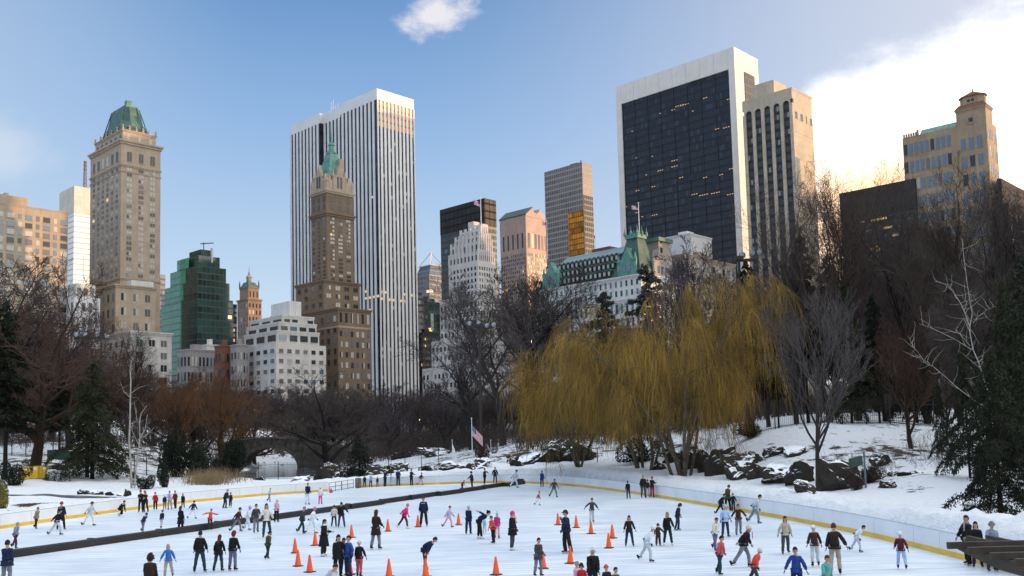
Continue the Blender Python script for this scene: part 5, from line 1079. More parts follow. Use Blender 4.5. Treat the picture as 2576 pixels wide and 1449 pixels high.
def rnd_dir(rng, d, ang, tw=None):
    d = d/np.linalg.norm(d); r = rng.normal(size=3); a = np.cross(d, r); a /= np.linalg.norm(a); return d*math.cos(ang)+a*math.sin(ang)
def grow(seed, h=15, trunk=.28, kids=(6, 6, 6, 7), ang=(38, 42, 45, 48), ratio=(.62, .55, .52, .5), up=(.16, .12, .08, .05), wob=.13, r0=.028, minr=.02, nseg=(7, 6, 4, 3), first=.35, lean=0.0, forks=1):
    rng = np.random.default_rng(seed); big, small = [], []; tips = []
    def br(p, d, L, r, lv):
        n = nseg[min(lv, 3)]; pts = [p]; ds = [d]; rr = [r]
        for i in range(n):
            d = d + rng.normal(size=3)*wob*(1 if lv else .45); d[2] += up[min(lv, 3)]*(1 if lv else .3); d = d/np.linalg.norm(d); p = p + d*L/n; pts.append(p); ds.append(d); rr.append(max(minr, r*(1-.72*(i+1)/n)))
        for i in range(n): (big if lv < 2 else small).append((*pts[i], *pts[i+1], rr[i], rr[i+1]))
        if lv == len(kids): tips.append((pts[-1], ds[-1])); return
        k = kids[lv]; k = max(2, int(k*rng.uniform(.8, 1.25)+.5))
        f0 = trunk if lv == 0 else first*.6
        for j in range(k):
            t = f0 + (1-f0)*(j+rng.uniform(.2, .9))/k; t = min(.999, t); i = int(t*n); q = pts[i]+(pts[i+1]-pts[i])*(t*n-i)
            a = math.radians(ang[lv]*rng.uniform(.7, 1.25)); nd = rnd_dir(rng, ds[i+1], a)
            if lv == 0: phi = j*2.4+rng.uniform(-.5, .5); c = math.cos(a); nd = np.array([math.cos(phi)*math.sin(a), math.sin(phi)*math.sin(a), c])
            br(q, nd, L*ratio[lv]*(1.15-.45*t if lv else 1.15-.35*t)*rng.uniform(.8, 1.2), max(minr, rr[i]*.62), lv+1)
        if lv: tips.append((pts[-1], ds[-1]))
    for f in range(forks):
        a = 2*math.pi*f/forks+.5; d = np.array([lean, 0, 1.0]) if forks == 1 else np.array([math.cos(a)*.28+lean, math.sin(a)*.28, 1.0]); br(np.array([0., 0., -.02*h]), d/np.linalg.norm(d), h*.78*rng.uniform(.88, 1.05), h*r0/(1 if forks == 1 else 1.35), 0)
    return big, small, tips
TREES = {}
def proto(name, **kw):
    big, small, tips = grow(**kw); z = max(s[5] for s in small+big); TREES[name] = (seg_mesh('trunk', big, 6, z), seg_mesh('crown', small, 3, z))
proto('oval', seed=1, kids=(11, 7, 6, 6)); proto('oval2', seed=2, kids=(11, 7, 6, 6), ang=(48, 45, 45, 50), trunk=.22); proto('oval3', seed=3, kids=(10, 7, 6, 6), ang=(34, 40, 45, 50), forks=1, trunk=.3)
proto('tall', seed=5, h=28, trunk=.34, kids=(11, 7, 6, 6), ang=(33, 36, 42, 45), r0=.018, minr=.015, ratio=(.5, .55, .55, .55), up=(.1, .16, .12, .08)); proto('tall2', seed=16, h=28, trunk=.25, kids=(8, 7, 6, 6), forks=2, ang=(30, 34, 40, 45), r0=.018, minr=.015, ratio=(.5, .55, .55, .55), up=(.1, .16, .12, .08))
proto('talld', seed=31, h=28, trunk=.34, kids=(11, 7, 6, 6), ang=(36, 38, 42, 45), r0=.019, minr=.026, ratio=(.52, .55, .55, .55), up=(.1, .15, .12, .08)); proto('wide', seed=8, h=11, trunk=.15, kids=(9, 7, 6, 6), ang=(62, 45, 45, 50), ratio=(.95, .55, .5, .5), up=(.1, .10, .08, .06), r0=.045); proto('wide2', seed=9, h=11, trunk=.15, kids=(8, 7, 6, 7), ang=(66, 48, 45, 50), ratio=(1.0, .55, .5, .5), up=(.1, .08, .06, .04), r0=.045, forks=1)
proto('vase', seed=11, h=15, trunk=.22, kids=(12, 7, 5, 5), ang=(30, 26, 28, 30), ratio=(.78, .55, .5, .5), up=(.05, .14, .12, .1), r0=.016, minr=.011, wob=.09)
proto('broom', seed=13, h=13, trunk=.12, kids=(10, 8, 6, 6), ang=(50, 40, 40, 40), ratio=(.8, .55, .5, .45), up=(.1, .2, .18, .15), r0=.03, minr=.014)
def bark(name, c): return mat(name, c, .9, vary=.35, scale=1.5, spec=.15)
BK = {'brown': (bark('bark_brown', (.045, .033, .025)), bark('twig_brown', (.082, .062, .052))), 'grey': (bark('bark_grey', (.050, .044, .042)), bark('twig_grey', (.10, .088, .088))), 'purple': (bark('bark_dark', (.030, .025, .026)), bark('twig_purple', (.084, .070, .078))),
      'red': (bark('bark_red', (.045, .028, .020)), bark('twig_red', (.085, .050, .038))), 'orange': (bark('bark_orange', (.050, .036, .024)), bark('twig_orange', (.15, .075, .036))), 'dark': (bark('bark_black', (.022, .018, .016)), bark('twig_dark', (.068, .056, .050))), 'mauve': (bark('bark_mauve', (.045, .036, .036)), bark('twig_mauve', (.15, .11, .12)))}
def tree(kind, px, Y, ytop, wid, col, label, group=None, name='bare_tree', rz=None, base=None):
    p = base if base is not None else on(px, 1090, Y); h = at(px, ytop, Y).z-p.z; rg = random.Random(px*31+Y); o = thing(name, label, 'tree', p, rg.uniform(0, 6.28) if rz is None else rz, group); o.scale = (h*wid, h*wid, h)
    t, c = TREES[kind]; link('trunk', t, o, BK[col][0]); link('crown', c, o, BK[col][1]); return o

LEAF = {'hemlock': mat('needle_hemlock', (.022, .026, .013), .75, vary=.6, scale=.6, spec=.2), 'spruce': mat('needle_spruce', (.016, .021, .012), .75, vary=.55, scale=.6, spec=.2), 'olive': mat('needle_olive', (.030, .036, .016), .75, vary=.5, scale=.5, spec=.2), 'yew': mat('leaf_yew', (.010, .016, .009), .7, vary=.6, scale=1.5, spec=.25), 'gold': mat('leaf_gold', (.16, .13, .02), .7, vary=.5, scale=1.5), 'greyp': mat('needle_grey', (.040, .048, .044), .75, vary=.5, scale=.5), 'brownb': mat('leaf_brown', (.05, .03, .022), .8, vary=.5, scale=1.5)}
CON = {}
def conifer(name, seed, h, rad, nb, per, droop, ln, wd, z0=.08, shape=.8, layers=None, ragged=.3):
    rng = np.random.default_rng(seed); C, D, seg = [], [], []
    seg += [(0, 0, h*i/8, 0, 0, h*(i+1)/8, h*.016*(1-i/8.6), h*.016*(1-(i+1)/8.6)) for i in range(8)]; seg[0] = (0, 0, -.3, *seg[0][3:])
    for b in range(nb):
        t = z0+(1-z0)*((b+rng.uniform(0, 1))/nb); z = h*t; L = rad*((1-t)**shape+.06)*rng.uniform(1-ragged*1.5, 1+ragged*.6); a = b*2.399+rng.uniform(-.4, .4); n = 6; p = np.array([0, 0, z]); d = np.array([math.cos(a), math.sin(a), .25]); pts = [p]
        for i in range(n): d = d+np.array([0, 0, -droop*(i+1)/n])+rng.normal(size=3)*.06; p = p+d/np.linalg.norm(d)*L/n; pts.append(p)
        for i in range(n): seg.append((*pts[i], *pts[i+1], .04*(1-i/n)+.012, .04*(1-(i+1)/n)+.01))
        m = int(per*(L/rad)**1.2)+6; u = rng.uniform(.12, 1.0, m)**.8; idx_ = np.minimum((u*n).astype(int), n-1); P = np.array(pts); base = P[idx_]+(P[idx_+1]-P[idx_])*((u*n-idx_)[:, None]); side = np.array([-math.sin(a), math.cos(a), 0]); s = rng.uniform(-1, 1, m)*(L*.34)*(1.08-u)**.6
        C.append(base+side*s[:, None]+rng.normal(size=(m, 3))*np.array([.10, .10, .13])-np.array([0, 0, 1])*(np.abs(s)*droop*.55)[:, None]); fw = (P[idx_+1]-P[idx_])/(L/n); D.append(fw*.8+side*np.sign(s)[:, None]*.7+np.array([0, 0, -droop*.8])+rng.normal(size=(m, 3))*.35)
    C, D = np.concatenate(C), np.concatenate(D); CON[name] = (seg_mesh('trunk', seg, 5, h), leaf_mesh('crown', C, D, ln, wd, rng, h))
conifer('hemlock', 1, 14, 5.2, 110, 380, .55, .34, .10, z0=.05, shape=.75, ragged=.45); conifer('hemlock2', 2, 14, 5.0, 90, 300, .5, .38, .12, z0=.10, shape=.7, ragged=.5)
conifer('spruce', 3, 9, 3.0, 90, 150, .45, .26, .10, z0=.03, shape=.9, ragged=.2); conifer('pine', 4, 18, 4.6, 70, 420, .1, .5, .16, z0=.38, shape=.55, ragged=.55); conifer('pine2', 6, 20, 5.0, 95, 420, .25, .5, .16, z0=.25, shape=.6, ragged=.5)
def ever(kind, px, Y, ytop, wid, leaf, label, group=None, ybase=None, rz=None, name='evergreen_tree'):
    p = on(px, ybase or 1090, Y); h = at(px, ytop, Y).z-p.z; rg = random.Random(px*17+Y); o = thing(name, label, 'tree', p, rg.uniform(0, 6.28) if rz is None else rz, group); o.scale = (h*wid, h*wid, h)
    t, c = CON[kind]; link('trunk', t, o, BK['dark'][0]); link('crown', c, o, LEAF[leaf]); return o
def shrub_proto(seed, n, lumps=7):
    rng = np.random.default_rng(seed); cs = rng.normal(size=(lumps, 3))*np.array([.38, .38, .22])+np.array([0, 0, .45]); k = rng.integers(0, lumps, n); d = rng.normal(size=(n, 3)); d /= np.linalg.norm(d, axis=1)[:, None]; r = rng.uniform(.5, 1, (n, 1))**.5
    C = cs[k]+d*r*.42; C[:, 2] = np.abs(C[:, 2]); seg = []
    for i in range(26): a = rng.uniform(0, 6.28); q = cs[i % lumps]+rng.normal(size=3)*.2; seg.append((.1*math.cos(a), .1*math.sin(a), -.06, q[0], q[1], abs(q[2]), .02, .008))
    return seg_mesh('stem', seg, 4), leaf_mesh('foliage', C, d+rng.normal(size=(n, 3))*.7, .10, .05, rng)
SHR = [shrub_proto(s, 3200) for s in (1, 2, 3)]
def shrub(px, py, Y, wpx, hpx, leaf, label, group=None, name='evergreen_shrub'):
    p = on(px, py, Y); k = Y/F; rg = random.Random(px*13); o = thing(name, label, 'shrub', p, rg.uniform(0, 6.28), group); o.scale = (wpx*k*.62, wpx*k*.62, hpx*k*.95); s, f = SHR[px % 3]; link('stem', s, o, BK['dark'][0]); link('foliage', f, o, LEAF[leaf]); return o

# willows: stems, arching limbs and hanging golden strands
WILLOW = [mat('willow_brown', (.15, .105, .045), .85, vary=.4, scale=.5, spec=.15), mat('willow_gold', (.33, .20, .038), .8, vary=.5, scale=.35, spec=.2), mat('willow_bark', (.105, .085, .060), .9, vary=.4, scale=1.5, spec=.15)]
def willow(px, py, Y, ytop, halfw, stems, seed, label, hang=(.25, .62), n_str=5200, sx=0.0):
    rng = np.random.default_rng(seed); p = on(px, py, Y); H_ = at(px, ytop, Y).z-p.z; o = thing('weeping_willow', label, 'tree', p, 0); big, small, hooks = [], [], []
    for s in range(stems):
        a = 2*math.pi*s/stems+rng.uniform(-.4, .4); base = np.array([math.cos(a)*.5+rng.uniform(-1, 1)*.5, math.sin(a)*.4, -.3]); d = np.array([math.cos(a)*.35+sx, math.sin(a)*.35, 1.0]); q = base; L = H_*rng.uniform(.62, .80); r = .17*H_/16*rng.uniform(.75, 1.15); n = 8; pts = [q]
        for i in range(n): d = d/np.linalg.norm(d)+rng.normal(size=3)*.10+np.array([math.cos(a)*.05, math.sin(a)*.05, 0]); q = q+d/np.linalg.norm(d)*L/n; pts.append(q); big.append((*pts[i], *pts[i+1], r*(1-.8*i/n), r*(1-.8*(i+1)/n)))
        for j in range(15):
            t = rng.uniform(.30, 1.0); i = min(n-1, int(t*n)); q0 = pts[i]+(pts[i+1]-pts[i])*(t*n-i); phi = rng.uniform(0, 6.28); Ll = halfw*rng.uniform(.45, 1.0)*(1.15-.35*t); dd = np.array([math.cos(phi), math.sin(phi), rng.uniform(.5, 1.3)]); m = 7; q1 = q0; rl = r*.33
            for k in range(m):
                dd = dd/np.linalg.norm(dd)+np.array([0, 0, -.20])+rng.normal(size=3)*.10; q2 = q1+dd/np.linalg.norm(dd)*Ll/m; e = np.array([q2[0]/halfw, q2[1]/halfw, q2[2]/H_])
                small.append((*q1, *q2, max(.02, rl*(1-.8*k/m)), max(.016, rl*(1-.8*(k+1)/m)))); q1 = q2
                if k > 0: hooks.append(q2)
                if k > 1 and rng.random() < .75:    # side twig
                    d3 = dd/np.linalg.norm(dd)+rng.normal(size=3)*.7; q3 = q2
                    for kk in range(3): d3 = d3/np.linalg.norm(d3)+np.array([0, 0, -.25]); q4 = q3+d3/np.linalg.norm(d3)*Ll*.10; small.append((*q3, *q4, .020, .013)); q3 = q4; hooks.append(q3)
    hooks = np.array(hooks); kz = H_*.985/hooks[:, 2].max(); hooks[:, 2] *= kz
    big = [(*g[:2], g[2]*kz, *g[3:5], g[5]*kz, *g[6:]) for g in big]; small = [(*g[:2], g[2]*kz, *g[3:5], g[5]*kz, *g[6:]) for g in small]; st = []
    for i in range(n_str):
        q = hooks[rng.integers(len(hooks))]+rng.normal(size=3)*.22; q[2] = min(q[2], H_*.99); rel = q[2]/H_; ro = math.hypot(q[0], q[1])/halfw; ln = H_*rng.uniform(*hang)*(.35+.65*min(1, ro*1.1))*(.6+.5*rel); ln = min(ln, max(.5, q[2]-H_*(.10+.26*max(0, 1-ro)+.30*rng.random()**2+.10*math.sin(3*math.atan2(q[1], q[0])+seed)))); m = 5; a = rng.uniform(0, 6.28); d = np.array([math.cos(a)*.8, math.sin(a)*.8, .1])
        if ro > .2: d[:2] += q[:2]/(halfw*ro)*.5
        sw = rng.normal(size=2)*.13
        for k in range(m): d = d*.55+np.array([sw[0], sw[1], -.85])+rng.normal(size=3)*.10; q2 = q+d/np.linalg.norm(d)*ln/m; st.append((*q, *q2, .0135-.0016*k, .0119-.0016*k)); q = q2
    link('trunk', seg_mesh('trunk', big, 7), o, WILLOW[2]); link('limbs', seg_mesh('limbs', small, 3), o, WILLOW[2]); k_ = [i for i in range(len(st)) if (i//5) % 10 < 7]; k2 = [i for i in range(len(st)) if (i//5) % 10 >= 7]; link('crown', seg_mesh('crown', [st[i] for i in k_], 3), o, WILLOW[1]); link('strands', seg_mesh('strands', [st[i] for i in k2], 3), o, WILLOW[0])
willow(1718, 1196, 88, 694, 6.0, 7, 21, 'large golden weeping willow, the rightmost and tallest one', sx=-.06, n_str=10500, hang=(.06, .36)); willow(1625, 1188, 95, 770, 4.6, 5, 23, 'golden weeping willow in the middle, its strands hanging in a long curtain', n_str=6500, hang=(.10, .5)); willow(1455, 1176, 104, 855, 6.6, 5, 22, 'smaller golden weeping willow on the left of the three', n_str=7500, sx=-.1, hang=(.06, .42))

# trees that can be told apart
tree('wide', 88, 118, 650, 0.90, 'red', 'big red brown bare tree with a double trunk behind the yellow cabinets'); tree('oval2', -20, 130, 600, 1.08, 'dark', 'dark bare tree cut by the left edge of the picture')
tree('oval', 175, 150, 740, 1.08, 'purple', 'purple grey bare tree below the beige gridded block'); tree('tall', 345, 160, 800, 1.08, 'brown', 'thin bare tree rising before the base of the copper roofed hotel')
tree('broom', 560, 158, 900, 1.09, 'orange', 'wide orange brown bare tree left of the stone bridge'); tree('broom', 455, 172, 925, 1.03, 'orange', 'orange brown bare tree left of the wide orange one'); tree('wide2', 640, 200, 960, 0.92, 'red', 'red brown bare tree on the hill behind the bridge')
tree('wide', 824, 150, 918, 1.30, 'dark', 'wide dark bare tree with a forked trunk right of the bridge', base=on(824, 1175, 150)); tree('oval2', 985, 205, 950, 1.22, 'purple', 'dark bare tree standing on the snow field beyond the fence'); tree('wide', 1110, 212, 985, 0.92, 'dark', 'leaning dark bare tree on the snow field, right one of two')
tree('talld', 1265, 146, 672, 1.45, 'grey', 'tall leaning bare tree right of the middle floodlight mast'); tree('talld', 1385, 152, 632, 1.55, 'dark', 'tall dark bare tree in front of the chateau hotel'); tree('talld', 1330, 158, 700, 1.4, 'grey', 'slender grey bare tree between the two tall dark ones left of the hotel'); tree('oval3', 1190, 170, 800, 1.3, 'grey', 'grey bare tree left of the middle floodlight mast'); tree('oval3', 1460, 165, 740, 1.3, 'grey', 'grey bare tree in front of the hotel wall, behind the left willow')
tree('oval', 1790, 128, 590, 0.97, 'purple', 'mauve grey twiggy tree above the right willow'); tree('oval3', 1700, 135, 640, 0.94, 'grey', 'grey bare tree rising behind the middle willow, before the hotel'); tree('vase', 2057, 72, 690, 0.98, 'grey', 'vase shaped bare tree standing alone on the right slope', base=on(2057, 1218, 72))
tree('tall2', 2090, 101, 372, 0.84, 'brown', 'tallest bare tree against the bright cloud'); tree('tall', 2165, 106, 395, 0.84, 'brown', 'tall bare tree against the bright cloud, right of the tallest'); tree('tall', 2005, 108, 500, 0.81, 'grey', 'bare tree before the beige arched tower'); tree('tall2', 2240, 112, 430, 0.81, 'brown', 'bare tree before the dark office slab, left of the tan tower')
tree('tall2', 2335, 100, 440, 0.89, 'dark', 'dark bare tree in front of the tan belvedere tower'); tree('tall', 2420, 96, 400, 0.89, 'brown', 'bare tree right below the belvedere'); tree('tall2', 2510, 90, 400, 0.86, 'dark', 'dark bare tree at the upper right, below the tower shoulder'); tree('tall', 2590, 86, 380, 0.89, 'dark', 'dark bare tree cut by the right edge of the picture')
tree('broom', 2290, 82, 770, 0.83, 'red', 'red brown bushy bare tree on the right slope'); tree('broom', 2230, 104, 640, 0.80, 'mauve', 'mauve bushy bare tree behind the right fence'); tree('broom', 1935, 112, 640, 0.71, 'mauve', 'mauve bare tree beside the right floodlight mast'); tree('vase', 2380, 84, 700, 0.80, 'brown', 'slender brown bare tree behind the right birch'); tree('oval2', 2490, 76, 640, 0.94, 'dark', 'dark bare tree behind the front hemlock'); tree('oval', 2330, 118, 560, 0.94, 'dark', 'dark bare tree filling the gap below the tan tower')
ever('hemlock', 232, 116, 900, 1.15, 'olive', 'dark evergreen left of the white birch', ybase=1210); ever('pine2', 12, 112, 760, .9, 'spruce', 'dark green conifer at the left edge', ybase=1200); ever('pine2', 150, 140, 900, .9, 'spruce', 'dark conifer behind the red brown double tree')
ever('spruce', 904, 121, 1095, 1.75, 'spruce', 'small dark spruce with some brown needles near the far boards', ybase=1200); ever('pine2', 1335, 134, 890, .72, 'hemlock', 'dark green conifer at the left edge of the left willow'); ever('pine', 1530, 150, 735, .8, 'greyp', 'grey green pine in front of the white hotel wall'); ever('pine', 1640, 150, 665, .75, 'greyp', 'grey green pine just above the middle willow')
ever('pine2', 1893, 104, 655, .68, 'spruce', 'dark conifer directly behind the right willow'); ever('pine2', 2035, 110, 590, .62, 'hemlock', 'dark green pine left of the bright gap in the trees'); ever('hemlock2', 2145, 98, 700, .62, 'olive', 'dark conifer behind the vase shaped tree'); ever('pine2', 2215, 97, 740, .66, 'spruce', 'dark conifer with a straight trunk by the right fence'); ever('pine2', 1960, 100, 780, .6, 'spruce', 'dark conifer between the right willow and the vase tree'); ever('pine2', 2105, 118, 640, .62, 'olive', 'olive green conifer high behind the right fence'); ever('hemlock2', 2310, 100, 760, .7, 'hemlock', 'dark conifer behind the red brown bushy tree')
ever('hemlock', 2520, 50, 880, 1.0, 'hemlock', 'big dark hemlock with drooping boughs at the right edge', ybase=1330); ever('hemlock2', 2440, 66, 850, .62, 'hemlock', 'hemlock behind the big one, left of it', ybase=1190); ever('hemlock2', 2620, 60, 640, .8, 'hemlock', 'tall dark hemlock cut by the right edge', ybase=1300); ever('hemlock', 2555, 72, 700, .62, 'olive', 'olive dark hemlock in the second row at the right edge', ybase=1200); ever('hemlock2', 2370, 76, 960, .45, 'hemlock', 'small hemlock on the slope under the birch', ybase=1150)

# birches: white stems
BIRCH = mat('birch_white', (.30, .28, .25), .8, vary=.35, scale=2.5)
def birch(label, lines, Y, foot, wpx=.32, name='birch_tree'):
    p = on(*foot); o = thing(name, label, 'tree', p); rng = np.random.default_rng(int(foot[0])); 
    for li, (pts, w0, w1, dy) in enumerate(lines):
        P = [np.array(at(x, y, Y+dy*i/max(1, len(pts)-1)))-np.array(p) for i, (x, y) in enumerate(pts)]; n = len(P)-1; small = []
        for i in range(n):
            ra, rb = (w0+(w1-w0)*i/n)*Y/F*wpx, (w0+(w1-w0)*(i+1)/n)*Y/F*wpx; m = 3
            for k in range(m):
                a, b = P[i]+(P[i+1]-P[i])*k/m, P[i]+(P[i+1]-P[i])*(k+1)/m; small.append((*a, *b, ra+(rb-ra)*k/m, ra+(rb-ra)*(k+1)/m))
                if i+k > 0 and rng.random() < .8:
                    d = rng.normal(size=3)+np.array([0, 0, .5]); q = a
                    for kk in range(4): d = d/np.linalg.norm(d)+rng.normal(size=3)*.2+np.array([0, 0, .1]); q2 = q+d/np.linalg.norm(d)*.32; small.append((*q, *q2, .012-.002*kk, .010-.002*kk)); q = q2
        link('trunk' if li == 0 else 'branch', seg_mesh('branch', small, 6), o, BIRCH)
birch('twin stemmed white birch beside the rink on the left', [([(331, 1228), (329, 1160), (325, 1110), (327, 1060), (328, 1000), (329, 960), (327, 930), (331, 905)], 9, 2.5, 0), ([(338, 1228), (342, 1180), (349, 1130), (352, 1100), (351, 1060), (355, 1040), (370, 1020)], 7, 2.2, .6), ([(352, 1104), (365, 1080), (371, 1042)], 3.5, 1.5, .4), ([(352, 1104), (372, 1092), (388, 1075)], 3, 1.2, -.5), ([(349, 1118), (338, 1096), (330, 1080)], 2.5, 1.5, .3), ([(329, 990), (350, 975), (372, 968)], 2, 1, .5), ([(328, 1000), (312, 985), (302, 960)], 2, 1, -.4), ([(328, 1066), (345, 1058), (337, 1010)], 2, 1.2, .5)], 103, (334, 1226, 103))
birch('leaning white birch among the dark trees on the right', [([(2505, 1110), (2490, 1000), (2462, 912), (2448, 880), (2440, 838), (2440, 822), (2428, 790), (2418, 765), (2395, 730), (2375, 714), (2352, 708)], 7, 1.6, 0), ([(2440, 820), (2446, 790), (2440, 760), (2432, 705), (2424, 640), (2420, 600)], 4, 1.6, .6), ([(2440, 870), (2415, 840), (2385, 830), (2350, 822)], 2.6, 1.2, .5), ([(2445, 880), (2400, 852), (2345, 826), (2312, 814)], 2.8, 1.2, -.6), ([(2448, 812), (2460, 798), (2482, 780), (2505, 770)], 2.4, 1, .4), ([(2470, 930), (2440, 905), (2410, 880)], 2.4, 1, .3), ([(2425, 785), (2432, 760), (2428, 748)], 2, 1, .3), ([(2408, 975), (2375, 945), (2345, 920), (2330, 915), (2312, 890), (2296, 870), (2285, 845)], 3.4, 1.2, .5), ([(2340, 915), (2318, 902), (2290, 895)], 2, 1, .2), ([(2505, 1040), (2455, 1010), (2408, 975)], 4.5, 3.4, .3)], 60, (2506, 1250, 60), wpx=.25)

# belts of bare trees behind, which melt into one another
rg = random.Random(77); cols = ['brown', 'purple', 'grey', 'dark', 'purple']; kinds = ['oval', 'oval2', 'oval3', 'broom', 'wide2', 'wide', 'oval3']
topL = [(-80, 700), (0, 760), (100, 820), (200, 865), (300, 885), (420, 930), (560, 935), (640, 955), (760, 950), (860, 945), (960, 965), (1080, 960), (1200, 945), (1320, 960), (1450, 900)]
topR = [(1450, 850), (1560, 820), (1700, 720), (1850, 690), (1950, 610), (2050, 560), (2200, 520), (2350, 500), (2500, 470), (2700, 460)]
CWORD = {'brown': 'brown', 'purple': 'purple grey', 'grey': 'grey', 'dark': 'dark', 'red': 'red brown', 'orange': 'orange brown'}
for i in range(95):
    px = -90+1500*(i+rg.random())/95; Y = rg.choice((185, 215, 250, 285, 320)); c = rg.choice(cols) if px > 560 else rg.choice(['brown', 'red', 'purple', 'dark', 'red', 'orange' if px > 330 else 'brown']); yt = np.interp(px, *zip(*topL))+rg.uniform(0, 55)
    if 590 < px < 900 and Y < 215: Y = 250
    where = 'below the beige block and the hotel' if px < 330 else 'below the green glass building' if px < 590 else 'below the white terraced house' if px < 800 else 'below the white ribbed skyscraper' if px < 1060 else 'below the white setback tower'
    tree(rg.choice(kinds), int(px), Y, yt, rg.uniform(1.0, 1.5), c, f'{CWORD[c]} bare tree in the belt of trees {where}', f'{CWORD[c]} bare trees in the belt {where}')
for i in range(44):
    px = 1430+1250*(i+rg.random())/44; Y = rg.choice((118, 130, 145, 160, 180)); c = rg.choice(['dark', 'brown', 'grey', 'dark', 'purple']); yt = np.interp(px, *zip(*topR))+rg.uniform(70, 230)
    where = 'behind the willows' if px < 1900 else 'behind the right fence' if px < 2250 else 'in the dark mass at the right edge'
    tree(rg.choice(['tall', 'tall2', 'oval', 'oval2', 'oval3']), int(px), Y, yt, rg.uniform(.8, 1.1), c, f'{CWORD[c]} bare tree in the wood {where}', f'{CWORD[c]} bare trees in the wood {where}')

# shrubs
for a in ((438, 1192, 124, 84, 112, 'yew', 'tall dark yew right of the birch'), (500, 1188, 126, 84, 96, 'yew', 'dark yew between two taller ones left of the reeds'), (585, 1200, 127, 78, 104, 'yew', 'dark yew just left of the pond, before the bridge'), (412, 1226, 108, 40, 62, 'yew', 'dark clipped shrub beside the birch, close to the rink'), (370, 1228, 106, 46, 36, 'yew', 'low dark shrub at the foot of the birch'), (545, 1205, 127, 46, 55, 'yew', 'dark shrub behind the tan reeds'),
          (28, 1222, 104, 60, 62, 'yew', 'dark bush left of the yellow cabinets'), (4, 1283, 79, 52, 78, 'gold', 'golden green bush at the left edge by the boards'), (1070, 1186, 120, 50, 22, 'spruce', 'low dark juniper behind the far boards'), (1006, 1192, 119, 30, 26, 'spruce', 'small dark bush behind the man in black at the boards'), (905, 1202, 119, 90, 34, 'spruce', 'low spreading juniper under the small spruce'), (1610, 1148, 103, 90, 80, 'yew', 'dark green bush between the willow stems'), (1210, 1145, 128, 46, 44, 'brownb', 'brown bush right of the flag pole'),
          (2187, 1208, 68, 76, 44, 'brownb', 'dark brown bush behind the green lamp box'), (2152, 1224, 66, 40, 34, 'brownb', 'brown twiggy bush right of the big boulder'), (1415, 1176, 113, 52, 40, 'olive', 'olive bush in the dark outcrop'), (150, 1208, 120, 50, 20, 'yew', 'low dark shrub right of the white racks'), (1890, 1080, 98, 80, 40, 'olive', 'low olive bush at the left end of the hill fence')):
    shrub(*a)
# reeds and undergrowth: nobody could count the stalks
rng = np.random.default_rng(9)
def stalks(name, areas, col, hgt, r, wob, per):
    sg = []
    for (px0, px1, py, Y0, Y1) in areas:
        for i in range(per):
            px = rng.uniform(px0, px1) if name != 'reeds' else rng.normal((px0+px1)/2, (px1-px0)*.30); Y = rng.uniform(Y0, Y1); p = at(px, py, Y); sg.append((p.x, p.y, rng.uniform(*hgt)))
    a = np.array(sg); z = heights(a[:, 0], a[:, 1], False); out = []
    for (x, y, h), zz_ in zip(a, z):
        d = np.array([rng.normal()*wob, rng.normal()*wob, 1]); q = np.array([x, y, zz_-.1]); m = 3
        for k in range(m): d = d+rng.normal(size=3)*wob*.8; q2 = q+d/np.linalg.norm(d)*h/m; out.append((*q, *q2, r*(1-.25*k), r*(.8-.25*k))); q = q2
    o = link(name, seg_mesh(name, out, 3), None, col); return o
tag(stalks('reeds', [(470, 600, 1205, 117, 126), (480, 560, 1210, 112, 119)], mat('reed_tan', (.27, .19, .10), .85, vary=.4, scale=2), (.5, 2.1), .020, .20, 900), 'tan dry reeds on the bank left of the pond', 'reeds', kind='stuff')
tag(stalks('undergrowth', [(-100, 600, 1100, 150, 300), (560, 1320, 1100, 225, 330), (780, 1250, 1100, 165, 240), (1300, 1900, 1090, 125, 200), (1850, 2700, 1080, 125, 190)], BK['dark'][1], (1.5, 6.0), .04, .3, 5200), 'dark leafless undergrowth below the park trees', 'undergrowth', kind='stuff')
tag(stalks('undergrowth', [(1700, 1800, 1130, 96, 104), (2060, 2260, 1190, 70, 80), (2280, 2420, 1150, 72, 90)], BK['grey'][1], (.5, 1.4), .014, .35, 260), 'sparse bare bushes scattered on the right slope', 'undergrowth', kind='stuff')
q = on(74, 1270, 84); sg = []
for i in range(900): x, y = rng.normal(size=2)*np.array([.75, .5]); d = np.array([.5+rng.normal()*.2, rng.normal()*.2, .35]); sg.append((x, y, 0, *(np.array([x, y, 0])+d*.55), .02, .008))
o = link('dry_grass', seg_mesh('dry_grass', sg, 3), None, mat('dry_grass', (.14, .085, .04), .9, vary=.4)); o.location = q; tag(o, 'flattened brown dry grass clump by the left boards', 'grass', kind='stuff')
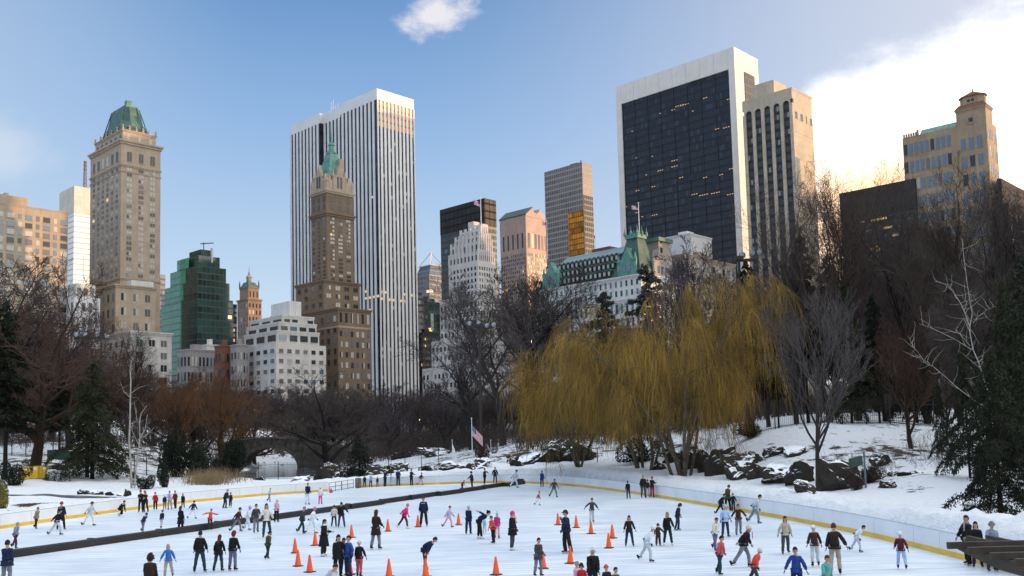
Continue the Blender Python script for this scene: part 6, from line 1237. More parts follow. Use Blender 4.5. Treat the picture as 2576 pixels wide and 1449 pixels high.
# ------------------------------------------------------------------ traffic cones
ORANGE = mat('cone_orange', (.78, .10, .012), .5, vary=.08); RUBBER = mat('cone_rubber', (.02, .018, .02), .7)
q = MB(); q.sm = False; q.lathe([(.145, .035), (.135, .06), (.040, .66), (.034, .70), (.020, .705)], n=20); CONE_B = q.mesh('body', [ORANGE]); CONE_B.polygons.foreach_set('use_smooth', [True]*len(CONE_B.polygons))
q = MB(); q.bev((-.19, -.19, 0), (.19, .19, .036), .012); CONE_F = q.mesh('base', [RUBBER])
ZO = {'A': (0, 4.995), 'B': (490.5, 4.995), 'C': (981.1, 4.995), 'D': (1471.7, 4.995), 'E': (1962.2, 4.197)}
def zpx(z, x, y): o, k = ZO[z]; return o + x/k, 1163.5 + y/k
CONES = [('B', 1258, 1138, 'upper one of the left pair, apart from the crowd'), ('B', 1510, 1043, 'between the left pair and the woman in the long black coat'), ('B', 1295, 1304, 'lower one of the left pair'), ('B', 1442, 1379, 'in front of the left pair, nearest the bottom on the left'),
         ('B', 1968, 944, 'right behind the boy in the navy hoodie'), ('B', 2425, 864, 'right of the brown haired woman in the long dark coat'), ('B', 2440, 1440, 'cut by the bottom edge left of the bending person'), ('B', 1945, 1412, 'partly hidden by the boy in the navy hoodie'), ('C', 352, 811, 'at the feet of the man in the navy guard jacket'), ('C', 862, 785, 'left of the person with grey hair and navy jacket'),
         ('C', 1560, 760, 'behind the woman in the pink hat'), ('C', 2112, 785, 'left of the man in the brown cap'), ('C', 2342, 820, 'just right of the man in the brown cap'), ('C', 2527, 895, 'right of the cone beside the brown cap man'), ('C', 2268, 1268, 'directly in front of the man in the brown cap'), ('C', 1925, 1333, 'between the man in the brown cap and the bottom middle cone'),
         ('C', 1333, 1413, 'alone in the middle near the bottom edge'), ('C', 450, 1440, 'in front of the bending person in navy'), ('D', 345, 952, 'back one of the close pair left of the skater with open arms'), ('D', 300, 1076, 'front one of the close pair left of the skater with open arms')]
rg = random.Random(3)
for z, x, y, lab in CONES:
    px, py = zpx(z, x, y); p = gp(px, py); o = thing('traffic_cone', f'orange traffic cone {lab}', 'traffic cone', (p.x, p.y, .003), rg.uniform(0, 1.5), 'orange traffic cones on the ice')
    b_ = bpy.data.objects.new('body', CONE_B); COL.objects.link(b_); b_.parent = o; f_ = bpy.data.objects.new('base', CONE_F); COL.objects.link(f_); f_.parent = o

# ------------------------------------------------------------------ people
CC = {'black': (.010, .010, .012), 'navy': (.012, .018, .050), 'dkblue': (.018, .030, .075), 'jeans': (.030, .050, .095), 'teal': (.018, .045, .055), 'red': (.38, .022, .028), 'dkred': (.16, .018, .022), 'maroon': (.085, .015, .028), 'brown': (.045, .026, .018), 'dkbrown': (.022, .015, .012), 'tan': (.26, .20, .13), 'beige': (.34, .28, .22), 'cream': (.60, .58, .52), 'white': (.70, .72, .76),
      'pink': (.62, .10, .30), 'hotpink': (.70, .03, .22), 'palepink': (.62, .34, .44), 'magenta': (.45, .03, .20), 'coral': (.62, .07, .05), 'rose': (.42, .08, .10), 'blue': (.03, .14, .42), 'royal': (.02, .05, .22), 'ltblue': (.32, .44, .66), 'skyblue': (.22, .42, .70), 'mint': (.28, .55, .54), 'teallt': (.09, .33, .30), 'grey': (.16, .17, .19), 'ltgrey': (.47, .50, .55), 'pale': (.66, .70, .76), 'bluegrey': (.17, .22, .30), 'purplegrey': (.13, .12, .20), 'lavender': (.44, .40, .58), 'olive': (.055, .060, .022), 'dkgreen': (.012, .030, .026), 'greengrey': (.05, .06, .055), 'dkgrey': (.045, .046, .052), 'vest': (.40, .38, .30)}
HAIRC = {'hblack': (.010, .008, .008), 'hbrown': (.050, .025, .014), 'hdark': (.022, .014, .010), 'hred': (.10, .025, .018), 'hblond': (.22, .15, .07), 'hgrey': (.28, .27, .26)}
def cloth(n): return mat('cloth_'+n, (CC.get(n) or HAIRC[n]), .85, vary=.22, scale=4, spec=.2)
SKIN = mat('skin', (.42, .25, .18), .55, vary=.08); EYE = mat('eye', (.012, .01, .01), .3); LIP = mat('lip', (.30, .10, .09), .5)
BLADE = mat('blade', (.5, .5, .52), .25, metal=.9)
def head_tpl():
    vs, fs, mi = [], [], []; NA, NB = 14, 10
    for j in range(NB+1):
        t = math.pi*j/NB; z = math.cos(t)
        for i in range(NA):
            a = 2*math.pi*i/NA; s = math.sin(t); x, y = math.sin(a)*s, -math.cos(a)*s; w_ = 1.0 if z > -.1 else 1-.38*(-z-.1)
            X, Y, Z = x*.076*w_, y*.096*(1 if y > 0 else w_**.5), z*.118
            if y < -.5 and abs(z) < .35: Y += .006                        # eye line
            vs.append((X, Y, Z))
    for j in range(NB):
        for i in range(NA): k = (i+1) % NA; fs.append((j*NA+i, j*NA+k, j*NA+NA+k, j*NA+NA+i)); mi.append(0)
    def ell(c, r, m, n=6):
        b = len(vs)
        for j in range(n+1):
            for i in range(n): t = math.pi*j/n; a = 2*math.pi*i/n; vs.append((c[0]+r[0]*math.sin(t)*math.cos(a), c[1]+r[1]*math.sin(t)*math.sin(a), c[2]+r[2]*math.cos(t)))
        for j in range(n):
            for i in range(n): k = (i+1) % n; fs.append((b+j*n+i, b+j*n+k, b+j*n+n+k, b+j*n+n+i)); mi.append(m)
    ell((0, -.098, -.022), (.013, .022, .024), 0); ell((-.03, -.083, .006), (.012, .008, .007), 1); ell((.03, -.083, .006), (.012, .008, .007), 1); ell((0, -.082, -.060), (.022, .010, .006), 2); ell((-.077, .006, -.012), (.008, .018, .028), 0); ell((.077, .006, -.012), (.008, .018, .028), 0)
    ell((-.03, -.084, .022), (.018, .007, .004), 1); ell((.03, -.084, .022), (.018, .007, .004), 1)
    return vs, fs, mi
HEAD = head_tpl()
def hand_tpl():                              # hanging along -Z, palm facing inwards, thumb to the front
    q = MB(); q.rings([[(.014*math.cos(a), .022*math.sin(a)*1.2, 0) for a in np.linspace(0, 6.283, 9)[:-1]], [(.016*math.cos(a), .040*math.sin(a), -.045) for a in np.linspace(0, 6.283, 9)[:-1]], [(.013*math.cos(a), .042*math.sin(a), -.095) for a in np.linspace(0, 6.283, 9)[:-1]]])
    for k, (y, L) in enumerate(((-.031, .068), (-.011, .078), (.010, .072), (.030, .056))): q.tube([(0, y, -.09), (.006, y, -.09-L*.45), (.020, y, -.09-L*.78), (.034, y, -.09-L*.92)], [.0095, .009, .008, .0065], 5)
    q.tube([(.004, -.034, -.035), (.014, -.060, -.065), (.022, -.066, -.10)], [.012, .010, .008], 5)
    return q.v, q.f
HAND = hand_tpl()
def skate_mesh(m):
    q = MB(); q.sm = True
    def ring(y, z, w, h): return [(w*math.cos(a), y, z+h*math.sin(a)) for a in np.linspace(0, 6.283, 9)[:-1]]
    q.rings([ring(.085, .10, .030, .035), ring(.06, .10, .043, .045), ring(0, .098, .045, .045), ring(-.08, .088, .047, .034), ring(-.15, .08, .040, .026), ring(-.175, .078, .02, .014)])
    q.rings([[(.046*math.cos(a), .03+.052*math.sin(a), z) for a in np.linspace(0, 6.283, 9)[:-1]] for z in (.09, .15, .23)])
    q.box((-.003, -.16, .0), (.003, .09, .03), 1); q.box((-.012, .03, .028), (.012, .07, .065), 1); q.box((-.012, -.12, .028), (.012, -.08, .065), 1)
    return q.mesh('skate', [cloth(m), BLADE])
SKATES = {}
def cap_mesh(kind, c):
    q = MB(); q.sm = True; n = 12
    def shell(s, zlow_front, zlow_back, oy=.0):
        rings = []
        for t in np.linspace(0.02, 1, 6):
            r = []
            for i in range(n):
                a = 2*math.pi*i/n; y = -math.cos(a); low = zlow_front if y < -.35 else zlow_back; zc = math.cos(t*math.acos(max(-.95, low/.118/s*1.0))); sr = math.sqrt(max(0, 1-zc*zc)); r.append((math.sin(a)*sr*.078*s, oy+y*sr*.098*s, zc*.118*s))
            rings.append(r)
        q.rings(rings, cap=True)
    if kind == 'short': shell(1.08, .055, -.045, .006)
    elif kind == 'long':
        shell(1.10, .055, -.06, .006); q.rings([[(x*.088, .045+y*.052, z) for x, y in ((-1, -.6), (-.6, .6), (0, 1), (.6, .6), (1, -.6), (0, -.2))] for z in (.0, -.08)] + [[(x*.092, .062+y*.040, z) for x, y in ((-1, -.6), (-.6, .6), (0, 1), (.6, .6), (1, -.6), (0, -.2))] for z in (-.18, -.30)] + [[(x*.06, .07+y*.02, -.38) for x, y in ((-1, -.6), (-.6, .6), (0, 1), (.6, .6), (1, -.6), (0, -.2))]])
    elif kind == 'bun': shell(1.09, .055, -.05, .006); q.lathe([(.01, -.04), (.04, -.02), (.045, .01), (.01, .04)], (0, .10, .06), 8)
    elif kind == 'beanie': shell(1.17, .030, -.03, .004); q.lathe([(.105, -.022), (.108, 0.0), (.105, .022)], (0, .004, .03), 12)
    elif kind == 'pom': shell(1.17, .030, -.03, .004); q.lathe([(.01, -.035), (.035, -.02), (.04, 0), (.03, .03), (.01, .04)], (0, .01, .165), 8)
    elif kind == 'cap': shell(1.14, .045, -.01, .004); q.rings([[(x, -.07, .045) for x in (-.07, 0, .07)]+[(x, -.07, .055) for x in (.07, 0, -.07)], [(x, -.165+abs(x)*.4, .030) for x in (-.055, 0, .055)]+[(x, -.165+abs(x)*.4, .038) for x in (.055, 0, -.055)]])
    elif kind == 'hood': shell(1.26, .06, -.11, .012)
    elif kind == 'fur': shell(1.30, .05, -.10, .008); [q.lathe([(.01, -.03), (.03, 0), (.01, .03)], (.10*math.sin(a), -.04+.06*math.cos(a), .05+.08*math.cos(a*2)), 6) for a in np.linspace(0, 6, 10)]
    return q.mesh('hat', [cloth(c)])
CAPS = {}; PENDING = []
def skin_obj(name, verts, edges, radii, root=0):
    me = bpy.data.meshes.new(name); me.from_pydata(verts, edges, []); bm = bmesh.new(); bm.from_mesh(me); L = bm.verts.layers.skin.verify(); bm.verts.ensure_lookup_table()
    for i, v in enumerate(bm.verts): v[L].radius = (radii[i], radii[i]) if not isinstance(radii[i], tuple) else radii[i]; v[L].use_root = (i == root)
    bm.to_mesh(me); bm.free(); o = bpy.data.objects.new(name, me); COL.objects.link(o); m = o.modifiers.new('s', 'SKIN'); m.use_smooth_shade = True; m.branch_smoothing = .5; o.modifiers.new('u', 'SUBSURF').levels = 2; return o
def person(Z, zx, yt, yf, face, coat, trou, hair, label, pose=None, **o_):
    P = dict(lean=4, arms=((10, 6, 16), (-2, 6, 20)), legs=((4, 5, 3), (-4, 5, 3)), head=0, roll=0); P.update(pose or {}); r0 = random.Random(int(zx*13+yt*7))
    if not pose or 'legs' not in pose: a_ = r0.uniform(-9, 9); P['legs'] = ((a_, r0.uniform(1, 5), max(0, a_)+r0.uniform(1, 9)), (-a_, r0.uniform(1, 5), max(0, -a_)+r0.uniform(1, 9))); P['roll'] += r0.uniform(-3, 3)
    if not pose or 'arms' not in pose: P['arms'] = tuple((r0.uniform(-6, 26), r0.uniform(3, 9), r0.choice((14, 25, 60, 75))) for _ in (0, 1))
    P['head'] += r0.uniform(-4, 14); face += r0.uniform(-14, 14); P['lean'] += r0.uniform(-2, 5)
    px, pyf = zpx(Z, zx, yf); _, pyt = zpx(Z, zx, yt); loc = gp(px, pyf)
    while sdist([loc.x], [loc.y], POLY)[0] > -.42 and pyf < 1500: pyf += .5; pyt += .5; loc = gp(px, pyf)
    hgt = o_.get('h') or (pyf-pyt)*loc.y/F/(o_.get('k', 1.0)); s = hgt/1.80; s = min(max(s, .5), 1.12)
    V3 = Vector; side = (-1, 1)
    hip = [V3((e*.095, 0, -.05)) for e in side]; knee, ank, fdir = [], [], []
    for i, e in enumerate(side):
        pt, sp_, kb = P['legs'][i]; a, b2, c = R(pt), R(sp_), R(pt-kb); d = V3((e*math.sin(b2), -math.sin(a)*math.cos(b2), -math.cos(a)*math.cos(b2))); k = hip[i]+d*.43; d2 = V3((e*math.sin(b2)*.8, -math.sin(c)*math.cos(b2), -math.cos(c)*math.cos(b2))); knee.append(k); ank.append(k+d2*.41); fdir.append(R(pt-kb))
    lean = R(P['lean']); roll = R(P['roll']); up = lambda l: V3((math.sin(roll)*math.cos(l), -math.sin(l), math.cos(l)*math.cos(roll)))
    w_ = up(lean*.5)*.14; ch = w_+up(lean)*.20; uc = ch+up(lean)*.13; nk = uc+up(lean*.9)*.09; hd = nk+up(lean*.55+R(P['head']))*.135
    lat = V3((math.cos(roll), 0, -math.sin(roll))); fw = V3((0, -math.cos(lean), -math.sin(lean))); dn = -up(lean)
    sh, el_, wr, hdv = [], [], [], []
    for i, e in enumerate(side):
        pt, ro, eb = P['arms'][i]; S0 = uc+lat*e*.150-dn*(-.015)
        def adir(p, r): return (dn*math.cos(R(p))*math.cos(R(r)) + fw*math.sin(R(p))*math.cos(R(r)) + lat*e*math.sin(R(r))).normalized()
        d1 = adir(pt, ro); d2 = adir(pt+eb, ro*.75); sh.append(S0); el_.append(S0+d1*.27); wr.append(S0+d1*.27+d2*.23); hdv.append(d2)
    low = min(a.z for a in ank); off = V3((0, 0, .115-low)); fm = (ank[0]+ank[1])/2 if abs(ank[0].z-ank[1].z) < .1 else min(ank, key=lambda a: a.z); off.x -= fm.x; off.y -= fm.y
    T = lambda v: tuple(v+off)
    root = thing('person', label, 'person', (loc.x, loc.y, .004), R(face), o_.get('group', 'skaters and visitors on the rink')); root.scale = (s, s, s)
    bv = [T(V3((0, 0, 0))), T(w_), T(ch), T(uc), T(nk), T(nk+(hd-nk)*.6)] + [T(x) for i in (0, 1) for x in (hip[i], knee[i], ank[i])] + [T(x) for i in (0, 1) for x in (sh[i], el_[i], wr[i])]
    be = [(0, 1), (1, 2), (2, 3), (3, 4), (4, 5), (0, 6), (6, 7), (7, 8), (0, 9), (9, 10), (10, 11), (3, 12), (12, 13), (13, 14), (3, 15), (15, 16), (16, 17)]
    body = skin_obj('body', bv, be, [.12, .11, .13, .10, .055, .05, .085, .052, .042, .085, .052, .042, .06, .042, .032, .06, .042, .032]); body.parent = root
    cv = [T(V3((0, 0, -.02))), T(w_), T(ch), T(uc), T(uc+(nk-uc)*.75)] + [T(x) for i in (0, 1) for x in (sh[i], el_[i], wr[i])]
    fat = o_.get('fat', 1.0); jk = skin_obj('jacket', cv, [(0, 1), (1, 2), (2, 3), (3, 4), (3, 5), (5, 6), (6, 7), (3, 8), (8, 9), (9, 10)], [.182*fat, .172*fat, .178*fat, .140*fat, .09, .082*fat, .070*fat, .058*fat, .082*fat, .070*fat, .058*fat]); jk.parent = root
    tv = [T(V3((0, 0, .02)))] + [T(x) for i in (0, 1) for x in (hip[i], knee[i], ank[i])]; tk = o_.get('tk', 1.0)
    tr = skin_obj('trousers', tv, [(0, 1), (1, 2), (2, 3), (0, 4), (4, 5), (5, 6)], [.145, .108, .082*tk, .070*tk, .108, .082*tk, .070*tk]); tr.parent = root
    skirt = None
    if 1:
        dz = o_.get('long', .13); c0 = V3((0, 0, .05)); rings = []
        for t in np.linspace(0, 1, 5): rings.append([T(V3((math.cos(a)*(.188*fat+.05*t*dz/.3), math.sin(a)*(.172*fat+.05*t*dz/.3) - math.sin(lean)*.0, .05-dz*t))) for a in np.linspace(0, 6.2832, 15)[:-1]])
        skirt = rings
    hm = Matrix.Translation(hd+off) @ Matrix.Rotation(R(o_.get('look', 0)), 4, 'Z') @ Matrix.Rotation(lean*.55+R(P['head']), 4, 'X') @ Matrix.Scale(1.13, 4)
    hands = []
    for i, e in enumerate(side):
        z_ = hdv[i]; y_ = fw - z_*fw.dot(z_)
        if y_.length < .1: y_ = up(lean) - z_*up(lean).dot(z_)
        y_.normalize(); x_ = (-y_).cross(-z_)*1.0; M = Matrix((( -e*x_.x if False else x_.x, -y_.x, -z_.x), (x_.y, -y_.y, -z_.y), (x_.z, -y_.z, -z_.z))).to_4x4(); M.translation = wr[i]+off; 
        hands.append((M, e))
    PENDING.append((body, jk, tr, hm, hands, skirt, cloth(coat), cloth(trou), cloth(o_['glove']) if o_.get('glove') else (cloth(r0.choice(('black', 'dkgrey', 'navy', 'dkbrown'))) if r0.random() < .65 else SKIN), o_.get('coatname', 'coat' if o_.get('long') else 'jacket')))
    hk, hc = hair
    if hk:
        rnd_ = random.Random(int(zx*7+yt))
        if (hk, hc) not in CAPS: CAPS[(hk, hc)] = cap_mesh(hk, hc)
        nm = {'short': 'hair', 'long': 'hair', 'bun': 'hair', 'fur': 'fur_hat', 'hood': 'hood', 'cap': 'cap'}.get(hk, 'hat'); ho = bpy.data.objects.new(nm, CAPS[(hk, hc)]); COL.objects.link(ho); ho.parent = root; ho.matrix_local = hm
        if hk in ('beanie', 'pom', 'cap') and o_.get('locks'):
            k2 = ('long' if o_.get('hairlong') else 'short', o_['locks'])
            if k2 not in CAPS: CAPS[k2] = cap_mesh(*k2)
            h2 = bpy.data.objects.new('hair', CAPS[k2]); COL.objects.link(h2); h2.parent = root; h2.matrix_local = hm
    sk = o_.get('skate', 'black')
    if sk not in SKATES: SKATES[sk] = skate_mesh(sk)
    for i in (0, 1):
        so = bpy.data.objects.new('skate', SKATES[sk]); COL.objects.link(so); so.parent = root; a = ank[i]+off; so.matrix_local = Matrix.Translation((a.x, a.y, max(.0, a.z-.115))) @ Matrix.Rotation(-max(0, fdir[i]*-.7) if a.z > .2 else 0, 4, 'X') @ Matrix.Rotation(R(side[i]*8), 4, 'Z')
    if o_.get('scarf'):
        q = MB(); q.sm = True; q.M = Matrix.Translation(nk+off) ; q.lathe([(.075, -.05), (.105, -.03), (.105, .02), (.08, .045)], n=10); q.box((.01, -.175, -.30), (.07, -.15, -.01)); q.build('scarf', cloth(o_['scarf']), root)
    if o_.get('band'):                       # a pale stripe of lettering size across the back or chest of the jacket
        q = MB(); q.M = Matrix.Translation(ch+off+up(lean)*.07) ; yy = .17 if o_['band'] == 'back' else -.19
        for k in range(7): q.box((-.10+k*.03, yy-.012, 0), (-.08+k*.03, yy+.012, .028))
        q.build('marking', cloth('ltgrey'), root)
    if o_.get('badge'):
        q = MB(); q.M = Matrix.Translation(uc+off); q.box((.07, -.185, -.06), (.11, -.16, -.02)); q.build('badge', cloth('ltgrey'), root)
    return root
def finish_people():
    dg = bpy.context.evaluated_depsgraph_get()
    for body, jk, tr, hm, hands, skirt, cm, tm, hmat, jname in PENDING:
        for o, mats_ in ((body, None), (jk, cm), (tr, tm)):
            ev = o.evaluated_get(dg); me = bpy.data.meshes.new_from_object(ev); v = [tuple(x.co) for x in me.vertices]; f = [tuple(p.vertices) for p in me.polygons]; mi = [0]*len(f)
            if o is not body:                 # creases
                sd_ = (body.parent.location.x*3.1) % 50; v = [tuple(Vector(c)+x.normal*(.016*noise.noise(Vector((c[0]*7, c[1]*7, c[2]*11+sd_)))+.008*noise.noise(Vector((c[0]*16, c[1]*16, c[2]*26+sd_))))) for c, x in zip(v, me.vertices)]
            if o is body:
                b = len(v); v += [tuple(hm @ Vector(p)) for p in HEAD[0]]; f += [tuple(i+b for i in q) for q in HEAD[1]]; mi += [(0, 2, 3)[k] for k in HEAD[2]]
                for M, e in hands:
                    b = len(v); v += [tuple(M @ Vector((p[0], p[1], p[2]))) for p in HAND[0]]; f += [tuple(i+b for i in q) for q in HAND[1]]; mi += [1]*len(HAND[1])
            if o is jk and skirt:
                b = len(v); n = len(skirt[0]); v += [p for r in skirt for p in r]
                for k in range(len(skirt)-1):
                    for i in range(n): j = (i+1) % n; f.append((b+k*n+i, b+k*n+n+i, b+k*n+n+j, b+k*n+j))
                mi = [0]*len(f)
            nm = jname if o is jk else o.name.split('.')[0]; m2 = bpy.data.meshes.new(nm); m2.from_pydata(v, [], f)
            for m_ in ((SKIN, hmat, EYE, LIP) if o is body else (mats_,)): m2.materials.append(m_)
            m2.polygons.foreach_set('material_index', mi); m2.polygons.foreach_set('use_smooth', [True]*len(f)); m2.update(); old = o.data; o.modifiers.clear(); o.data = m2; o.name = nm; bpy.data.meshes.remove(old); bpy.data.meshes.remove(me)

ST = {}                                                     # standing
SKL = dict(lean=16, legs=((22, 6, 18), (-26, 10, 10)), arms=((28, 18, 20), (-26, 22, 12)))     # mid stride
SKR = dict(lean=16, legs=((-26, 10, 10), (22, 6, 18)), arms=((-26, 22, 12), (28, 18, 20)))
OUT = dict(lean=10, legs=((12, 6, 14), (-14, 7, 10)), arms=((14, 30, 18), (4, 26, 14)))            # arms out for balance
HOLD = dict(lean=7, legs=((9, 4, 10), (-10, 5, 8)), arms=((6, 20, 12), (6, 18, 12)))             # holding hands both sides
FOLD = dict(lean=3, arms=((28, 6, 75), (28, 6, 75)))
p = person
# left run of the boards
p('A', 445, 560, 832, 60, 'tan', 'dkbrown', ('short', 'hdark'), 'person in a tan coat gliding along the left boards', SKL, long=.22)
p('A', 765, 503, 845, 175, 'navy', 'black', ('beanie', 'red'), 'person in a red beanie and navy jacket seen from behind at the left boards', dict(lean=5, legs=((3, 9, 4), (-3, 9, 4)), arms=((6, 12, 22), (6, 12, 22))), band='back', fat=1.1)
p('A', 690, 590, 918, 150, 'black', 'ltgrey', ('short', 'hdark'), 'person in black jacket and pale trousers left of the red beanie', SKL)
p('A', 1110, 495, 800, 80, 'ltgrey', 'pale', ('beanie', 'dkgrey'), 'grey figure with dark cap gliding past the left boards', SKR)
p('A', 1500, 540, 672, 75, 'black', 'black', ('short', 'hdark'), 'person in black kneeling on the ice at the left boards', dict(lean=48, legs=((72, 4, 118), (10, 5, 95)), arms=((40, 6, 18), (44, 8, 12)), head=-10), h=1.70, skate='white')
p('A', 1767, 352, 630, 15, 'black', 'navy', ('pom', 'red'), 'person in a red and white bobble hat and black jacket at the left boards', FOLD, locks='hdark')
p('A', 1835, 360, 626, -5, 'dkbrown', 'black', ('long', 'hbrown'), 'woman in a dark brown coat beside the bobble hat at the left boards', FOLD, long=.25)
p('A', 1952, 376, 607, 10, 'red', 'black', ('short', 'hdark'), 'person in a red jacket and black trousers standing alone at the left boards', dict(arms=((30, 10, 60), (4, 10, 10))), skate='white')
p('A', 2070, 410, 592, 0, 'navy', 'tan', ('beanie', 'pale'), 'child in a navy jacket left of the pale jacket at the left boards', ST)
p('A', 2136, 360, 592, 5, 'lavender', 'beige', ('short', 'hbrown'), 'person in a pale lavender jacket between a child and a red jacket', FOLD)
p('A', 2205, 360, 580, -15, 'dkred', 'navy', ('short', 'hbrown'), 'person in a dark red jacket leaning on the left boards', dict(lean=2, arms=((4, 16, 30), (10, 30, 40))))
p('A', 2300, 395, 572, 30, 'black', 'black', ('long', 'hblack'), 'person with long black hair and black coat right of the dark red jacket', ST, long=.3)
p('A', 2410, 480, 710, 170, 'navy', 'pale', ('short', 'hdark'), 'small skater in navy with pale trousers near the left boards', SKL)
p('A', 2025, 600, 832, 165, 'navy', 'ltgrey', ('short', 'hbrown'), 'child in a navy jacket skating away before the left boards', SKR)
p('A', 1790, 612, 880, 70, 'dkblue', 'grey', ('beanie', 'royal'), 'bending skater in blue behind the divider on the left', dict(SKL, lean=42))
p('A', 2265, 560, 890, 160, 'black', 'black', ('long', 'hbrown'), 'woman with brown hair in a long black coat just behind the divider', ST, long=.42)
p('A', 178, 752, 1080, 70, 'bluegrey', 'maroon', ('short', 'hgrey'), 'skater in a blue grey jacket near the left edge, behind the divider', SKL)
p('A', 72, 1000, 1580, 170, 'navy', 'grey', ('short', 'hdark'), 'large dark figure cut by the left edge in front of the divider', ST, fat=1.12, long=.2)
p('A', 1865, 1180, 1830, 178, 'dkbrown', 'black', ('fur', 'hdark'), 'person in a dark hooded coat seen from behind at the bottom left', ST, fat=1.08)
p('A', 2120, 1032, 1450, 10, 'blue', 'beige', ('long', 'hgrey'), 'skater in a bright blue top in front of the divider', OUT)
p('B', 58, 878, 1382, 182, 'black', 'teal', ('short', 'hdark'), 'man in black holding hands, leftmost of a chain of three', dict(HOLD, legs=((4, 9, 4), (-4, 9, 4))), fat=1.08)
p('B', 288, 925, 1372, 178, 'black', 'teal', ('long', 'hred'), 'person with dark red hair in the middle of the chain of three', HOLD, long=.22)
p('B', 470, 882, 1362, 175, 'black', 'purplegrey', ('hood', 'dkred'), 'person in a dark red hood at the right end of the chain of three', dict(lean=5, arms=((6, 22, 10), (5, 8, 12))))
p('B', 372, 335, 577, 70, 'navy', 'black', ('short', 'hgrey'), 'adult in navy bending towards a small child at the left boards', dict(lean=26, arms=((26, 8, 10), (26, 8, 10))), fat=1.15)
p('B', 442, 380, 568, 175, 'navy', 'black', ('short', 'hdark'), 'small child in navy before the bending adult', ST, skate='white')
p('B', 188, 588, 848, 20, 'coral', 'brown', ('short', 'hdark'), 'boy in a red vest stretching his arms behind the divider', dict(lean=4, arms=((30, 75, 20), (40, 70, 70)), roll=10))
p('B', 927, 320, 490, 60, 'ltgrey', 'bluegrey', ('short', 'hgrey'), 'pale skater with a navy front at the end of the left boards', SKL)
p('B', 1412, 258, 532, 15, 'navy', 'pale', ('short', 'hgrey'), 'skater in a dark navy jacket and pale trousers near the gate', ST)
p('B', 1575, 308, 527, 170, 'white', 'pink', ('pom', 'white'), 'child in a white jacket and pink trousers left of the gate', ST)
p('B', 512, 565, 872, 80, 'maroon', 'grey', ('short', 'hdark'), 'maroon skater behind the divider, right of the boy in the vest', SKR)
p('B', 650, 545, 850, 85, 'pale', 'pale', ('beanie', 'lavender'), 'pale grey skater behind the divider in a lavender cap', SKL)
p('B', 765, 530, 885, 20, 'dkgrey', 'grey', ('short', 'hblack'), 'dark skater holding out an arm at the divider', HOLD)
p('B', 905, 520, 940, 10, 'cream', 'teal', ('long', 'hbrown'), 'tall skater in a cream jacket across the divider', OUT, long=.15)
p('B', 1022, 472, 750, 165, 'palepink', 'black', ('beanie', 'cream'), 'person in a pale pink jacket and cream hat behind the divider', ST)
p('B', 905, 872, 1222, 150, 'olive', 'dkgreen', ('short', 'hdark'), 'skater in an olive jacket striding in front of the divider', dict(SKR, lean=10))
p('B', 1330, 552, 892, 70, 'dkgrey', 'teal', ('short', 'hgrey'), 'grey jacketed skater with teal jeans crossing the divider', SKL)
p('B', 1450, 560, 900, 95, 'pale', 'pale', ('short', 'hgrey'), 'pale skater right of the grey jacketed one at the divider', SKR)
p('B', 1745, 545, 812, 170, 'cream', 'navy', ('beanie', 'maroon'), 'child in a cream jacket and maroon hat beside an adult in black', HOLD)
p('B', 1842, 507, 820, 178, 'black', 'jeans', ('short', 'hblack'), 'adult in a black jacket with an arm over a child at the divider', dict(lean=6, legs=((3, 9, 3), (-3, 9, 3)), arms=((20, 44, 10), (5, 10, 10))), fat=1.1)
p('B', 1612, 730, 1180, 75, 'black', 'dkbrown', ('long', 'hdark'), 'woman in a long black coat with white scarf and white skates', dict(lean=4, arms=((24, 6, 70), (24, 6, 70))), long=.55, skate='white', scarf='white')
p('B', 1792, 922, 1452, 30, 'black', 'black', ('long', 'hdark'), 'woman with long dark hair in a big black coat, near bottom left of centre', dict(lean=5, arms=((5, 8, 14), (14, 24, 20))), long=.26, fat=1.12)
p('B', 1868, 962, 1440, 20, 'lavender', 'jeans', ('short', 'hdark'), 'person in lavender half hidden behind the woman in the big black coat', ST)
p('B', 1952, 936, 1446, -40, 'royal', 'dkblue', ('short', 'hdark'), 'boy in a navy hoodie holding hands with a woman in a black coat', dict(lean=3, arms=((14, 22, 20), (-10, 22, 40))))
p('B', 2062, 1002, 1442, 175, 'black', 'rose', ('beanie', 'ltgrey'), 'person in black jacket and pink trousers with a grey hat', dict(lean=4, arms=((8, 24, 8), (4, 10, 8))))
p('B', 2268, 612, 1096, 150, 'dkbrown', 'grey', ('long', 'hbrown'), 'brown haired woman in a long dark coat left of a cone', dict(lean=5, legs=((8, 4, 8), (-10, 4, 4)), arms=((16, 8, 40), (10, 8, 40))), long=.38)
p('B', 1665, 1215, 1800, 60, 'ltgrey', 'grey', ('short', 'hbrown'), 'crouched grey skater with brown hair at the bottom edge', dict(lean=40, legs=((40, 8, 60), (-10, 8, 40))), h=1.6)
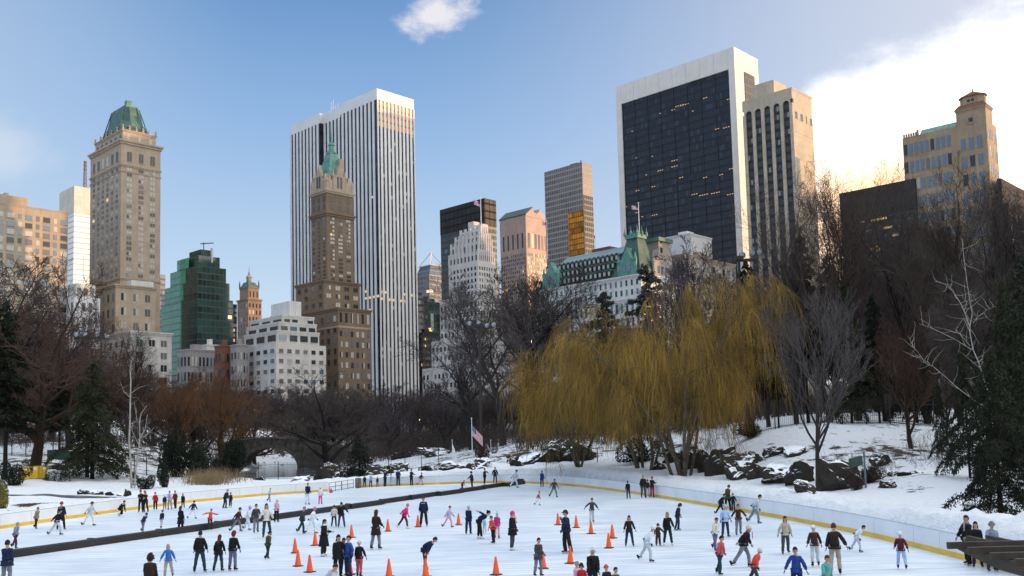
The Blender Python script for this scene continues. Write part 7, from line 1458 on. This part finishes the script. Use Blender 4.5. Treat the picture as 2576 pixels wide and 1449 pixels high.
# centre
p('C', 160, 512, 830, 95, 'hotpink', 'maroon', ('short', 'hgrey'), 'girl in a hot pink jacket leaning forward as she skates', dict(SKL, lean=30), skate='white')
p('C', 426, 440, 806, 5, 'navy', 'dkbrown', ('cap', 'dkgrey'), 'man in a navy guard jacket standing beside a cone', dict(lean=1, legs=((2, 7, 2), (-2, 7, 2)), arms=((4, 13, 8), (4, 13, 8))), fat=1.15, band='front', badge=1, glove='navy', tk=1.15, locks='hgrey')
p('C', 722, 545, 818, 80, 'lavender', 'palepink', ('short', 'hred'), 'lavender jacketed skater in pale pink trousers', SKR)
p('C', 985, 552, 902, 160, 'navy', 'navy', ('beanie', 'ltgrey'), 'person in a navy jacket and grey hat next to the bending woman', ST, tk=1.1)
p('C', 1130, 608, 960, 88, 'navy', 'black', ('bun', 'hblack'), 'woman in navy jacket and black leggings bending forward to a child', dict(lean=66, legs=((10, 4, 6), (-2, 4, 2)), arms=((-60, 16, 10), (20, 10, 30)), head=-14), h=1.72, skate='white', scarf='vest')
p('C', 1190, 692, 900, -10, 'mint', 'ltgrey', ('short', 'hbrown'), 'small child in a mint jacket behind the bending woman', ST, skate='white')
p('C', 1302, 680, 1015, -60, 'coral', 'black', ('short', 'hbrown'), 'child in a bright red jacket and black trousers', ST)
p('C', 1346, 642, 958, 160, 'magenta', 'palepink', ('pom', 'ltblue'), 'child in a magenta coat and pale blue bobble hat', ST, long=.18)
p('C', 1530, 630, 1105, 60, 'black', 'dkgrey', ('beanie', 'hotpink'), 'woman in a hot pink hat and black coat with white skates', dict(lean=2, arms=((10, 7, 30), (6, 7, 20))), long=.34, skate='white', scarf='vest', locks='hbrown')
p('C', 2240, 615, 1142, -75, 'navy', 'dkbrown', ('cap', 'brown'), 'man in a brown cap and navy jacket raising a hand to his face', dict(lean=1, arms=((6, 8, 16), (40, 8, 112))), fat=1.1, tk=1.2, locks='hdark')
p('C', 440, 1000, 1352, 70, 'navy', 'maroon', ('short', 'hdark'), 'person in navy and maroon bending far forward near the bottom', dict(lean=62, legs=((8, 6, 8), (-2, 6, 4)), arms=((30, 8, 12), (30, 8, 12))), h=1.55, long=.2)
p('C', 905, 230, 352, 60, 'red', 'navy', ('short', 'hdark'), 'small child in a red jacket bending behind the divider', dict(lean=40, arms=((50, 10, 10), (50, 10, 10))), h=1.12)
p('C', 1036, 117, 342, -80, 'dkblue', 'dkbrown', ('beanie', 'dkgreen'), 'adult in dark blue with a dark green hat behind the divider', dict(lean=4, arms=((40, 8, 20), (10, 8, 10))), fat=1.1)
p('C', 1186, 80, 280, 60, 'black', 'black', ('short', 'hdark'), 'person in black stretching an arm out by the far boards', dict(lean=2, arms=((6, 10, 10), (10, 80, 0))), skate='white')
p('C', 1322, 55, 257, 0, 'navy', 'black', ('short', 'hgrey'), 'man in navy with a pink scarf standing by the far boards', dict(arms=((6, 24, 10), (6, 20, 10))), scarf='palepink', fat=1.08)
p('C', 1555, 92, 320, 100, 'ltgrey', 'pale', ('cap', 'dkgrey'), 'grey skater in a dark cap at the right end of the divider', SKL)
p('C', 1910, 105, 310, 20, 'royal', 'jeans', ('long', 'hblack'), 'woman in a blue coat with black hair by the far boards', dict(legs=((10, 6, 4), (-14, 8, 4))), long=.22)
p('C', 2052, 205, 440, 40, 'dkgrey', 'grey', ('short', 'hdark'), 'dark grey skater behind a red clad child', SKR)
p('C', 1852, 362, 540, 90, 'rose', 'pale', ('short', 'hred'), 'child in rose red skating before the far boards', SKL)
p('C', 104, 75, 288, -175, 'dkblue', 'black', ('beanie', 'navy'), 'tall adult in dark blue standing with children at the far boards', dict(arms=((20, 8, 50), (20, 8, 50))), fat=1.12)
p('B', 2465, 138, 290, 175, 'ltblue', 'ltgrey', ('beanie', 'dkgreen'), 'child in a light blue jacket next to the tall adult at the far boards', FOLD)
p('B', 2386, 95, 300, 60, 'navy', 'dkgreen', ('short', 'hdark'), 'person in navy at the far boards, left of the light blue child', FOLD)
p('B', 2293, 182, 312, 10, 'dkgrey', 'purplegrey', ('short', 'hdark'), 'dark clad child with purple leggings at the far boards', ST)
p('B', 2208, 140, 302, 175, 'skyblue', 'navy', ('pom', 'lavender'), 'child in a sky blue jacket and lavender hat at the far boards', FOLD)
p('B', 2132, 160, 312, 5, 'dkgreen', 'dkgreen', ('short', 'hbrown'), 'child in dark green, leftmost of the group at the far boards', ST, skate='white')
p('C', 268, 75, 278, 30, 'navy', 'black', ('short', 'hdark'), 'man in black holding a small thing in both hands at the far boards', dict(arms=((34, 8, 62), (34, 8, 62))))
p('C', 378, 120, 278, 80, 'dkblue', 'palepink', ('short', 'hred'), 'child with pale pink leggings right of the man in black', SKR)
p('C', 1860, 962, 1430, 20, 'dkgrey', 'grey', ('short', 'hdark'), 'dark grey figure behind the cone between brown cap and bottom', ST, long=.25)
p('D', 98, 1088, 1700, 15, 'black', 'dkblue', ('fur', 'white'), 'woman in a fluffy white hat and black coat at the bottom edge', ST, fat=1.15, locks=None)
p('C', 2425, 1285, 1760, 10, 'red', 'dkblue', ('fur', 'hbrown'), 'child in red with a brown fur hood at the bottom edge', ST)
p('C', 2335, 1258, 1740, 70, 'palepink', 'grey', ('short', 'hgrey'), 'pale pink clad child beside the red one at the bottom edge', ST)
# right
p('D', 85, 450, 762, 30, 'dkgrey', 'ltgrey', ('short', 'hdark'), 'skater in a dark jacket and light trousers with arms spread', dict(OUT, arms=((10, 58, 8), (10, 40, 10))))
p('D', 549, 236, 458, 175, 'black', 'jeans', ('short', 'hbrown'), 'child in a black jacket and jeans near the right boards', ST)
p('D', 735, 160, 446, 20, 'dkbrown', 'greengrey', ('short', 'hgrey'), 'older man in a dark brown jacket at the right boards', dict(arms=((6, 14, 14), (6, 12, 14))), fat=1.15)
p('D', 788, 188, 405, 160, 'brown', 'ltgrey', ('short', 'hdark'), 'person in brown behind the older man at the right boards', ST)
p('D', 845, 155, 412, 165, 'dkbrown', 'red', ('beanie', 'red'), 'person in a red hat and red trousers at the right boards', FOLD)
p('D', 1155, 520, 856, 85, 'navy', 'dkblue', ('hood', 'navy'), 'person in a dark navy hood looking down, striped jacket', dict(lean=14, arms=((10, 6, 30), (10, 6, 30)), head=24))
p('D', 560, 672, 1056, 10, 'dkbrown', 'dkblue', ('long', 'hbrown'), 'skater in a dark brown jacket with open arms right of the cone pair', dict(OUT, arms=((14, 22, 20), (14, 22, 20)), legs=((4, 10, 4), (-4, 10, 4))))
p('D', 760, 782, 1245, 70, 'pale', 'ltgrey', ('beanie', 'pale'), 'pale grey skater bending in front of the child in brown', dict(SKL, lean=34))
p('D', 920, 775, 1050, 5, 'brown', 'brown', ('fur', 'hbrown'), 'small child in a brown fluffy snowsuit', dict(arms=((12, 30, 10), (40, 30, 10))), fat=1.15, tk=1.35)
p('D', 1045, 630, 1042, -10, 'black', 'dkgreen', ('long', 'hblond'), 'blond woman in a black jacket holding a child in brown by the hand', dict(lean=10, arms=((6, 10, 10), (22, 22, 14)), legs=((-8, 8, 4), (8, 8, 4))), skate='pale')
p('D', 1795, 270, 592, 120, 'olive', 'black', ('short', 'hblack'), 'man in a dark olive coat with bowed head at the right boards', dict(lean=10, head=20, legs=((10, 5, 6), (-6, 5, 2))), long=.2, fat=1.1)
p('D', 1865, 340, 566, 160, 'black', 'dkblue', ('beanie', 'red'), 'child in black with a red hat beside the man in olive', dict(lean=10, arms=((20, 20, 20), (20, 20, 20))))
p('D', 1692, 382, 660, 60, 'dkbrown', 'black', ('short', 'hblack'), 'hunched dark skater left of the man in olive', dict(SKL, lean=36), fat=1.1)
p('D', 1766, 540, 942, 5, 'ltblue', 'dkblue', ('hood', 'ltblue'), 'person in a light blue hooded coat and dark jeans', dict(arms=((5, 20, 8), (5, 20, 8)), legs=((3, 8, 3), (-3, 8, 3))), long=.16)
p('D', 1930, 530, 912, 10, 'brown', 'grey', ('short', 'hbrown'), 'person in a brown sweater with arms held out', dict(OUT, arms=((20, 44, 20), (6, 44, 10))))
p('D', 1628, 690, 1105, 20, 'cream', 'purplegrey', ('short', 'hbrown'), 'skater in a cream jacket left of the light blue coat', SKL)
p('D', 1968, 782, 1320, 60, 'black', 'grey', ('beanie', 'cream'), 'skater in a black jacket and rosy scarf in front of the brown sweater', dict(SKR, lean=22), scarf='rose', fat=1.1)
p('D', 1680, 930, 1408, 40, 'rose', 'teal', ('short', 'hdark'), 'skater in a rose red jacket and teal jeans below the cream jacket', OUT)
p('D', 2110, 1062, 1560, 60, 'coral', 'dkgrey', ('beanie', 'cream'), 'skater in a coral red jacket and cream hat near the bottom right', dict(SKL, lean=24))
p('D', 2120, 392, 765, 80, 'ltgrey', 'bluegrey', ('short', 'hdark'), 'light grey skater leaning at the right boards', dict(SKL, lean=30))
p('E', 60, 575, 968, 5, 'vest', 'greengrey', ('long', 'hdark'), 'dark haired skater in a pale vest and grey green trousers', dict(OUT, arms=((6, 26, 10), (6, 16, 8))))
p('D', 275, 1305, 1800, 10, 'dkbrown', 'black', ('beanie', 'coral'), 'child in a coral pink hat at the bottom edge', ST)
p('D', 372, 1335, 1850, 20, 'dkgrey', 'black', ('short', 'hdark'), 'dark haired child right of the coral pink hat at the bottom edge', ST)
p('E', 378, 680, 1102, 170, 'brown', 'ltgrey', ('beanie', 'pale'), 'skater in brown and grey holding hands with a man in dark brown', HOLD)
p('E', 590, 662, 1192, 175, 'dkbrown', 'beige', ('short', 'hred'), 'man in a dark brown jacket and beige trousers, right one of a hand holding pair', dict(HOLD, arms=((8, 34, 10), (6, 16, 10))), fat=1.1)
p('E', 192, 900, 1430, -30, 'royal', 'dkblue', ('short', 'hdark'), 'boy in a dark blue shirt skating at the bottom edge', dict(OUT, lean=14))
p('E', 488, 992, 1500, 20, 'teallt', 'teal', ('short', 'hred'), 'child in a teal green top at the bottom edge', ST)
p('E', 800, 640, 945, 60, 'pale', 'ltgrey', ('short', 'hdark'), 'pale skater with dark hair toppling near the right boards', dict(SKL, lean=40))
p('E', 1292, 742, 1135, 165, 'maroon', 'ltblue', ('beanie', 'pale'), 'skater in a crimson top and pale blue jeans by the right boards', dict(SKR, lean=8))
p('E', 1995, 575, 1085, -75, 'black', 'black', ('short', 'hdark'), 'man in a black coat looking left beside the pergola', dict(lean=1), fat=1.1, scarf='beige')
p('E', 2092, 640, 1112, -30, 'black', 'dkblue', ('long', 'hblack'), 'black haired woman in a dark jacket and jeans between two men by the pergola', ST, fat=1.05)
p('E', 2240, 640, 1150, -5, 'bluegrey', 'jeans', ('beanie', 'grey'), 'person in a blue grey hoodie and grey beanie behind the pergola', ST, fat=1.15)
finish_people()
